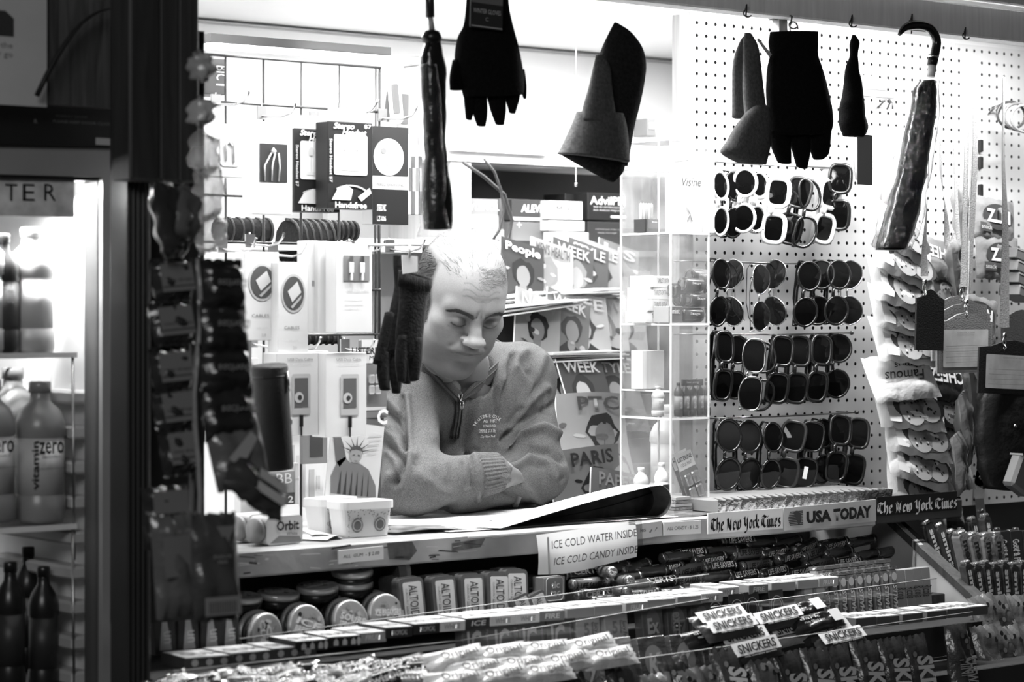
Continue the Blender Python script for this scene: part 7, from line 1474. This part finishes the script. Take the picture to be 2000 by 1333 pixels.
def place(o0, key, px, py, Y, rot, lab, cat, grp):
    o = o0 if key not in bu else copy_tree(o0); bu.add(key); o.location = at(px, py, Y); o.rotation_euler = rot; return tag(o, lab, cat, grp)
BG = 'chocolate bars lying on the third step'
for k, (kd, x, y, rl, tl) in enumerate((('d', 1560, 1196, -.15, -.9), ('s', 1515, 1212, -.12, -.8), ('d', 1595, 1216, -.12, -.8), ('s', 1425, 1230, -.10, -.8), ('a', 1545, 1240, -.13, -.7), ('d', 1612, 1236, -.12, -.8), ('s', 1448, 1252, -.08, -.7), ('s', 1470, 1272, -.12, -.6), ('s', 1405, 1212, -.10, -.9), ('d', 1390, 1245, -.1, -.8), ('s', 1640, 1252, -.1, -.8))):
    place({'s': SN, 'a': SA, 'd': DB}[kd], kd, x, y, 2.87-.012*(k % 4)-.0006*(y-1200), (tl, rl*.7, 0), f'{dict(s="white-banded", a="pale almond", d="black")[kd]} chocolate bar in the pile right of center, {ORD[k]} placed', 'candy bar', BG)
for k in range(11): place(WO, 'w', 890+(k % 4)*86+((k//4) % 2)*40, 1288+(k//4)*22-(k % 4)*8, 2.80-.02*(k//4), (-.75, -.08+.05*(k % 3), 0), f'white chewy candy pack heaped in the lower middle, {ORD[k]} placed', 'candy bar', 'white candy packs in the lower middle')
# K packs, pouches with SK, M, mixed
def kart(b, w_, h): b.poly(ell(0, -.02*h, w_*.34, h*.34, 20), -.0005, ink(.35))
KP = pack(.06, .075, .10, .025, [('K', .5, .5, 0, -.1, .7, dict(bold=.05, shear=.2))], kart, 'candy_pack', wrap(.12)); KL = pack(.06, .075, .5, .025, [('y', .4, .4, .1, -.2, .8, dict(bold=.04, shear=.2))], kart, 'candy_pack', wrap(.45))
for k, (kd, x, y) in enumerate((('l', 1150, 1298), ('l', 1212, 1293), ('k', 1278, 1290), ('k', 1340, 1284), ('k', 1400, 1278), ('l', 1088, 1304))): place(KP if kd == 'k' else KL, 'K'+kd, x, y, 2.84, (-.25, 0, .04*(k % 2)), f'{dict(k="dark", l="pale")[kd]} upright candy pack with oval print, {ORD[k]} placed', 'candy', 'upright packs with oval print')
def pouch(v, words, seed, w_=.062, h=.15, band=None): 
    t = put('candy_pouch', None); put('pack_body', bag(w_, h, .028, wrap(v), seed=seed), t)
    for s, fw, fh, fx, fz, c, kw in words: txt(t, s, w_*fw, h*fh, (w_*fx, -.0185, h*fz), ink(c), **kw)
    b = B(); r = random.Random(seed); [b.poly(ell(r.uniform(-.3, .3)*w_, r.uniform(-.1, .4)*h, .005, .005, 8), -.0172-.0001*k, ink(r.choice((.02, .15, .3)))) for k in range(9)]; put('printed_art', b, t); return t
SK = pouch(.04, [('SKITTLES', 2.2, .2, .05, -.02, .75, dict(ang=-PI/2, bold=.08, shear=.1))], 1, .062, .2); SW = pouch(.03, [('MINI', .5, .2, -.1, .0, .5, dict(ang=-PI/2)), ('CHEWS', .9, .18, .15, -.05, .5, dict(ang=-PI/2, bold=.04))], 2, .055); MM = pouch(.08, [('M&M', .7, .14, 0, .0, .7, dict(bold=.08))], 3); GB = pouch(.12, [('GOLD', .6, .12, 0, .0, .5, dict(bold=.05))], 4)
for k, (kd, x, y, rl) in enumerate((('s', 1500, 1402, .05), ('s', 1553, 1394, -.05), ('s', 1600, 1386, .08), ('s', 1650, 1380, -.06), ('s', 1700, 1370, .04), ('s', 1752, 1362, .0), ('s', 1800, 1356, -.04), ('w', 1838, 1312, .02), ('w', 1876, 1306, .03))): place(SK if kd == 's' else SW, 'P'+kd, x, y, 2.765, (-.2, rl, 0), f'{dict(s="glossy dark", w="slim dark")[kd]} candy pouch in the bottom right row, {ORD[k]} from left', 'candy', 'candy pouches in the bottom right row')
for k in range(14): place((MM, GB, SK)[k % 3], 'Q'+str(k % 3), 1060+k*34, 1452-k*6, 2.77-.012*(k % 2), (-.35, .1*((k % 3)-1), 0), f'dark pouch in the bottom middle row, {ORD[k]} from left', 'candy', 'candy pouches in the bottom middle row')
TW = bar(.085, .03, .03, [('twist', .5, .4, 0, 0, .6, dict(bold=.05))], seed=8); TF = bar(.08, .03, .3, [('nut', .4, .35, 0, 0, .1, {})], seed=9); TF2 = bar(.07, .028, .0, [], seed=10); TF2.children[0].data.materials[0] = foil(.7)
r = random.Random(21)
for k in range(46):
    x = 335+(k % 16)*36+r.uniform(-8, 8); row_ = k//16; y = 1338+row_*13-(x-335)*.075+r.uniform(-3, 3); kd = r.choice('tfttg' if x < 700 else 'tftt')
    place({'t': TW, 'f': TF, 'g': TF2}[kd], 'T'+kd, x, y, 2.90-.03*row_, (-.7+r.uniform(-.3, .2), r.uniform(-.25, .2), r.uniform(-.4, .4)), f'{dict(t="black", f="pale", g="foil")[kd]} wrapped bar in the lower left heap, {ORD[k] if k < 30 else ORD[29]+"-"+ORD[k-30]} counting along rows', 'candy bar', 'wrapped bars heaped at the lower left')
for k in range(8): place(MM if k % 2 else SW, 'U'+str(k % 2), 700+k*30, 1425-k*3, 2.84, (-.3, .08*((k % 3)-1), 0), f'dark upright wrapper at the lower left of center, {ORD[k]} from left', 'candy', 'upright wrappers left of center')
# dark upright packs at far lower left behind dotted boxes
UD = pack(.034, .06, .03, words=[('un', .5, .2, .1, -.1, .6, dict(ang=PI/2))], art=lambda b, w_, h: b.poly([(-.3*w_, -.4*h), (.3*w_, -.4*h), (.12*w_, .3*h), (-.12*w_, .3*h)], -.0006, ink(.35)))
for k, x in enumerate((322, 368, 412, 448)): place(UD, 'ud', x, 1238-k*2, 3.02, (-.1, 0, 0), f'dark upright pack with pale wedge at far left, {ORD[k]} from left', 'gum', 'dark packs with pale wedges')
# ---- bin beyond the partition
def tube_pack(v, word, wv, w_=.026, h=.105): 
    t = put('mint_stick', None); b = B(); b.prism(rrect(0, 0, w_, h, .006), 0, w_*.8, wrap(v)); put('wrapper', b, t); txt(t, word, h*.8, w_*.62, (0, -.0012, -h*.02), ink(wv), ang=-PI/2, bold=.07); b = B(); b.box((0, w_*.4, h/2+.003), (w_*.9, w_*.7, .009), foil(.6), ch=.003); put('foil_top', b, t); return t
ME = tube_pack(.2, 'mentos', .02); MS = tube_pack(.05, 'smint', .7, .02, .09); GDP = pack(.036, .095, .03, .02, [('Good & Plenty', .85*2, .28, -.18, 0, .75, dict(ang=-PI/2, bold=.05))], lambda b, w_, h: b.poly(ell(.05*w_, .1*h, .1*w_, .1*h, 14), -.0006, ink(.4)), 'candy_box')
for k, (kd, x, y, rl) in enumerate((('s', 1828, 1066, -.35), ('s', 1850, 1072, -.3), ('s', 1872, 1085, -.25), ('m', 1893, 1095, -.22), ('m', 1915, 1098, -.2), ('m', 1936, 1100, -.1), ('s', 1912, 1060, -.2), ('m', 1955, 1098, -.02), ('s', 1935, 1055, -.1))): place(ME if kd == 'm' else MS, 'V'+kd, x, y, (3.07 if kd == 'm' else 3.11)-.008*(k % 3), (-.1, rl, 0), f'{dict(m="grey", s="dark")[kd]} mint stick leaning in the right bin, {ORD[k]} placed', 'candy', 'mint sticks in the right bin')
for k, x in enumerate((1964, 1988, 2012)): place(GDP, 'gp', x, 1085-k, 3.08, (-.1, 0, 0), f'black candy carton with vertical lettering in the right bin, {ORD[k]} from left', 'candy', 'black cartons in the right bin')
for k in range(7): place(MS, 'Vs', 1900+k*17, 1148+4*(k % 2), 3.0, (-.1, -.15+.04*k, 0), f'small dark stick in the second tier of the right bin, {ORD[k]} from left', 'candy', 'small sticks in the second tier')
for k in range(8): place((GB, MM)[k % 2], 'Q'+str(1 if k % 2 == 0 else 0), 1935+(k % 4)*26, 1240+(k//4)*62, 2.93-.06*(k//4), (-.3, .1*(k % 3)-.1, 0), f'glossy pouch low in the right bin, {ORD[k]} placed', 'candy', 'glossy pouches low in the right bin')
b = B(); [b.lathe([(.007, 0), (.006, .006), (0, .007)], foil(.6), 8, Matrix.Translation(at(1815+k*12, 1045-(k % 3)*4, 3.16+.01*(k % 2)))) for k in range(16)]; o = solo('foil_tops', b, 'row of crinkled foil pack tops along the back of the right bin', 'foil tops'); o['kind'] = 'stuff'
# ================================================================ blurred snack strips hanging on the left pillar
def chipbag(v, pw, ph, labv, words, seed, px, py, Y, rot, lab, grp, art=None):
    s = 1/ppm(px, Y); return snack(lab, pw*s/.80, ph*s, .03, v, at(px, py, Y), rot, words, art, grp, seed=seed)
GD = 'black snack bags on the near strip'
for k, (x, y, w_, h, rl) in enumerate(((435, 560, 76, 108, 0), (437, 640, 84, 108, 0), (440, 725, 92, 108, 0), (448, 805, 96, 115, -.02))): chipbag(.012, w_, h, 0, [('Doritos', .7, .14, .05, .02, .20, dict(ang=PI, bold=.03, shear=.2))], 80+k, x, y, 2.62-.004*k, (-.15, rl, .0), f'black snack bag with faint upside-down lettering, {ORD[k]} from the top of the near strip', GD)
chipbag(.10, 100, 150, 0, [], 90, 462, 880, 2.60, (-.2, -.12, 0), 'dark grey glossy bag low on the near snack strip', None, lambda b, w_, h, y: b.poly([(-.3*w_, -.1*h), (.2*w_, .2*h), (.3*w_, .1*h), (-.1*w_, -.25*h)], y, ink(.3)))
chipbag(.04, 120, 90, 0, [], 91, 498, 952, 2.58, (-.5, .55, 0), 'tilted black bag with pale striped end sticking out right of the strip', None, lambda b, w_, h, y: (b.poly(rect(-.1*w_, -.3*h, .4*w_, -.05*h), y, ink(.5)), b.poly(rect(-.1*w_, .05*h, .4*w_, .3*h), y, ink(.45))))
GL2 = 'grey labelled snack bags on the far-left strip'
for k, (x, y, w_, h) in enumerate(((334, 548, 70, 88), (333, 632, 72, 90), (332, 722, 70, 92), (338, 800, 68, 92), (348, 880, 62, 100))): chipbag(.02, w_, h, 0, [('mint drops', .7, .08, 0, -.05, .08, {})], 100+k, x, y, 2.72+.004*k, (-.2, -.08, 0), f'black-edged bag with grey label, {ORD[k]} from the top of the far-left strip', GL2, lambda b, w_, h, y: (b.poly(rect(-.42*w_, -.3*h, .42*w_, .32*h), y, ink(.16)), b.poly(rect(-.4*w_, -.20*h, .4*w_, -.17*h), y-.0006, ink(.05))))
chipbag(.02, 80, 120, 0, [], 110, 325, 1010, 2.66, (-.1, -.03, 0), 'dark bag with pale upper panel at the bottom of the far-left strip', None, lambda b, w_, h, y: b.poly(rect(-.42*w_, .05*h, .38*w_, .42*h), y, ink(.16)))
chipbag(.10, 84, 200, 0, [], 111, 345, 1105, 2.64, (-.05, -.05, 0), 'long grey bag hanging lowest at the far left', None, lambda b, w_, h, y: b.poly(rect(-.4*w_, -.1*h, .4*w_, .3*h), y, ink(.16)))
o = chipbag(.05, 86, 210, 0, [('SNACK', .4, .03, .0, .1, .3, {}), ('MIX', .2, .03, 0, .05, .3, {})], 112, 420, 1108, 2.60, (-.05, .0, 0), 'long dark bag with barcode panel hanging lowest beside the cooler', None, lambda b, w_, h, y: (b.poly(rect(-.38*w_, -.44*h, .38*w_, -.27*h), y, ink(.22)), b.poly([(-.1*w_, .38*h), (.3*w_, .38*h), (.1*w_, .2*h)], y, ink(.18)), [b.poly(rect((-.3+.05*q)*w_, -.42*h, (-.28+.05*q)*w_, -.31*h), y-.0006, ink(.05)) for q in range(12)]))
for k, (x0, Y) in enumerate(((385, 2.66), (372, 2.75))):
    b = B(); P_ = [at(x0+(6*math.sin(q*1.1) if k == 0 else 3), 505+q*(66 if k == 0 else 55), Y) for q in range(11)]; rr3 = [.0035+.002*abs(math.sin(q*1.7)) for q in range(11)]
    b.tube(P_, rr3, wrap(.25 if k == 0 else .12), 7, flat=.5); solo('clip_strip', b, f'crinkled plastic clip strip, {("between the two bag columns", "behind the bag columns")[k]} on the pillar', 'strip')
# crumpled clear wrappings catching light above
for k, (x, y, w_, h, v) in enumerate(((398, 300, 60, 90, .5), (405, 380, 70, 110, .6), (410, 455, 70, 80, .7), (362, 420, 60, 110, .08), (330, 430, 70, 150, .02), (392, 130, 26, 60, .3), (392, 220, 24, 60, .35))):
    o = chipbag(v, w_, h, 0, [], 130+k, x, y, 2.70 if x < 395 else 2.75, (.2*math.sin(k), .3*math.cos(k*2), .6), f'{ORD[k]} crumpled {"clear" if v > .4 else "dark"} wrapper on the pillar edge', 'crumpled wrappers along the pillar'); 
    if v > .4: o.children[0].data.materials[0] = clear_plastic(.9, .7, .3, .1, .9)
